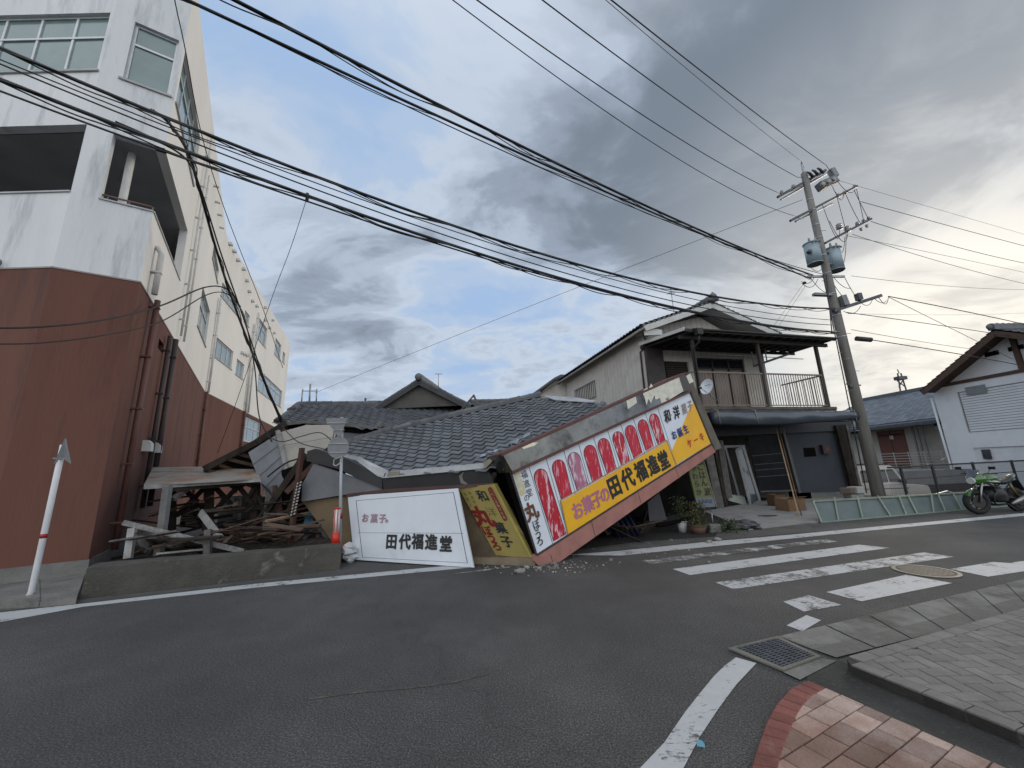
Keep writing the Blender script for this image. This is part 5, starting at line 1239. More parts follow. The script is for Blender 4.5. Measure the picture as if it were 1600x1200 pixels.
m=MB(); m.beam(D(1462,772,12.2),D(1480,767,12.3),.05,.02); m.beam(D(1480,767,12.3),D(1500,772,12.2),.05,.02); single('bent_sheet_strip',m,FLASH,'bent pale metal strip lying on top of the green panel','metal strip')
#@@PART4
# ------------------------------------------------------------------ WRECKED LEAN-TO AND LEFT WING
BROKEN=[WOODG,WOODB,WOODR,WOODD]
shed=root('wrecked_lean_to','half collapsed timber lean-to with rusty sheet roof and crossed braces between wall and shop','shed',Vector((-5,9,0)))
RUSTY=M('rusty_pale_sheet',(.28,.265,.24),(.20,.19,.17),rough=.6,sc_=2,c3=(.22,.11,.06),s3=2.2,t3=.56,w3=.14,bump=.2,bs=8,stretch=(1,1,1))
Yf=8.05
rp=[D(225,757,Yf),D(340,751,8.4),D(408,746,8.9),D(396,733,9.6),D(338,735,9.8),D(315,729,10.2),D(239,730,10.0)]
m=MB(); m.slab(rp,(0,0,-.03)); sr=m.build('sheet_roof',RUSTY,shed)
m=MB(); m.beam(D(225,761,Yf-.02),D(408,749.5,8.88),.03,.09); m.build('eave_trim',WOODW,sr)
m=MB()
for t in (.33,.66): m.beam(rp[0].lerp(rp[6],t)+Z*.01,rp[2].lerp(rp[4],t)+Z*.01,.03,.02)
m.build('sheet_fold',RUSTY,sr)
def spart(name,a,b,w_,t_,mat,par=None): m=MB(); m.beam(a,b,w_,t_,upv=(0,1,0)); return m.build(name,mat,par or shed)
spart('post',D(248,868,8.0),D(262,760,8.1),.13,.10,M('pale_grey_post',(.22,.22,.22),(.14,.14,.14),rough=.85,sc_=4,bump=.2)); spart('post',D(324,872,8.6),D(327,756,9.3),.16,.12,WOODD); spart('post',D(398,838,9.4),D(400,750,9.5),.15,.12,WOODD); spart('post',D(372,775,10.3),D(370,840,10.2),.12,.1,WOODW)
spart('post',D(416,838,9.0),D(424,760,9.3),.15,.12,WOODG); spart('post',D(268,862,9.0),D(270,758,9.3),.11,.1,WOODD)
spart('brace',D(270,780,8.2),D(300,758,8.6),.10,.08,WOODG)
for (a,b) in (((276,806),(322,760)),((288,764),(325,800)),((327,806),(370,762)),((335,760),(372,800)),((378,796),(398,762)),((376,764),(400,795)),((404,775),(430,830)),((300,790),(340,862))):
    spart('brace',D(*a,9.35),D(*b,9.4),.085,.07,WOODD)
spart('rail',D(276,802,9.3),D(412,792,9.4),.10,.09,WOODD); spart('rail',D(262,764,8.2),D(405,752,9.2),.12,.09,WOODD)
spart('pale_board',D(313,800,8.6),D(345,842,8.2),.14,.03,WOODW)
# broken left wing: cream wall, grey boarded wall, dark sloping eave
m=MB(); q=[D(x,y,Y) for x,y,Y in ((436,676,10.2),(478,664,10.3),(514,664,10.3),(525,690,10.2),(482,728,10.0),(449,735,10.0))]; m.slab(q,(0.02,.12,0)); cw=m.build('cream_wall',SID,shop)
m=MB()
for a,b in (((437,697),(520,683)),((446,722),(490,708))): m.beam(D(*a,10.02),D(*b,10.05),.012,.01)
m.build('wall_joint',M('joint_grey',(.15,.15,.14)),cw)
m=MB(); q=[D(x,y,Y) for x,y,Y in ((388,707,9.3),(435,677,10.15),(449,748,9.9),(419,786,9.2))]; m.slab(q,(0.02,.10,0)); gw=m.build('grey_boarding',M('grey_clapboard',(.22,.225,.24),(.17,.172,.185),rough=.8,sc_=2,bump=.2),shop)
m=MB()
for t in (.25,.5,.75): m.beam(q[0].lerp(q[3],t)+Vector((0,-.02,0)),q[1].lerp(q[2],t)+Vector((0,-.02,0)),.012,.012)
m.build('board_joint',M('joint_grey',(.15,.15,.14)),gw)
m=MB(); m.beam(D(434,673,10.1),D(452,752,9.9),.09,.08,upv=(0,1,0)); m.build('corner_trim',WOODW,shop)
m=MB(); 
e0,e1,e2=D(446,661,10.45),D(400,691,9.9),D(318,733,9.3)
bk=Vector((-.5,1.9,-.55))
m.slab([e0,e1,e2,e2+bk,e1+bk,e0+bk],(0,0,-.05)); m.beam(e0,e1,.09,.14); m.beam(e1,e2,.09,.14); bw_=m.build('sagging_eave',WOODD,shop)
m=MB()
for i in range(9):
    t=(i+.5)/9; a=e0.lerp(e2,t)-Z*.1; m.beam(a,a+Vector((.45+.2*random.random(),.9,-.25-.25*random.random())),.05,.08)
m.build('broken_rafter',WOODB,bw_)
for i in range(13):
    m=MB(); a=P2p(436,662).lerp(P2p(466,634),(i+.3)/13)+Vector((random.gauss(-.05,.08),random.gauss(0,.05),.05)); m.tube([a,a+Vector((.22,random.gauss(-.03,.06),random.gauss(0,.05)))],.07,8); m.build('loose_ridge_tile',TILER,shop)
# leaning dark beams beside the zebra post
for (a,Ya,b,Yb,w_,mt,nm) in (((416,800),9.0,(478,710),8.9,.14,WOODD,'beam'),((455,850),8.4,(508,800),8.8,.10,WOODB,'beam'),((462,852),8.5,(500,820),8.9,.09,WOODG,'beam'),((448,770),8.8,(512,705),9.0,.12,WOODR,'beam'),((470,740),8.9,(500,842),8.9,.10,WOODD,'beam'),((440,840),9.1,(470,745),9.2,.13,WOODD,'beam'),((482,805),8.8,(520,850),8.6,.08,WOODG,'beam'),((428,760),9.3,(446,846),9.0,.12,WOODR,'beam'),((500,848),8.6,(480,770),9.1,.07,WOODB,'beam')):
    m=MB(); m.beam(D(*a,Ya),D(*b,Yb),w_,w_*.7,upv=(0,1,0)); m.build(nm,mt,shop)
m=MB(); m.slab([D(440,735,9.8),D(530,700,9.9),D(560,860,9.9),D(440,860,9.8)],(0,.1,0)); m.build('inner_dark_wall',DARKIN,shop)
m=MB(); c=D(483,819,8.6); vs=[c+Vector((random.uniform(-.12,.12),random.uniform(-.05,.05),random.uniform(-.2,.2))) for i in range(9)]
m.slab([D(478,802,8.6),D(486,800,8.55),D(492,818,8.6),D(484,834,8.5),D(478,836,8.6),D(474,820,8.55)],(0,.03,0)); single('blue_cloth',m,M('blue_cloth',(.03,.13,.20),(.02,.08,.13),rough=.8,bump=.5,bs=8),'small blue cloth caught among the dark beams by the ochre wall','cloth')
# block wall and air conditioner behind the lean-to
m=MB(); a,b=D(338,828,11.5),D(445,820,11.2); a.z=b.z=0; m.slab([a,b,b+Z*1.05,a+Z*1.15],(0,.15,0)); single('grey_back_fence',m,M('grey_corrugated',(.22,.225,.23),(.16,.165,.17),rough=.7,sc_=3,stretch=(8,1,.4)),'low grey corrugated fence seen behind the lean-to braces','fence')
r=root('air_conditioner','old beige air conditioner unit behind the lean-to braces','air conditioner',D(308,830,10.4)); c=D(308,805,10.4)
m=MB(); m.box(c,.62,.28,.55,.1); m.build('casing',M('ac_beige',(.26,.25,.22),(.2,.19,.17)),r,bevel=.02)
m=MB(); 
for i in range(7): m.box(c+Vector((-.05,-.145,-.2+.065*i)),.42,.015,.02,.1)
m.build('grille',M('ac_dark',(.05,.05,.05)),r)
# rubble bed and timber heap
m=MB(); 
NX,NY=34,12
P00,P10,P11,P01=G(190,905,0),G(530,880,0),G(520,832,0),G(262,838,0)
P00=G(135,925)+Vector((.1,.45,0)); P10=G(528,884)+Vector((0,.35,0)); P11=Vector((-3.0,10.6,0)); P01=Vector((-8.2,10.4,0))
vs=[];fs=[]
for j in range(NY+1):
    for i in range(NX+1):
        p=P00.lerp(P10,i/NX).lerp(P01.lerp(P11,i/NX),j/NY); e=min(1,j/2.5)*min(1,i/3)*min(1,(NX-i)/3)
        vs.append(p+Z*(.02+e*(.20+.16*noise.noise(p*1.3)+.09*noise.noise(p*4.1)+.12*(i/NX))))
for j in range(NY):
    for i in range(NX): fs.append((j*(NX+1)+i,j*(NX+1)+i+1,(j+1)*(NX+1)+i+1,(j+1)*(NX+1)+i))
m.add(vs,fs); o=struct('rubble_ground',m,M('dark_rubble',(.045,.037,.030),(.025,.021,.018),rough=1,sc_=5,bump=1,bs=18,c3=(.09,.075,.06),s3=7,t3=.58,w3=.1))
pm=[('grey',WOODG),('brown',WOODB),('reddish',WOODR),('dark',WOODD),('tan',WOODT)]
def plank(c,d,L_,w_,t_,mat,label,group): m=MB(); n=Vector((random.gauss(0,.35),random.gauss(0,.35),1)); m.beam(c-d*L_/2,c+d*L_/2,w_,t_,upv=n); return single('broken_plank',m,mat,label,'plank',group)
rnd=random.Random(11)
def heap(n,x0,x1,y0,y1,Y0,Y1,kinds,Lr,where,yaw=None):
    for i in range(n):
        px=rnd.uniform(x0,x1); tt=rnd.random(); py=y0+(y1-y0)*tt; Y=Y1+(Y0-Y1)*tt; c=D(px,py,Y+rnd.uniform(-.15,.15)); c.z=max(c.z,.12)
        a=rnd.uniform(-1,1)*1.4 if yaw is None else rnd.gauss(yaw,.35); d=Vector((math.cos(a),math.sin(a),rnd.gauss(0,.16))).normalized()
        k=kinds[rnd.randrange(len(kinds))]; nm,mt=pm[k]
        plank(c,d,rnd.uniform(*Lr),rnd.uniform(.04,.11),rnd.uniform(.015,.045),mt,f'{nm} broken plank in the timber heap {where}',f'{nm} planks {where}')
heap(40,355,480,862,822,7.6,9.3,[2,1,1,3,3],(.5,1.4),'at the right behind the low wall',.1)
heap(34,215,360,872,835,7.0,9.0,[0,3,3,1],(.4,1.3),'at the left behind the low wall')
heap(22,280,400,850,790,8.8,10.2,[0,3,3],(.3,.8),'inside the lean-to')
heap(20,450,525,850,800,8.5,9.2,[1,3,3,4],(.4,1.1),'beside the ochre wall')
heap(30,250,470,845,770,8.6,10.0,[3,3,1,2],(.4,1.5),'between the lean-to posts')
heap(14,425,500,845,780,8.7,9.5,[3,1,3,0],(.4,1.0),'under the torn eave')
# broken rail in front
def one(name,a,Ya,b,Yb,w_,t_,mat,label,cat='timber'): m=MB(); m.beam(D(*a,Ya),D(*b,Yb),w_,t_,upv=(0,.3,1)); return single(name,m,mat,label,cat)
one('fallen_rail',(195,817),7.5,(382,862),7.6,.10,.09,M('charred_rail',(.10,.095,.09),(.26,.26,.25),rough=.8,sc_=14,bump=.4),'long dark and pale speckled rail sloping down across the front of the heap')
one('fallen_rail',(325,842),7.9,(392,868),7.6,.12,.05,WOODD,'short dark rail at the right end of the sloping speckled rail')
one('short_post',(200,873),7.2,(207,826),7.3,.12,.1,WOODW,'short white post at the left end of the heap','post')
one('short_post',(324,871),7.4,(326,828),7.5,.13,.1,WOODG,'short grey post in the middle of the heap','post')
one('pale_board',(246,866),7.3,(318,859),7.6,.14,.03,WOODW,'pale board lying flat at the foot of the leaning grey post')
one('grey_strut',(212,830),7.6,(232,862),7.4,.10,.06,WOODG,'grey strut slanting down beside the short white post')
# traffic mirror post with two plates seen from behind
def signpost():
    b=D(532,852,7.75); b=Vector((b.x,b.y,0)); t=D(534.5,652,b.y)
    r=root('sign_post','thin pale post carrying a triangular and a round plate seen from behind','traffic sign',b)
    m=MB(); m.tube([b,t],.03,12); m.build('post',M('pale_post',(.40,.43,.46),(.34,.36,.39),rough=.45,metal=.2),r)
    c=D(533,806,b.y); m=MB(); m.tube([c-Z*.05,c+Z*.05],.033,12); m.build('red_band',M('red_band',(.33,.02,.025)),r)
    Y=b.y-.05; m=MB(); q=[D(510,653.5,Y+.0),D(544,653,Y),D(541,657,Y),D(532,683,Y),D(529,683,Y),D(509,657,Y)]
    m.slab(q,(0,.008,0)); tp=m.build('triangle_plate',STEELP,r); 
    m=MB(); m.beam(D(511,661,Y-.012),D(541,661,Y-.012),.012,.02,upv=(0,1,0)); m.beam(D(520,672,Y-.012),D(536,672,Y-.012),.012,.02,upv=(0,1,0)); m.build('stiffener',STEEL,tp)
    m=MB(); c=D(528.5,699,Y); m.slab([c+Vector((math.cos(a),0,math.sin(a)))*.215 for a in [i*math.pi/12 for i in range(24)]],(0,.008,0)); rp_=m.build('round_plate',STEELP,r)
    m=MB(); m.beam(D(514,693,Y-.012),D(543,693,Y-.012),.012,.02,upv=(0,1,0)); m.beam(D(515,707,Y-.012),D(542,707,Y-.012),.012,.02,upv=(0,1,0)); m.build('stiffener',STEEL,rp_)
    m=MB(); 
    for y in (661,672,693,707): p=D(534.5,y,b.y); m.tube([p-Z*.02,p+Z*.02],.042,12)
    m.build('clamp',STEEL,r)
    m=MB(); Y-=.06; q=[D(522,718,Y),D(534,713,Y),D(533,722,Y),D(525,728,Y),D(521,726,Y)]
    for i in range(5): m.beam(q[i],q[(i+1)%5],.018,.014,upv=(0,1,0))
    m.build('bent_bracket',WOODW,r)
signpost()
def cone():
    b=D(524,855,7.6); b.z=.30; r=root('lane_marker','red and white striped plastic road marker standing beside the sign post','road marker',b)
    RD=M('marker_red',(.52,.035,.02),rough=.45)
    m=MB(); m.tube([b,b+Z*.05],[.13,.12],16); m.tube([b+Z*.05,b+Z*.26],[.075,.065],16); m.build('base',RD,r)
    m=MB(); m.tube([b+Z*.26,b+Z*.68],.055,16); m.build('tube',M('marker_white',(.62,.60,.60),rough=.4),r)
    m=MB(); 
    for x in (-.02,.035): m.slab([b+Vector((x-.006,-.058,.27)),b+Vector((x+.006,-.058,.27)),b+Vector((x+.006,-.058,.67)),b+Vector((x-.006,-.058,.67))],(0,.01,0))
    m.tube([b+Z*.67,b+Z*.70],.057,16); m.build('red_stripe',RD,r)
cone()
for k,(px,py,s) in enumerate(((545,860,.16),(548,872,.14))):
    lump('white_sack',D(px,py+4,7.75),s,M('white_plastic',(.55,.56,.57),(.4,.42,.44),rough=.5),['crumpled white plastic sheet between the sign post and white signboard, the upper piece','crumpled white plastic sheet on the asphalt at the corner of the white signboard'][k],'plastic sheet')
# debris crumbs near the sign foot
rn2=random.Random(5)
m=MB()
for i in range(260):
    px=rn2.gauss(855,45) if i<200 else rn2.uniform(700,1130); py=rn2.gauss(884,7) if i<200 else rn2.uniform(845,880)
    g=G(px,py); s=rn2.uniform(.004,.016) if i%14 else rn2.uniform(.02,.035); a=rn2.uniform(0,6.28)
    m.box(g+Z*(s*.4+.005),s*2,s*1.4,s,a)
o=single('crumbled_plaster',m,M('plaster_crumb',(.34,.32,.29),(.15,.14,.13),rough=.95,isl=.5),'scatter of small pale crumbs on the asphalt at the foot of the slanting sign','debris'); o['kind']='stuff'; del o['category']
for (px,py,s,l) in ((812,896,.07,'larger pale broken tile piece on the road in front of the yellow signboard'),(824,889,.05,'small pale chunk between the two signboards on the road'),(858,878,.06,'pale chunk under the pink foot of the slanting sign'),(775,878,.05,'flat pale chip in front of the base wall'),(1108,848,.05,'pale chip on the verge below the plant pots'),(1122,845,.06,'grey broken slab on the verge right of the pots')):
    lump('plaster_chunk',G(px,py),s,M('plaster_chunk',(.30,.29,.27),(.17,.165,.155),rough=.95,bump=.4),l,'rubble')
# crumpled pieces on the roof edge
CR=M('crumpled_sheet',(.30,.33,.38),(.2,.22,.26),rough=.5,sc_=8,metal=.2)
def crump(a,b,w_,h,label):
    m=MB(); k=12; vs=[];fs=[]
    for i in range(k+1):
        for j in range(5):
            p=a.lerp(b,i/k)+Vector((0,w_*j/4,0))+Z*(h*(.4+.6*abs(noise.noise(Vector((i*.7,j*.9,a.x)))))*(1 if 0<j<4 else .2)); vs.append(p+Vector((random.gauss(0,.01),0,random.gauss(0,.015))))
    for i in range(k):
        for j in range(4): fs.append((i*5+j,(i+1)*5+j,(i+1)*5+j+1,i*5+j+1))
    m.add(vs,fs); single('crumpled_sheet',m,CR,label,'metal sheet')
crump(P1p(793,703)+n1*.04,P1p(833,680)+n1*.06,.35,.12,'crumpled grey sheet metal on the roof behind the end of the slanting sign')
crump(P1p(742,722)+n1*.03,P1p(780,707)+n1*.05,.25,.08,'torn bluish sheet scraps on the roof edge above the pale flashing')
m=MB(); m.slab([P1p(848,622)+n1*.06,P1p(900,626)+n1*.07,P1p(935,632)+n1*.07,P1p(925,634)+n1*.07,P1p(868,630)+n1*.07],n1*.02); m.build('top_flashing',FLASH,rf)

# ------------------------------------------------------------------ UTILITY POLE
PX,PY=G(1375,783).x,G(1375,783).y
PB=Vector((PX,PY,0))
pY=lambda px,py,dy=0:D(px,py,PY+dy)
up_=root('utility_pole','tall concrete utility pole with two transformers and many crossarms by the car park','utility pole',PB)
m=MB(); top=Vector((PX,PY,13.55)); m.tube([PB,PB+Z*6.5,top],[.20,.155,.115],20); pole=m.build('pole',POLEC,up_)
m=MB(); m.tube([top-Z*.3,top+Z*.25,D(1252,254,PY)+Z*0],[.05,.04,.03],8); m.build('top_bracket',STEEL,up_)
for z in (5.2,6.1,7.0,7.9,8.8,9.6,10.4,11.0,11.7,12.2): m=MB(); m.tube([Vector((PX,PY,z)),Vector((PX,PY,z+.05))],.165-.005*(z-5),16); m.build('steel_band',STEEL,up_)
m=MB()
for i in range(13):
    z=2.5+i*.75; s=1 if i%2 else -1; m.tube([Vector((PX,PY,z)),Vector((PX+s*.32,PY-.05,z))],.012,6)
m.build('step_bolt',STEEL,up_)
DST=M('dark_steel',(.10,.10,.105),(.06,.06,.065),rough=.5,metal=.5)
arms=[((1215,308),-.1,(1290,266),.1,.09),((1220,312),.15,(1292,271),.3,.07),((1235,345),-.3,(1339,291),.5,.09),((1243,346),0,(1300,318),.3,.08),((1289,380),-.1,(1361,342),.6,.09),((1262,432),.1,(1319,432),.1,.08),((1302,486),-.2,(1376,462),.3,.12)]
for (a,da,b,db,w_) in arms: m=MB(); m.beam(pY(*a,da),pY(*b,db),w_,w_); m.build('crossarm',DST if w_>.085 else STEEL,up_)
m=MB(); m.beam(pY(1271,460,-.1),pY(1298,461,-.1),.16,.10); m.build('terminal_box',STEELP,up_)
m=MB(); m.beam(pY(1314,463,-.15),pY(1320,478,-.15),.28,.2); m.build('terminal_box',STEELP,up_); m=MB(); m.beam(pY(1340,459,.0),pY(1343,469,0),.20,.16); m.build('terminal_box',DST,up_)
def insul(px,py,dy=0,s=1.0,up=1):
    p=pY(px,py,dy); m=MB()
    for i,(r_,z) in enumerate(((.035,0),(.085,.03),(.05,.07),(.085,.10),(.05,.14),(.07,.17),(.02,.21))): pass
    pr=[(.03,0),(.085,.02),(.045,.05),(.085,.08),(.045,.11),(.07,.14),(.02,.18)]
    m.tube([p+Z*(up*z*s) for r_,z in pr],[r_*s for r_,z in pr],10,smooth=True); m.build('insulator',PORC,up_)
for (px,py,dy) in ((1222,303,0),(1240,294,0),(1262,284,0),(1320,304,.4),(1336,294,.5),(1310,308,.3),(1340,352,.5),(1350,348,.5),(1358,344,.6)): insul(px,py,dy,.95)
for (px,py,dy) in ((1345,352,.45),(1354,347,.55)): insul(px,py+4,dy,.8,-1)
for (px,py) in ((1312,358),(1325,362)): insul(px,py,.2,1.5)
# switch box with bushings
m=MB(); m.beam(pY(1280,292,.1),pY(1304,282,.2),.36,.34); sb=m.build('switch_box',M('dark_grey_box',(.16,.17,.175),(.10,.105,.11),rough=.5),up_,bevel=.03)
for i in range(3):
    c=pY(1284+9*i,289-4*i,-.18); m=MB(); m.tube([c,c+Vector((0,-.10,0))],.085,12); m.build('bushing',PORC,sb)
for i in range(3):
    c=pY(1270+8*i,276-3*i,-.1); m=MB(); m.tube([c,c+Vector((-.2,-.1,.1)),c+Vector((-.3,-.1,.16))],[.06,.05,.03],10); m.build('bushing',DST,sb)
m=MB(); m.beam(pY(1298,265,.3),pY(1305,277,.3),.24,.2); m.build('relay_box',STEELP,up_)
TRM=M('transformer_blue_grey',(.27,.34,.38),(.22,.28,.32),rough=.45,metal=.1,sc_=3)
def trans(px,py0,py1,dy,lab):
    b=pY(px+2,py1,dy); t=pY(px-3,py0,dy); h=(t-b).length; t=b+Z*h; m=MB()
    m.tube([b,b+Z*.03],.27,24); m.tube([b+Z*.03,t-Z*.06],.26,24); m.tube([t-Z*.06,t-Z*.02,t+Z*.04],[.28,.28,.16],24); o=m.build('transformer',TRM,up_)
    k=MB(); k.tube([t+Vector((-.12,-.1,0)),t+Vector((-.14,-.12,.16))],[.05,.03],8); k.tube([t+Vector((.1,-.1,0)),t+Vector((.12,-.12,.16))],[.05,.03],8); k.build('bushing',PORC,o)
    k=MB(); k.tube([b-Z*.02,b+Z*.0],.25,20); k.build('base_plate',DST,o)
    k=MB(); 
    for x in (-.14,0,.14): k.box(b+Vector((x,-.27,h*.9)),.05,.04,.06)
    k.build('lug',DST,o)
    br=MB(); br.beam(t.lerp(b,.25),Vector((PX,PY,t.lerp(b,.25).z)),.06,.06); br.beam(t.lerp(b,.8),Vector((PX,PY,t.lerp(b,.8).z)),.06,.06); br.build('bracket',DST,o)
trans(1272,380,413,-.30,''); trans(1306,388,423,.15,'')
m=MB(); m.tube([pY(1266,392,-.5),pY(1263,395,-.5)],.08,8); m.build('fuse',DST,up_)
m=MB(); m.tube([pY(1338,529,-.3),pY(1361,531,-.3)],.09,12); m.build('splice_closure',M('black_closure',(.035,.035,.035),rough=.6),up_)
m=MB()
def loop(mb,a,da,b,db,s,r=.011,k=8):
    p,q=pY(*a,da),pY(*b,db); mb.tube([p.lerp(q,i/k)-Z*s*4*(i/k)*(1-i/k) for i in range(k+1)],r,5)
for (a,b,s) in (((1246,277),(1268,272),.05),((1252,252),(1256,262),.02),((1291,258),(1300,270),.05),((1244,338),(1255,342),.05),((1218,302),(1224,300),.02),((1222,303),(1275,275),.12),((1240,294),(1283,272),.1),((1262,284),(1290,268),.1),((1300,290),(1318,302),.5),((1310,285),(1338,294),.35),((1320,300),(1345,350),.15),((1334,296),(1358,344),.05),((1306,300),(1322,360),.7),((1338,294),(1350,348),.2),((1322,360),(1315,420),.25),((1320,370),(1306,390),.4),((1266,395),(1262,412),-.1),((1262,412),(1285,418),.25),((1285,320),(1312,360),.9),((1296,345),(1325,362),.7),((1265,432),(1300,455),.3),((1319,432),(1345,470),.2),((1300,440),(1330,478),.1),((1365,465),(1385,470),.15),((1342,470),(1364,466),.25),((1372,463),(1388,465),.3),((1330,450),(1300,430),.2),((1318,486),(1345,478),.2)):
    loop(m,a,-.1,b,.1,s)
m.build('jumper_wire',CABLE,up_)
m=MB(); 
for (x0,y0,x1,y1) in ((1286,430,1354,770),(1291,430,1300,520)): a=pY(x0,y0,-.17); b=pY(x1,y1,-.2); m.tube([a,a.lerp(b,.33),a.lerp(b,.66),b],.018,6)
m.build('riser_cable',CABLE,up_)
m=MB(); m.cbox(D(1329,603,PY-.1),Vector((.12,0,0)),Vector((0,.1,0)),Z*.1); m.beam(D(1322,600,PY-.1),D(1345,602,PY-.1),.04,.04); m.build('small_bracket',DST,up_)
# ------------------------------------------------------------------ WIRES
def wire(p0,Y0,p1,Y1,mid,r,label,group=None,twist=0,n=40,name='power_line',extend=0):
    r*=.78
    a,b=D(*p0,Y0),D(*p1,Y1)
    def crv(s): return [a.lerp(b,i/n)-Z*s*4*(i/n)*(1-i/n) for i in range(n+1)]
    def proj(p):
        c=RM.transposed()@(p-O); return 800-c.x/c.z*F,600+c.y/c.z*F
    s=0
    if mid:
        lo,hi=-.3,6
        for _ in range(30):
            s=(lo+hi)/2; pr=[proj(p) for p in crv(s)]
            y=None
            for q,w_ in zip(pr,pr[1:]):
                if (q[0]-mid[0])*(w_[0]-mid[0])<=0 and q[0]!=w_[0]: y=q[1]+(w_[1]-q[1])*(mid[0]-q[0])/(w_[0]-q[0]); break
            if y is None: break
            if y<mid[1]: lo=s
            else: hi=s
    pts=crv(s); m=MB(); m.tube(pts,r,6)
    if twist:
        L_=(b-a).length; k=int(L_/.12); q=[]
        m2=MB()
        for j in range(twist):
            q=[]
            for i in range(k+1):
                t=i/k; p=a.lerp(b,t)-Z*s*4*t*(1-t); an=t*L_*(1.9+.7*j)+j*2; sag=abs(math.sin(t*L_*(.9+.33*j)))
                q.append(p+Vector((0,0,-1))*(r*1.2+.035*sag)+Vector((0,1,0))*math.cos(an)*r*2+Z*math.sin(an)*r*1.5)
            m.tube(q,r*.38,4)
    c=(a+b)/2; o=m.build(name,CABLE,None,loc=a); tag(o,label,'power line',group); return a,b,s
E1_='power lines strung across the sky'
# high lines coming in over the street from the upper left
wire((1291,258),13.8,(905,-40),4.5,(1120,130),.016,'upper thick line running to the switch box at the top of the utility pole',E1_)
wire((1252,252),13.9,(900,-40),5.0,(1100,130),.008,'thin earth wire reaching the very tip of the utility pole',E1_)
wire((1246,277),13.8,(795,-40),4.5,(1050,150),.015,'line ending at the left middle insulator of the topmost crossarm',E1_)
wire((1218,302),13.8,(690,-40),4.3,(1000,177),.015,'line ending at the outer left end of the topmost crossarm',E1_)
wire((1244,338),13.8,(655,-40),4.3,(1000,210),.012,'line ending at the left end of the second crossarm',E1_)
# thick twisted bundles
wire((1270,430),13.7,(290,-40),3.6,(800,221),.035,'thick twisted cable bundle, upper of the two that meet below the transformers',E1_,2)
wire((1268,436),13.6,(215,-36),3.6,(800,234),.03,'thick twisted cable bundle, lower of the two that meet below the transformers',E1_,1)
wire((1300,432),13.6,(205,-45),3.9,(800,242),.014,'slack cable hanging between the two twisted bundles',E1_)
wire((1305,482),13.6,(-80,40),4.2,(290,196),.036,'thick twisted cable bundle passing the top corner of the white building',E1_,2)
wire((1300,500),13.6,(-80,60),4.3,(290,209),.013,'upper thin cable below the bundle at the building corner',E1_)
wire((1306,508),13.6,(-80,66),4.3,(290,218),.016,'lower thin cable with clips below the bundle at the building corner',E1_)
wire((1310,519),13.6,(-80,92),4.2,(300,240),.038,'lowest thick twisted cable bundle crossing the open corner balcony',E1_,2)
wire((1310,522),13.6,(-80,112),4.2,(300,252),.02,'plain black cable running just under the lowest twisted bundle',E1_)
# service bundle falling to the wrecked roof
def free(name,pts,r,label,group=None,cat='cable',twist=0):
    P=[D(x,y,Y) for x,y,Y in pts]; out=[]
    for i in range(len(P)-1):
        p0=P[max(i-1,0)];p1=P[i];p2=P[i+1];p3=P[min(i+2,len(P)-1)]
        for k in range(8):
            t=k/8; out.append(.5*((2*p1)+(p2-p0)*t+(2*p0-5*p1+4*p2-p3)*t*t+(3*p1-p0-3*p2+p3)*t**3))
    out.append(P[-1]); m=MB(); m.tube(out,r,6)
    if twist:
        q=[p+Vector((math.cos(i*.9)*.05,0,abs(math.sin(i*.55))*.07-.02)) for i,p in enumerate(out)]; m.tube(q,r*.4,4)
    o=m.build(name,CABLE,None,loc=P[0]); return tag(o,label,cat,group)
free('service_cable',[(236,172,5.6),(262,190,5.9),(293,236,6.2),(310,290,6.8),(335,380,8),(362,465,9),(398,560,9.8),(440,660,10.6)],.028,'thick black service cable falling from the bundle at the corner balcony to the wrecked roof',twist=1)
free('service_cable',[(180,190,5.4),(240,217,5.8),(292,250,6.2),(315,300,6.9),(345,395,8),(378,490,9),(412,590,9.9),(440,655,10.5)],.018,'thinner black cable beside the thick service cable, ending at the wrecked roof')
free('service_cable',[(350,430,8.4),(372,475,9),(383,500,9.3),(398,575,9.7),(405,650,9.8),(425,690,9.9)],.016,'loose cable hanging in a slack curve down the sunlit facade')
free('service_cable',[(268,-30,3.9),(275,10,4.3),(290,80,5),(315,210,6.2),(352,330,7.5),(410,480,9.5),(442,575,10.5)],.008,'very thin wire dropping from the top edge past the corner window')
free('service_cable',[(-40,512,5.2),(60,511,5.8),(160,500,6.6),(250,478,7.6),(320,449,8.6),(355,452,9),(376,480,9.3)],.017,'grey black cable crossing the brown wall, the upper of two')
free('service_cable',[(-40,537,5.2),(60,536,5.8),(160,524,6.6),(250,503,7.6),(320,462,8.6),(352,458,9),(374,478,9.3)],.012,'grey black cable crossing the brown wall, the lower of two')
free('stay_wire',[(480,308,8.2),(455,385,8.8),(425,465,9.6),(395,560,10.4),(345,700,11)],.007,'thin stay wire dropping from the lowest bundle in front of the cream facade','','cable') if False else free('stay_wire',[(480,308,8.2),(455,385,8.8),(425,465,9.6),(375,612,10.4),(340,708,11)],.007,'thin stay wire dropping from the lowest bundle in front of the cream facade')
m=MB(); p=D(480,308,8.2); m.tube([p+Z*.1,p-Z*.12],.04,8); single('cable_clamp',m,CABLE,'small black clamp hanging from the lowest twisted bundle','clamp')
free('service_cable',[(415,680,9.6),(440,690,9.5),(470,682,9.6),(500,676,9.7),(520,690,9.4)],.012,'black cable looping along the top of the cream broken wall')
free('service_cable',[(418,745,9.3),(450,722,9.3),(490,712,9.2),(516,696,9.2),(528,675,9.5)],.018,'thick black cable sagging across the grey boards and cream wall')
free('service_cable',[(440,665,10),(465,690,9.5),(500,700,9.3),(514,700,9.2),(522,672,9.4),(512,662,9.8)],.010,'thin tangled cable by the broken end of the cream wall')
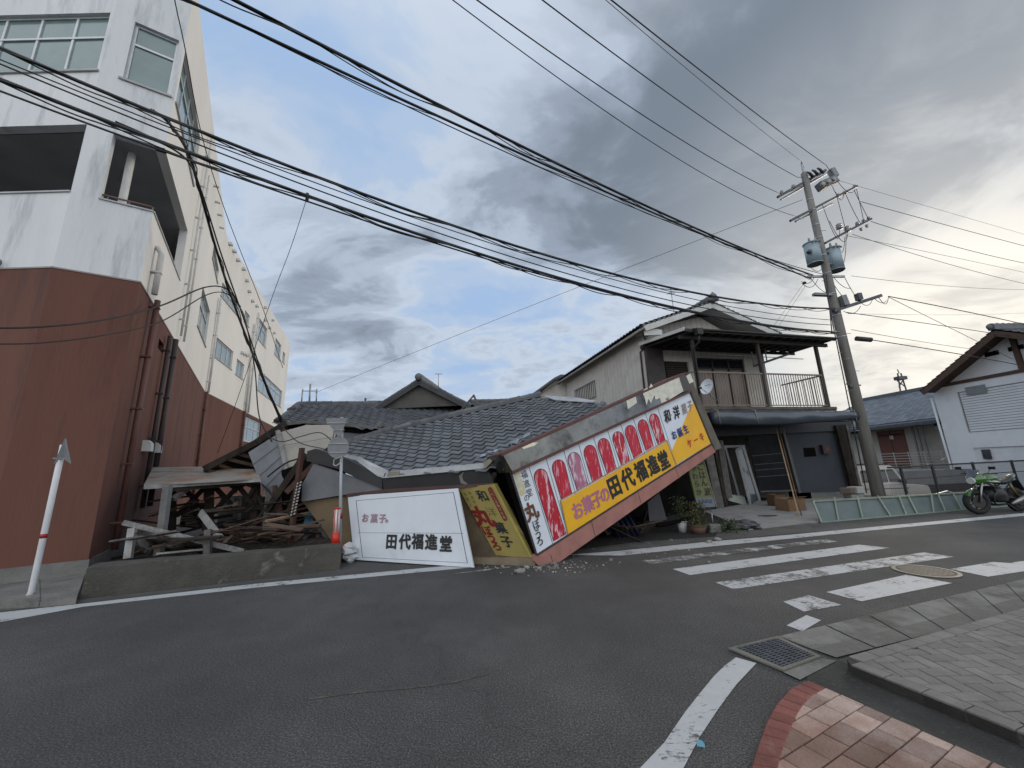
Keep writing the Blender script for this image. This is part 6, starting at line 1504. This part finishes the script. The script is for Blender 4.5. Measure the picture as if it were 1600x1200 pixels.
free('service_cable',[(404,752,9.3),(425,775,9.1),(410,800,8.8),(395,820,8.6)],.016,'short black cable hanging below the sagging eave')
# far wire to the antenna mast
wire((1254,312),13.9,(492,614),26,(900,450),.012,'long faint wire sloping down from the pole to the distant antenna mast',E1_)
# lines leaving to the right
rw=[((1345,315),14.3,(1700,410),20,(1480,352),.015,'line leaving the second crossarm to the right, uppermost thick one'),((1310,282),14.2,(1700,395),22,None,.008,'thin earth wire leaving the pole top to the right'),
((1332,366),14.3,(1700,462),22,(1480,412),.013,'line leaving the third crossarm to the right'),((1361,346),14.5,(1700,427),20,(1480,382),.015,'line leaving the end of the third crossarm to the right'),((1322,368),14.3,(1700,448),22,(1480,400),.010,'thin line leaving just under the third crossarm to the right'),
((1330,431),14.2,(1700,448),24,(1480,447),.010,'nearly level thin line leaving the pole below the transformers'),((1388,463),14.3,(1700,530),19,(1500,485),.022,'cable leaving the end of the lowest crossarm to the right'),((1388,464),14.3,(1700,620),22,None,.014,'steep straight cable running down from the lowest crossarm toward the white storehouse'),
((1322,488),14,(1700,545),20,(1500,513),.018,'cable leaving the pole just under the lowest crossarm'),((1361,531),13.7,(1700,592),17,(1480,550),.020,'cable continuing from the black splice closure toward the white storehouse'),((1330,515),14,(1700,560),26,(1480,540),.012,'lower thin line crossing in front of the pale sky at the right'),((1325,490),14,(1700,480),30,(1480,492),.007,'faint level line low over the right houses')]
for a in rw: wire(a[0],a[1],a[2],a[3],a[4],a[5],a[6],E1_)
# thin guy lines to the right house roof
wire((1255,444),13.6,(1207,512),14.2,None,.007,'left one of two fine wires dropping from the pole to the gable end','fine wires to the gable')
wire((1259,446),13.6,(1214,514),14.2,None,.007,'right one of two fine wires dropping from the pole to the gable end','fine wires to the gable')
m=MB(); loop(m,(1252,440),-.3,(1272,434),-.1,.15,.012); loop(m,(1253,443),-.3,(1278,436),-.1,.25,.012); m.ball(pY(1257,442,-.3),.07,.06,.06,5); m.build('cable_joint',CABLE,up_)

# ------------------------------------------------------------------ antennas
def antenna(name,label,base,h,els,mat=STEEL,r_=.012,azi=(1,.2,0)):
    b=Vector(base); r=root(name,label,'antenna',b); m=MB(); m.tube([b,b+Z*h],r_,6); m.build('mast',mat,r)
    d=Vector(azi).normalized(); s=Vector((-d.y,d.x,0))
    for (z,L_,n,w_) in els:
        m=MB(); c=b+Z*h*z; m.tube([c-d*L_/2,c+d*L_/2],.010,5)
        for i in range(n): q=c-d*L_/2+d*L_*(i+.5)/n; m.tube([q-s*w_/2,q+s*w_/2],.006,4)
        m.build('boom',mat,r)
pa_=V(vp+hv*1.3,vp+hv*1.3+hu,1053,488); antenna('rooftop_antenna','thin dark television antenna standing on the left slope of the gable roof',pa_,1.15,[(.78,.35,5,.35),(.45,.15,2,.1),(.97,.1,1,.22)],DST)
pb_=D(685,606,13.6); antenna('rooftop_antenna','small television antenna above the right slope of the sunken gable',pb_,.52,[(1.0,.26,4,.15)],STEEL)
base=D(483,634,26); r=root('antenna_mast','distant mast with side arms rising behind the wrecked roof','antenna mast',base)
m=MB(); m.tube([base,D(485,600,26)],.06,6); m.beam(D(473,611,26),D(495,611,26),.05,.05,upv=(0,1,0)); m.build('mast',STEEL,r)
for x in (473,495): m=MB(); m.tube([D(x,608,26),D(x+(-2 if x<480 else -1),632,26)],.045,6); m.build('side_rod',STEEL,r)
# ------------------------------------------------------------------ FAR RIGHT: apartment with slate roof, storehouse, cars
def farhouse():
    A_=D(1325,700,31); A_.z=-.95; dd_=Vector((.06,-1,0)).normalized(); B_=V(A_,A_+dd_,1484,700); B_.z=-.95; u=uu(A_,B_); A_=A_-u*3; B_=B_+u*.4; n=Vector((u.y,-u.x,0))
    r=root('terraced_apartments','apartment block with blue grey slate roof and brown double door on its gallery','building',A_)
    fc=Face(A_,B_,0); P=lambda px,py:fc.sz(px,py); q=lambda px,py,d=0: fc.P(*P(px,py),d)
    z1=P(1400,732)[1]; z2=P(1400,664)[1]
    PL=M('beige_plaster',(.40,.375,.33),(.32,.30,.265),rough=.9,sc_=1); m=MB(); m.par(fc.P(0,-.95,-4),fc.u*fc.L,fc.n*4,Z*(z2+.95)); m.build('wall',PL,r)
    gz=[z1-.05]; m=MB(); m.par(fc.P(0,z1-.25,0),fc.u*fc.L,fc.n*1.2,Z*.25); m.build('gallery_slab',M('pale_slab',(.50,.50,.47),rough=.8),r)
    m=MB()
    for i in range(6): m.par(fc.P(0,z1+.15+.17*i,1.15),fc.u*fc.L,fc.n*.03,Z*.035)
    for i in range(12): m.par(fc.P(i*fc.L/11-.02*(i>0),z1,1.13),fc.u*.05,fc.n*.02,Z*1.1)
    m.build('gallery_railing',M('pale_rail',(.42,.41,.38),rough=.6),r)
    a=P(1379,712)[0]; b=P(1421,708)[0]; m=MB(); m.par(fc.P(a,z1+.02,.0),fc.u*(b-a),fc.n*.06,Z*(z2-z1-.35)); dr_=m.build('door',M('brown_double_door',(.13,.045,.03),(.10,.035,.025),rough=.6),r)
    m=MB(); m.par(fc.P((a+b)/2-.01,z1+.05,.061),fc.u*.02,fc.n*.01,Z*(z2-z1-.42)); m.par(fc.P(a+.1,z2-.7,.061),fc.u*(b-a-.2),fc.n*.03,Z*.08); m.build('door_joint',WOODD,dr_); m=MB(); nn=P(1394,683); m.par(fc.P(nn[0]-.13,nn[1]-.15,.062),fc.u*.26,fc.n*.006,Z*.3); m.build('notice',M('paper',(.6,.58,.52)),dr_)
    m=MB(); a=P(1362,750)[0]; b=P(1426,750)[0]; m.par(fc.P(a,-.9,.005),fc.u*(b-a),fc.n*.02,Z*(z1+.55)); m.build('dark_opening',DARKIN,r)
    m=MB(); a=P(1472,720)[0]; m.par(fc.P(a,-.9,.005),fc.u*3,fc.n*.02,Z*(z1+.55)); m.build('dark_opening',DARKIN,r)
    m=MB(); a=P(1330,675)[0]; m.par(fc.P(a,z2-.62,.005),fc.u*1.4,fc.n*.02,Z*.45); m.build('window',DGLASS,r)
    m=MB(); a=P(1460,665)[0]; m.par(fc.P(a,z2-.62,.005),fc.u*1.4,fc.n*.02,Z*.45); m.build('window',DGLASS,r)
    for px in (1437,1444,1452): a=P(px,690)[0]; m=MB(); m.par(fc.P(a,z1,.3),fc.u*.09,fc.n*.09,Z*(z2-z1)); m.build('post',M('grey_post',(.22,.21,.19)),r)
    # roof
    e0=fc.P(-.6,z2-.05,1.5); e1=fc.P(fc.L+.6,z2-.05,1.5); zr=V(fc.P(0,0,-4),fc.P(fc.L,0,-4),1440,610).z; k0=fc.P(1.2,zr,-4); k1=fc.P(fc.L+.6,zr,-4)
    m=MB(); m.slab([e0,e1,k1,k0],(0,0,-.15)); rr=m.build('roof',M('blue_grey_slate_under',(.10,.12,.15)),r)
    SL=M('blue_grey_slate',(.145,.163,.19),(.105,.12,.142),rough=.55,sc_=2,isl=.25)
    vv=uu(k0,e0+(e1-e0)*(0)); vv=(e0-k0); vv=(vv-fc.u*vv.dot(fc.u)); Ls=vv.length; vv.normalize(); nn_=fc.u.cross(vv); nn_=nn_ if nn_.z>0 else -nn_
    m=MB(); Lr_=(k1-k0).length; rows=int(Ls/.28)
    for j in range(rows):
        cw_=.34; off=(j%2)*cw_/2
        for i in range(int((Lr_+1.6)/cw_)):
            x=-1.6*(j/rows)+i*cw_+off
            if x+cw_>Lr_: break
            p=k0+fc.u*x+vv*(j*.28)+nn_*(.03+.0); m.par(p,fc.u*(cw_-.02),vv*.30,nn_*.02+vv*0.0)
    m.build('slates',SL,rr)
    m=MB(); m.beam(k0+Z*.1,k1+Z*.1,.4,.25); m.build('ridge',M('ridge_blue_grey',(.10,.115,.13)),rr)
    m=MB(); m.beam(e0-Z*.12,e1-Z*.12,.12,.18); m.build('gutter',DST,rr)
farhouse()
# small tower with gear above that roof
b=D(1411,610,34); r=root('lattice_mast','small dark lattice mast with dishes above the slate roof','mast',b)
m=MB(); t=D(1405,583,34)
for dx in (-.35,.35): m.beam(b+Vector((dx,0,-1)),t+Vector((dx*.4,0,0)),.08,.08,upv=(0,1,0))
m.beam(b+Vector((-.3,0,.3)),b+Vector((.2,0,.9)),.06,.06,upv=(0,1,0)); m.beam(b+Vector((.3,0,.3)),b+Vector((-.3,0,.9)),.06,.06,upv=(0,1,0)); m.build('lattice',DST,r)
m=MB(); m.cbox(D(1407,591,34),Vector((.75,0,0)),Vector((0,.5,0)),Z*.3); m.tube([t,D(1402,577,34)],.04,6); m.build('head',DST,r)
def storehouse():
    A_=D(1490,720,22.0); A_.z=-.95; B_=A_+Vector((.06,-1,0))*10; fc=Face(A_,B_,0); 
    r=root('white_storehouse','white plastered storehouse with brown timber gable at the right edge','building',A_)
    WB=M('white_plaster_panel',(.64,.66,.68),(.56,.58,.60),rough=.8,sc_=.8,c3=(.44,.46,.48),s3=.6,t3=.66,w3=.2)
    z=lambda px,py:fc.sz(px,py)[1]; x=lambda px,py:fc.sz(px,py)[0]
    ze=z(1465,607); 
    ovp=V(fc.P(0,0,.9),fc.P(1,0,.9),1553,517); xa=(ovp-fc.a).dot(fc.u); za=ovp.z; La=xa-(-.6)
    Lf=2*xa
    m=MB(); fc.wall(m,-.95,ze,[],0,Lf); hv_=Vector((-fc.u.y,fc.u.x,0)); hv_=-fc.n
    m.poly([fc.P(0,ze),fc.P(Lf,ze),fc.P(xa,ze+(za-ze)*.93)]); 
    m.poly([fc.P(0,-.95),fc.P(0,ze),fc.P(0,ze)+hv_*8,fc.P(0,-.95)+hv_*8]); m.poly([fc.P(Lf,-.95),fc.P(Lf,ze),fc.P(Lf,ze)+hv_*8,fc.P(Lf,-.95)+hv_*8]); wl_=m.build('wall',WB,r)
    # clapboards as thin relief
    m=MB(); z0=z(1500,676); z1=z(1500,606)-.25; k=16
    x0=x(1510,650); 
    for i in range(k): m.par(fc.P(x0,z0+(z1-z0)*i/k,0),fc.u*(Lf-x0-.3),fc.n*.03,Z*((z1-z0)/k*.86))
    m.build('clapboard',WB,wl_)
    m=MB()
    for i in range(k+1): m.par(fc.P(x0,z0+(z1-z0)*i/k-.02,.0),fc.u*(Lf-x0-.3),fc.n*.034,Z*.028)
    m.par(fc.P(x0-.05,z0-.02,0),fc.u*.04,fc.n*.04,Z*(z1-z0+.05)); m.build('clapboard_joint',M('clap_joint',(.22,.23,.24)),wl_)
    m=MB(); m.par(fc.P(-.02,-.95,0),fc.u*(x0-.05),fc.n*.09,Z*(ze+.95)); m.par(fc.P(x0-.07,z1+.02,0),fc.u*(Lf-x0),fc.n*.085,Z*(ze-z1)); m.par(fc.P(x0-.07,z(1520,700)-.0,0),fc.u*(Lf-x0),fc.n*.07,Z*(z0-z(1520,700)-.05)); m.build('plaster_band',WB,wl_)
    m=MB(); a=x(1512,612);b=x(1545,612); m.par(fc.P(a,z(1530,615),.09),fc.u*(b-a),fc.n*.02,Z*.42); m.build('louvre_window',M('grey_louvre',(.22,.23,.24),rough=.6),r)
    m=MB(); a=x(1538,712);b=x(1550,712); m.par(fc.P(a,z(1544,717),.02),fc.u*(b-a),fc.n*.08,Z*.48); m.build('window',DGLASS,r)
    for (px,py) in ((1550,553),(1588,544)): m=MB(); a,zz=fc.sz(px,py); m.par(fc.P(a-.28,zz-.1,.01),fc.u*.56,fc.n*.03,Z*.22); m.build('gable_vent',DARKIN,r)
    # timber in the gable
    BT=M('brown_gable_timber',(.085,.05,.035),(.06,.036,.026),rough=.8,sc_=3)
    m=MB(); m.par(fc.P(-.2,ze+.02,.0),fc.u*(Lf+.4),fc.n*.14,Z*.17); m.par(fc.P(xa-.1,ze+.19,.0),fc.u*.2,fc.n*.12,Z*((za-ze)*.85)); m.build('timber',BT,r)
    ov=.9; _e=V(fc.P(0,0,.9),fc.P(1,0,.9),1440,611); e0=fc.P((_e-fc.a).dot(fc.u),_e.z,ov); ap=fc.P(xa,za,ov); e1=fc.P(Lf+1.0,ze-.55,ov)
    sl=(ap-e0)
    m=MB(); 
    for p in (e0,e1): m.slab([p,ap,ap+hv_*10,p+hv_*10],(0,0,-.12))
    rf_=m.build('roof',BT,r)
    for p in (e0,e1): v_=uu(ap,p); n_=hv_.cross(v_); n_=n_ if n_.z>0 else -n_; tiles('roof_tiles',rf_,ap+n_*.04,hv_,v_,ccw([(0,0),(3,0),(3,(p-ap).length),(0,(p-ap).length)]),tw=.3,th=.3)
    m=MB(); 
    for p in (e0,e1): m.beam(p-Z*.13,ap-Z*.13,.06,.26)
    m.build('bargeboard',BT,rf_); m=MB(); ridge(m,ap+Z*.05-hv_*.1,ap+hv_*6+Z*.05,.13,.3,.2); m.ball(ap+Z*.2-hv_*.1,.22,.1,.17,6); m.build('ridge',TILER,rf_)
    m=MB(); m.tube([fc.P(-.15,ze-.5,.12),fc.P(-.1,-.9,.12)],.05,8); m.tube([fc.P(-.35,1.2,.3),fc.P(-.1,1.35,.15),fc.P(-.12,-.9,.15)],.035,8); m.build('drain_pipe',WB,r)
storehouse()
# grey block wall behind the fence
m=MB(); a,b=D(1395,765,21.0),D(1720,765,21.6); a.z=b.z=-.95; n=Vector((-(b-a).y,(b-a).x,0)).normalized(); zt=D(1500,733,21.2).z; zt2=D(1500,755,21.2).z
m.slab([a+Z*(zt2+.95),b+Z*(zt2+.95),b+Z*(zt+.95),a+Z*(zt+.95)],n*.15); m.cur=1; m.slab([a,b,b+Z*(zt2+.94),a+Z*(zt2+.94)],n*.3)
single('car_park_wall',m,[M('block_wall',(.19,.195,.20),(.14,.145,.15),rough=.9,sc_=2,bump=.3),M('dark_wall_base',(.035,.03,.032),rough=.9)],'grey block wall with dark base behind the black mesh fence','wall')
def fence():
    a,b=D(1398,775,15.3),D(1700,760,19.5); a.z=b.z=-.0; a.z=b.z=-.3; u=uu(a,b); L_=(b-a).length; r=root('mesh_fence','black steel mesh fence running along the edge of the car park','fence',a)
    FB_=M('black_fence_paint',(.012,.013,.018),rough=.45); ztop=V(a,b,1500,724).z
    n=Vector((-u.y,u.x,0))
    k=5
    for px in (1409,1459,1524,1586,1650):
        q=V(a,b,px,740); q.z=-.95; m=MB(); m.beam(q,Vector((q.x,q.y,ztop+.03)),.07,.07,upv=(0,1,0)); m.build('post',FB_,r)
    m=MB(); m.par(a+Z*(ztop+.3-.05)-n*.03,u*L_,n*.06,Z*.06); m.par(a+Z*(ztop+.3-.5)-n*.01,u*L_,n*.02,Z*.03); m.build('rail',FB_,r)
    m=MB(); zt_=ztop; zb_=-.25
    i=0
    while i*.05<L_: q=a+u*(i*.05); m.par(Vector((q.x,q.y,zb_)),u*.004,n*.004,Z*(zt_-zb_)); i+=1
    z_=zb_
    while z_<zt_: m.par(Vector((a.x,a.y,z_)),u*L_,n*.004,Z*.004); z_+=.10
    m.build('mesh',M('fence_wire',(.10,.10,.11),rough=.5),r)
fence()
# ------------------------------------------------------------------ SUV
def suv():
    o0=D(1345,740,18.4); o0.z=-.95; f_=uu(D(1345,740,18.0)*1.0,D(1455,740,17.6)); f_=Vector((.995,-.10,0)).normalized(); s=Vector((-f_.y,f_.x,0))  # f forward (right), s away
    top=.62; zs=lambda h:Vector((0,0,h))
    x0=D(1340,740,18.2); x0.z=-.95; ln=(D(1459,740,17.6)-x0).dot(f_); H_=V(x0,x0+f_,1380,727).z+.95; W_=1.7
    r=root('parked_suv','beige boxy off road car with dark windows parked behind the utility pole','car',x0+f_*ln/2+s*W_/2)
    BD=M('car_beige_white',(.40,.385,.35),(.36,.35,.32),rough=.3,clear=.6,sc_=1); BK=M('car_black_trim',(.015,.015,.016),rough=.5)
    P=lambda a,h,y=0: x0+f_*(a*ln)+zs(h*H_)+s*y
    m=MB(); lower=[(0,.24),(0,.58),(.02,.60),(.66,.60),(.97,.55),(.99,.50),(1,.26),(.93,.22),(.90,.30),(.86,.36),(.78,.36),(.74,.30),(.72,.20),(.28,.20),(.26,.30),(.22,.36),(.14,.36),(.10,.30),(.08,.22)]
    m.slab([P(*p,.0) for p in lower],s*W_); bdy=m.build('body',BD,r,bevel=.03)
    m=MB(); cab=[(.01,.60),(.03,.94),(.06,1.0),(.50,1.0),(.55,.97),(.66,.62),(.66,.595)]
    A=[P(*p,.07 if p[1]>.9 else 0) for p in cab]; B=[P(*p,W_-(.07 if p[1]>.9 else 0)) for p in cab]; n=len(A)
    m.add(A+B,[tuple(range(n)),tuple(reversed(range(n,2*n)))]+[(i,(i+1)%n,(i+1)%n+n,i+n) for i in range(n)]); m.build('cabin',BD,r)
    for q in ([(.045,.64),(.06,.90),(.24,.91),(.24,.64)],[(.27,.64),(.27,.91),(.42,.91),(.42,.64)],[(.44,.64),(.44,.91),(.53,.91),(.62,.64)]):
        m=MB(); m.slab([P(*p,-.006+ (.045 if p[1]>.8 else 0)) for p in q],s*.02); m.build('side_window',DGLASS,r)
    m=MB(); m.slab([P(.565,.93,.12),P(.655,.64,.08),P(.655,.64,W_-.08),P(.565,.93,W_-.12)],f_*.012+zs(.006)); m.build('windscreen',M('car_windscreen',(.10,.14,.15),rough=.08,spec=.9),r)
    for a in (.18,.82):
        for y in (-.03,W_-.19):
            c=P(a,0,y)+zs(.36); m=MB(); m.tube([c,c+s*.22],.36,24); w_=m.build('wheel',BK,r); m=MB(); m.tube([c-s*.012,c+s*.0],.20,16); m.build('rim',M('car_rim',(.18,.18,.18),metal=.6,rough=.4),w_)
    m=MB()
    for i in range(7): m.par(P(1.0,.38,.35+.15*i),f_*.012,s*.09,zs(.14*H_))
    m.build('grille',BK,r)
    for y in (.18,W_-.18):
        c=P(.995,.46,y); m=MB(); m.tube([c,c+f_*.04],.10,14); m.build('headlight',M('headlight',(.55,.56,.55),rough=.1,spec=.9),r)
    m=MB(); m.par(P(.97,.22,-.03),f_*.22,s*(W_+.06),zs(.13*H_)); m.build('bumper',BK,r,bevel=.03)
    m=MB(); m.par(P(.97,.22,W_/2-.17)+f_*.225+zs(.0),f_*.01,s*.34,zs(.16)); m.build('number_plate',M('plate_yellow',(.35,.27,.04)),r)
    for y in (-.2,W_+.02): m=MB(); m.par(P(.60,.60,y),f_*.10,s*.16,zs(.17)); m.build('mirror',BK,r,bevel=.02)
    m=MB(); m.par(P(.06,1.01,.12),f_*(.44*ln),s*.04,zs(.05)); m.build('roof_rail',BK,r); m=MB(); m.par(P(.06,1.01,W_-.16),f_*(.44*ln),s*.04,zs(.05)); m.build('roof_rail',BK,r)
    m=MB(); m.par(P(.255,.24,-.004),f_*.012,s*.008,zs(.35*H_)); m.par(P(.43,.24,-.004),f_*.012,s*.008,zs(.35*H_)); m.par(P(.05,.50,-.008),f_*(.65*ln),s*.01,zs(.03)); m.build('door_seam',M('seam_dark',(.05,.05,.05)),r)
suv()
# ------------------------------------------------------------------ MOTORCYCLE
def bike():
    fw=G(1535,804); fw=Vector((fw.x,fw.y+.05,0)); d=Vector((.975,.22,0)).normalized(); s=Vector((-d.y,d.x,0))   # d to the rear (right)
    r=root('green_motorcycle','green sports motorcycle with gold wheels parked at the roadside on its stand','motorcycle',fw+d*.7)
    lean=R(6); wb=1.45
    P=lambda x,z,y=0: fw+d*x+Z*(z*math.cos(lean)+y*math.sin(lean)*0)+s*(y-z*math.sin(lean)*.6*0)
    TY=M('tyre',(.014,.014,.015),rough=.8); GD=M('gold_wheel',(.13,.085,.02),rough=.4,metal=.6); GN=M('lime_green_paint',(.03,.105,.010),(.025,.085,.010),rough=.22,clear=.9,sc_=2); BKM=M('engine_black',(.02,.02,.022),(.035,.035,.036),rough=.45,metal=.4); CRM=M('chrome',(.28,.28,.28),rough=.3,metal=.9); WH=M('bike_white_stripe',(.5,.52,.45),rough=.3)
    def wheel(c,R_,w_,axis,st):
        m=MB(); vs=[];fs=[]; N_=32; M_=10; t_=Z; a1=(axis.cross(Z)).normalized()
        for i in range(N_):
            a=2*math.pi*i/N_; rd=a1*math.cos(a)+Z*math.sin(a)
            for j in range(M_): b=2*math.pi*j/M_; vs.append(c+rd*(R_-w_*.5+w_*.5*math.cos(b))+axis*(w_*.5*math.sin(b)))
        for i in range(N_):
            for j in range(M_): fs.append((i*M_+j,((i+1)%N_)*M_+j,((i+1)%N_)*M_+(j+1)%M_,i*M_+(j+1)%M_))
        m.smooth=True; m.add(vs,fs); w=m.build('wheel',TY,r)
        m=MB(); 
        q=[c+(a1*math.cos(2*math.pi*i/32)+Z*math.sin(2*math.pi*i/32))*(R_-w_*.92) for i in range(33)]; m.tube(q,.018,6)
        for i in range(6): a=2*math.pi*i/6+.3; m.beam(c,c+(a1*math.cos(a)+Z*math.sin(a))*(R_-w_*.9),.03,.03,upv=axis)
        m.tube([c-axis*.05,c+axis*.05],.04,10); m.build('rim',GD,w)
        m=MB(); m.tube([c-axis*(w_*.5+.005),c-axis*(w_*.5-.002)],.15,20,smooth=False); m.build('brake_disc',M('disc_steel',(.07,.07,.07),metal=.8,rough=.35),w)
    wa=Vector((s.x,s.y,0)); wf=(wa*math.cos(R(18))+d*math.sin(R(18))).normalized()
    wheel(P(0,.31),.31,.13,wf,0); wheel(P(wb,.31),.32,.18,wa,0)
    m=MB()
    for y in (-.11,.11): m.tube([P(0,.31)+wf*y,P(.13,.62)+wf*y,P(.30,.95)+wf*y],.026,8)
    m.build('fork',CRM,r)
    m=MB(); q=[]
    vs=[];fs=[]; 
    for i in range(9):
        a=R(30+i*15)
        for j in range(5): y=(j-2)*.038; rr=.345-abs(j-2)*.012; vs.append(P(0,.31)+(-d*math.cos(a)+Z*math.sin(a))*rr+wf*y)
    for i in range(8):
        for j in range(4): fs.append((i*5+j,(i+1)*5+j,(i+1)*5+j+1,i*5+j+1))
    m.smooth=True; m.add(vs,fs); m.build('front_fender',GN,r)
    def loft(name,secs,mat,par=None):
        m=MB(); N_=14; vs=[];fs=[]
        for (x,z,hy,hz) in secs:
            for k in range(N_):
                a=2*math.pi*k/N_; c_,s_=math.cos(a),math.sin(a); c_=math.copysign(abs(c_)**.75,c_); s_=math.copysign(abs(s_)**.75,s_); vs.append(P(x,z+hz*s_,hy*c_))
        for i in range(len(secs)-1):
            for k in range(N_): fs.append((i*N_+k,i*N_+(k+1)%N_,(i+1)*N_+(k+1)%N_,(i+1)*N_+k))
        fs.append(tuple(range(N_))); e=(len(secs)-1)*N_; fs.append(tuple(e+k for k in reversed(range(N_)))); m.smooth=True; m.add(vs,fs); return m.build(name,mat,par or r)
    tank=loft('fuel_tank',[(.42,.84,.08,.06),(.50,.88,.15,.12),(.62,.90,.17,.13),(.76,.87,.15,.11),(.86,.80,.09,.05)],GN)
    loft('tank_stripe',[(.46,.82,.13,.03),(.6,.81,.185,.035),(.78,.79,.165,.03)],WH,tank)
    loft('front_cowl',[(.02,.86,.06,.06),(.10,.88,.15,.13),(.24,.90,.18,.15),(.38,.86,.15,.12)],GN)
    m=MB(); m.slab([P(.02,.93,-.08),P(.02,.93,.08),P(.20,1.12,.12),P(.20,1.12,-.12)],d*.012); m.build('windshield',M('smoked_screen',(.05,.07,.10),rough=.1,spec=.9),r)
    m=MB(); c=P(.03,.85,0); m.tube([c,c-d*.05],[.09,.08],16); m.build('headlight',M('headlight',(.55,.56,.55)),r)
    loft('seat',[(.82,.80,.10,.04),(.95,.77,.14,.05),(1.15,.79,.14,.05),(1.38,.87,.12,.05),(1.48,.90,.07,.03)],BKM)
    loft('tail_cowl',[(1.15,.75,.09,.05),(1.35,.83,.10,.07),(1.52,.90,.09,.06),(1.68,.94,.03,.03)],GN)
    loft('engine',[(.40,.45,.16,.14),(.50,.50,.22,.20),(.68,.48,.23,.22),(.85,.42,.20,.17),(.95,.40,.12,.10)],BKM)
    m=MB()
    for i in range(6): m.cbox(P(.54,.55+.028*i),d*.26,s*.40,Z*.010)
    m.build('cooling_fin',BKM,r)
    m=MB()
    for y in (-.18,-.06,.06,.18): m.tube([P(.46,.56,y),P(.36,.46,y),P(.40,.28,y*.7),P(.60,.20,y*.4),P(.95,.22,-.12)],.020,8)
    m.build('exhaust_pipe',BKM,r); m=MB(); m.tube([P(.95,.22,-.15),P(1.15,.30,-.2),P(1.62,.46,-.22)],[.03,.055,.06],12); m.build('muffler',CRM,r)
    m=MB(); m.tube([P(.30,.92,0),P(.55,.68,.12),P(.9,.55,.13),P(.95,.38,.12)],.025,8); m.tube([P(.30,.92,0),P(.55,.68,-.12),P(.9,.55,-.13),P(.95,.38,-.12)],.025,8); m.tube([P(.92,.40,-.12),P(wb,.31,-.11)],.03,8); m.tube([P(.92,.40,.12),P(wb,.31,.11)],.03,8); m.tube([P(.92,.55,.1),P(1.45,.86,.08)],.016,6); m.tube([P(.92,.55,-.1),P(1.45,.86,-.08)],.016,6); m.build('frame',BKM,r)
    for y in (-.14,.14): m=MB(); m.tube([P(1.32,.36,y),P(1.12,.70,y)],.028,8); m.build('shock_absorber',GD,r)
    m=MB(); m.tube([P(.36,1.02,-.36),P(.30,1.03,-.18),P(.30,1.0,0),P(.30,1.03,.18),P(.36,1.02,.36)],.013,8); m.build('handlebar',BKM,r)
    for y in (-.30,.30): m=MB(); m.tube([P(.30,1.03,y*.7),P(.27,1.15,y)],.006,5); m.cbox(P(.27,1.17,y*1.1),d*.02,s*.13,Z*.075); m.build('mirror',BKM,r)
    m=MB(); m.tube([P(.78,.30,-.12),P(.85,.01,-.34)],.013,6); m.build('side_stand',BKM,r)
    m=MB(); m.slab([P(1.62,.80,-.09),P(1.62,.80,.09),P(1.75,.52,.09),P(1.75,.52,-.09)],d*.01); m.build('rear_plate_holder',BKM,r)
bike()
# clutter between house and pole
g=Vector((11.9,13.9,0)); r=root('stacked_clutter','small heap of pale crates and buckets beside the foot of the utility pole','clutter',g) 
for i,(dx,dz,sx,sz_) in enumerate(((0,0,.45,.3),(.1,.3,.35,.25),(-.2,.3,.2,.22))): m=MB(); m.box(g+Vector((dx-.25,0,dz+sz_/2+.02)),sx,.35,sz_-.02,.3*i); m.build('crate',[M('crate_grey',(.20,.20,.19)),M('crate_pale',(.30,.30,.28)),M('crate_brown',(.14,.11,.09))][i],r,bevel=.02)
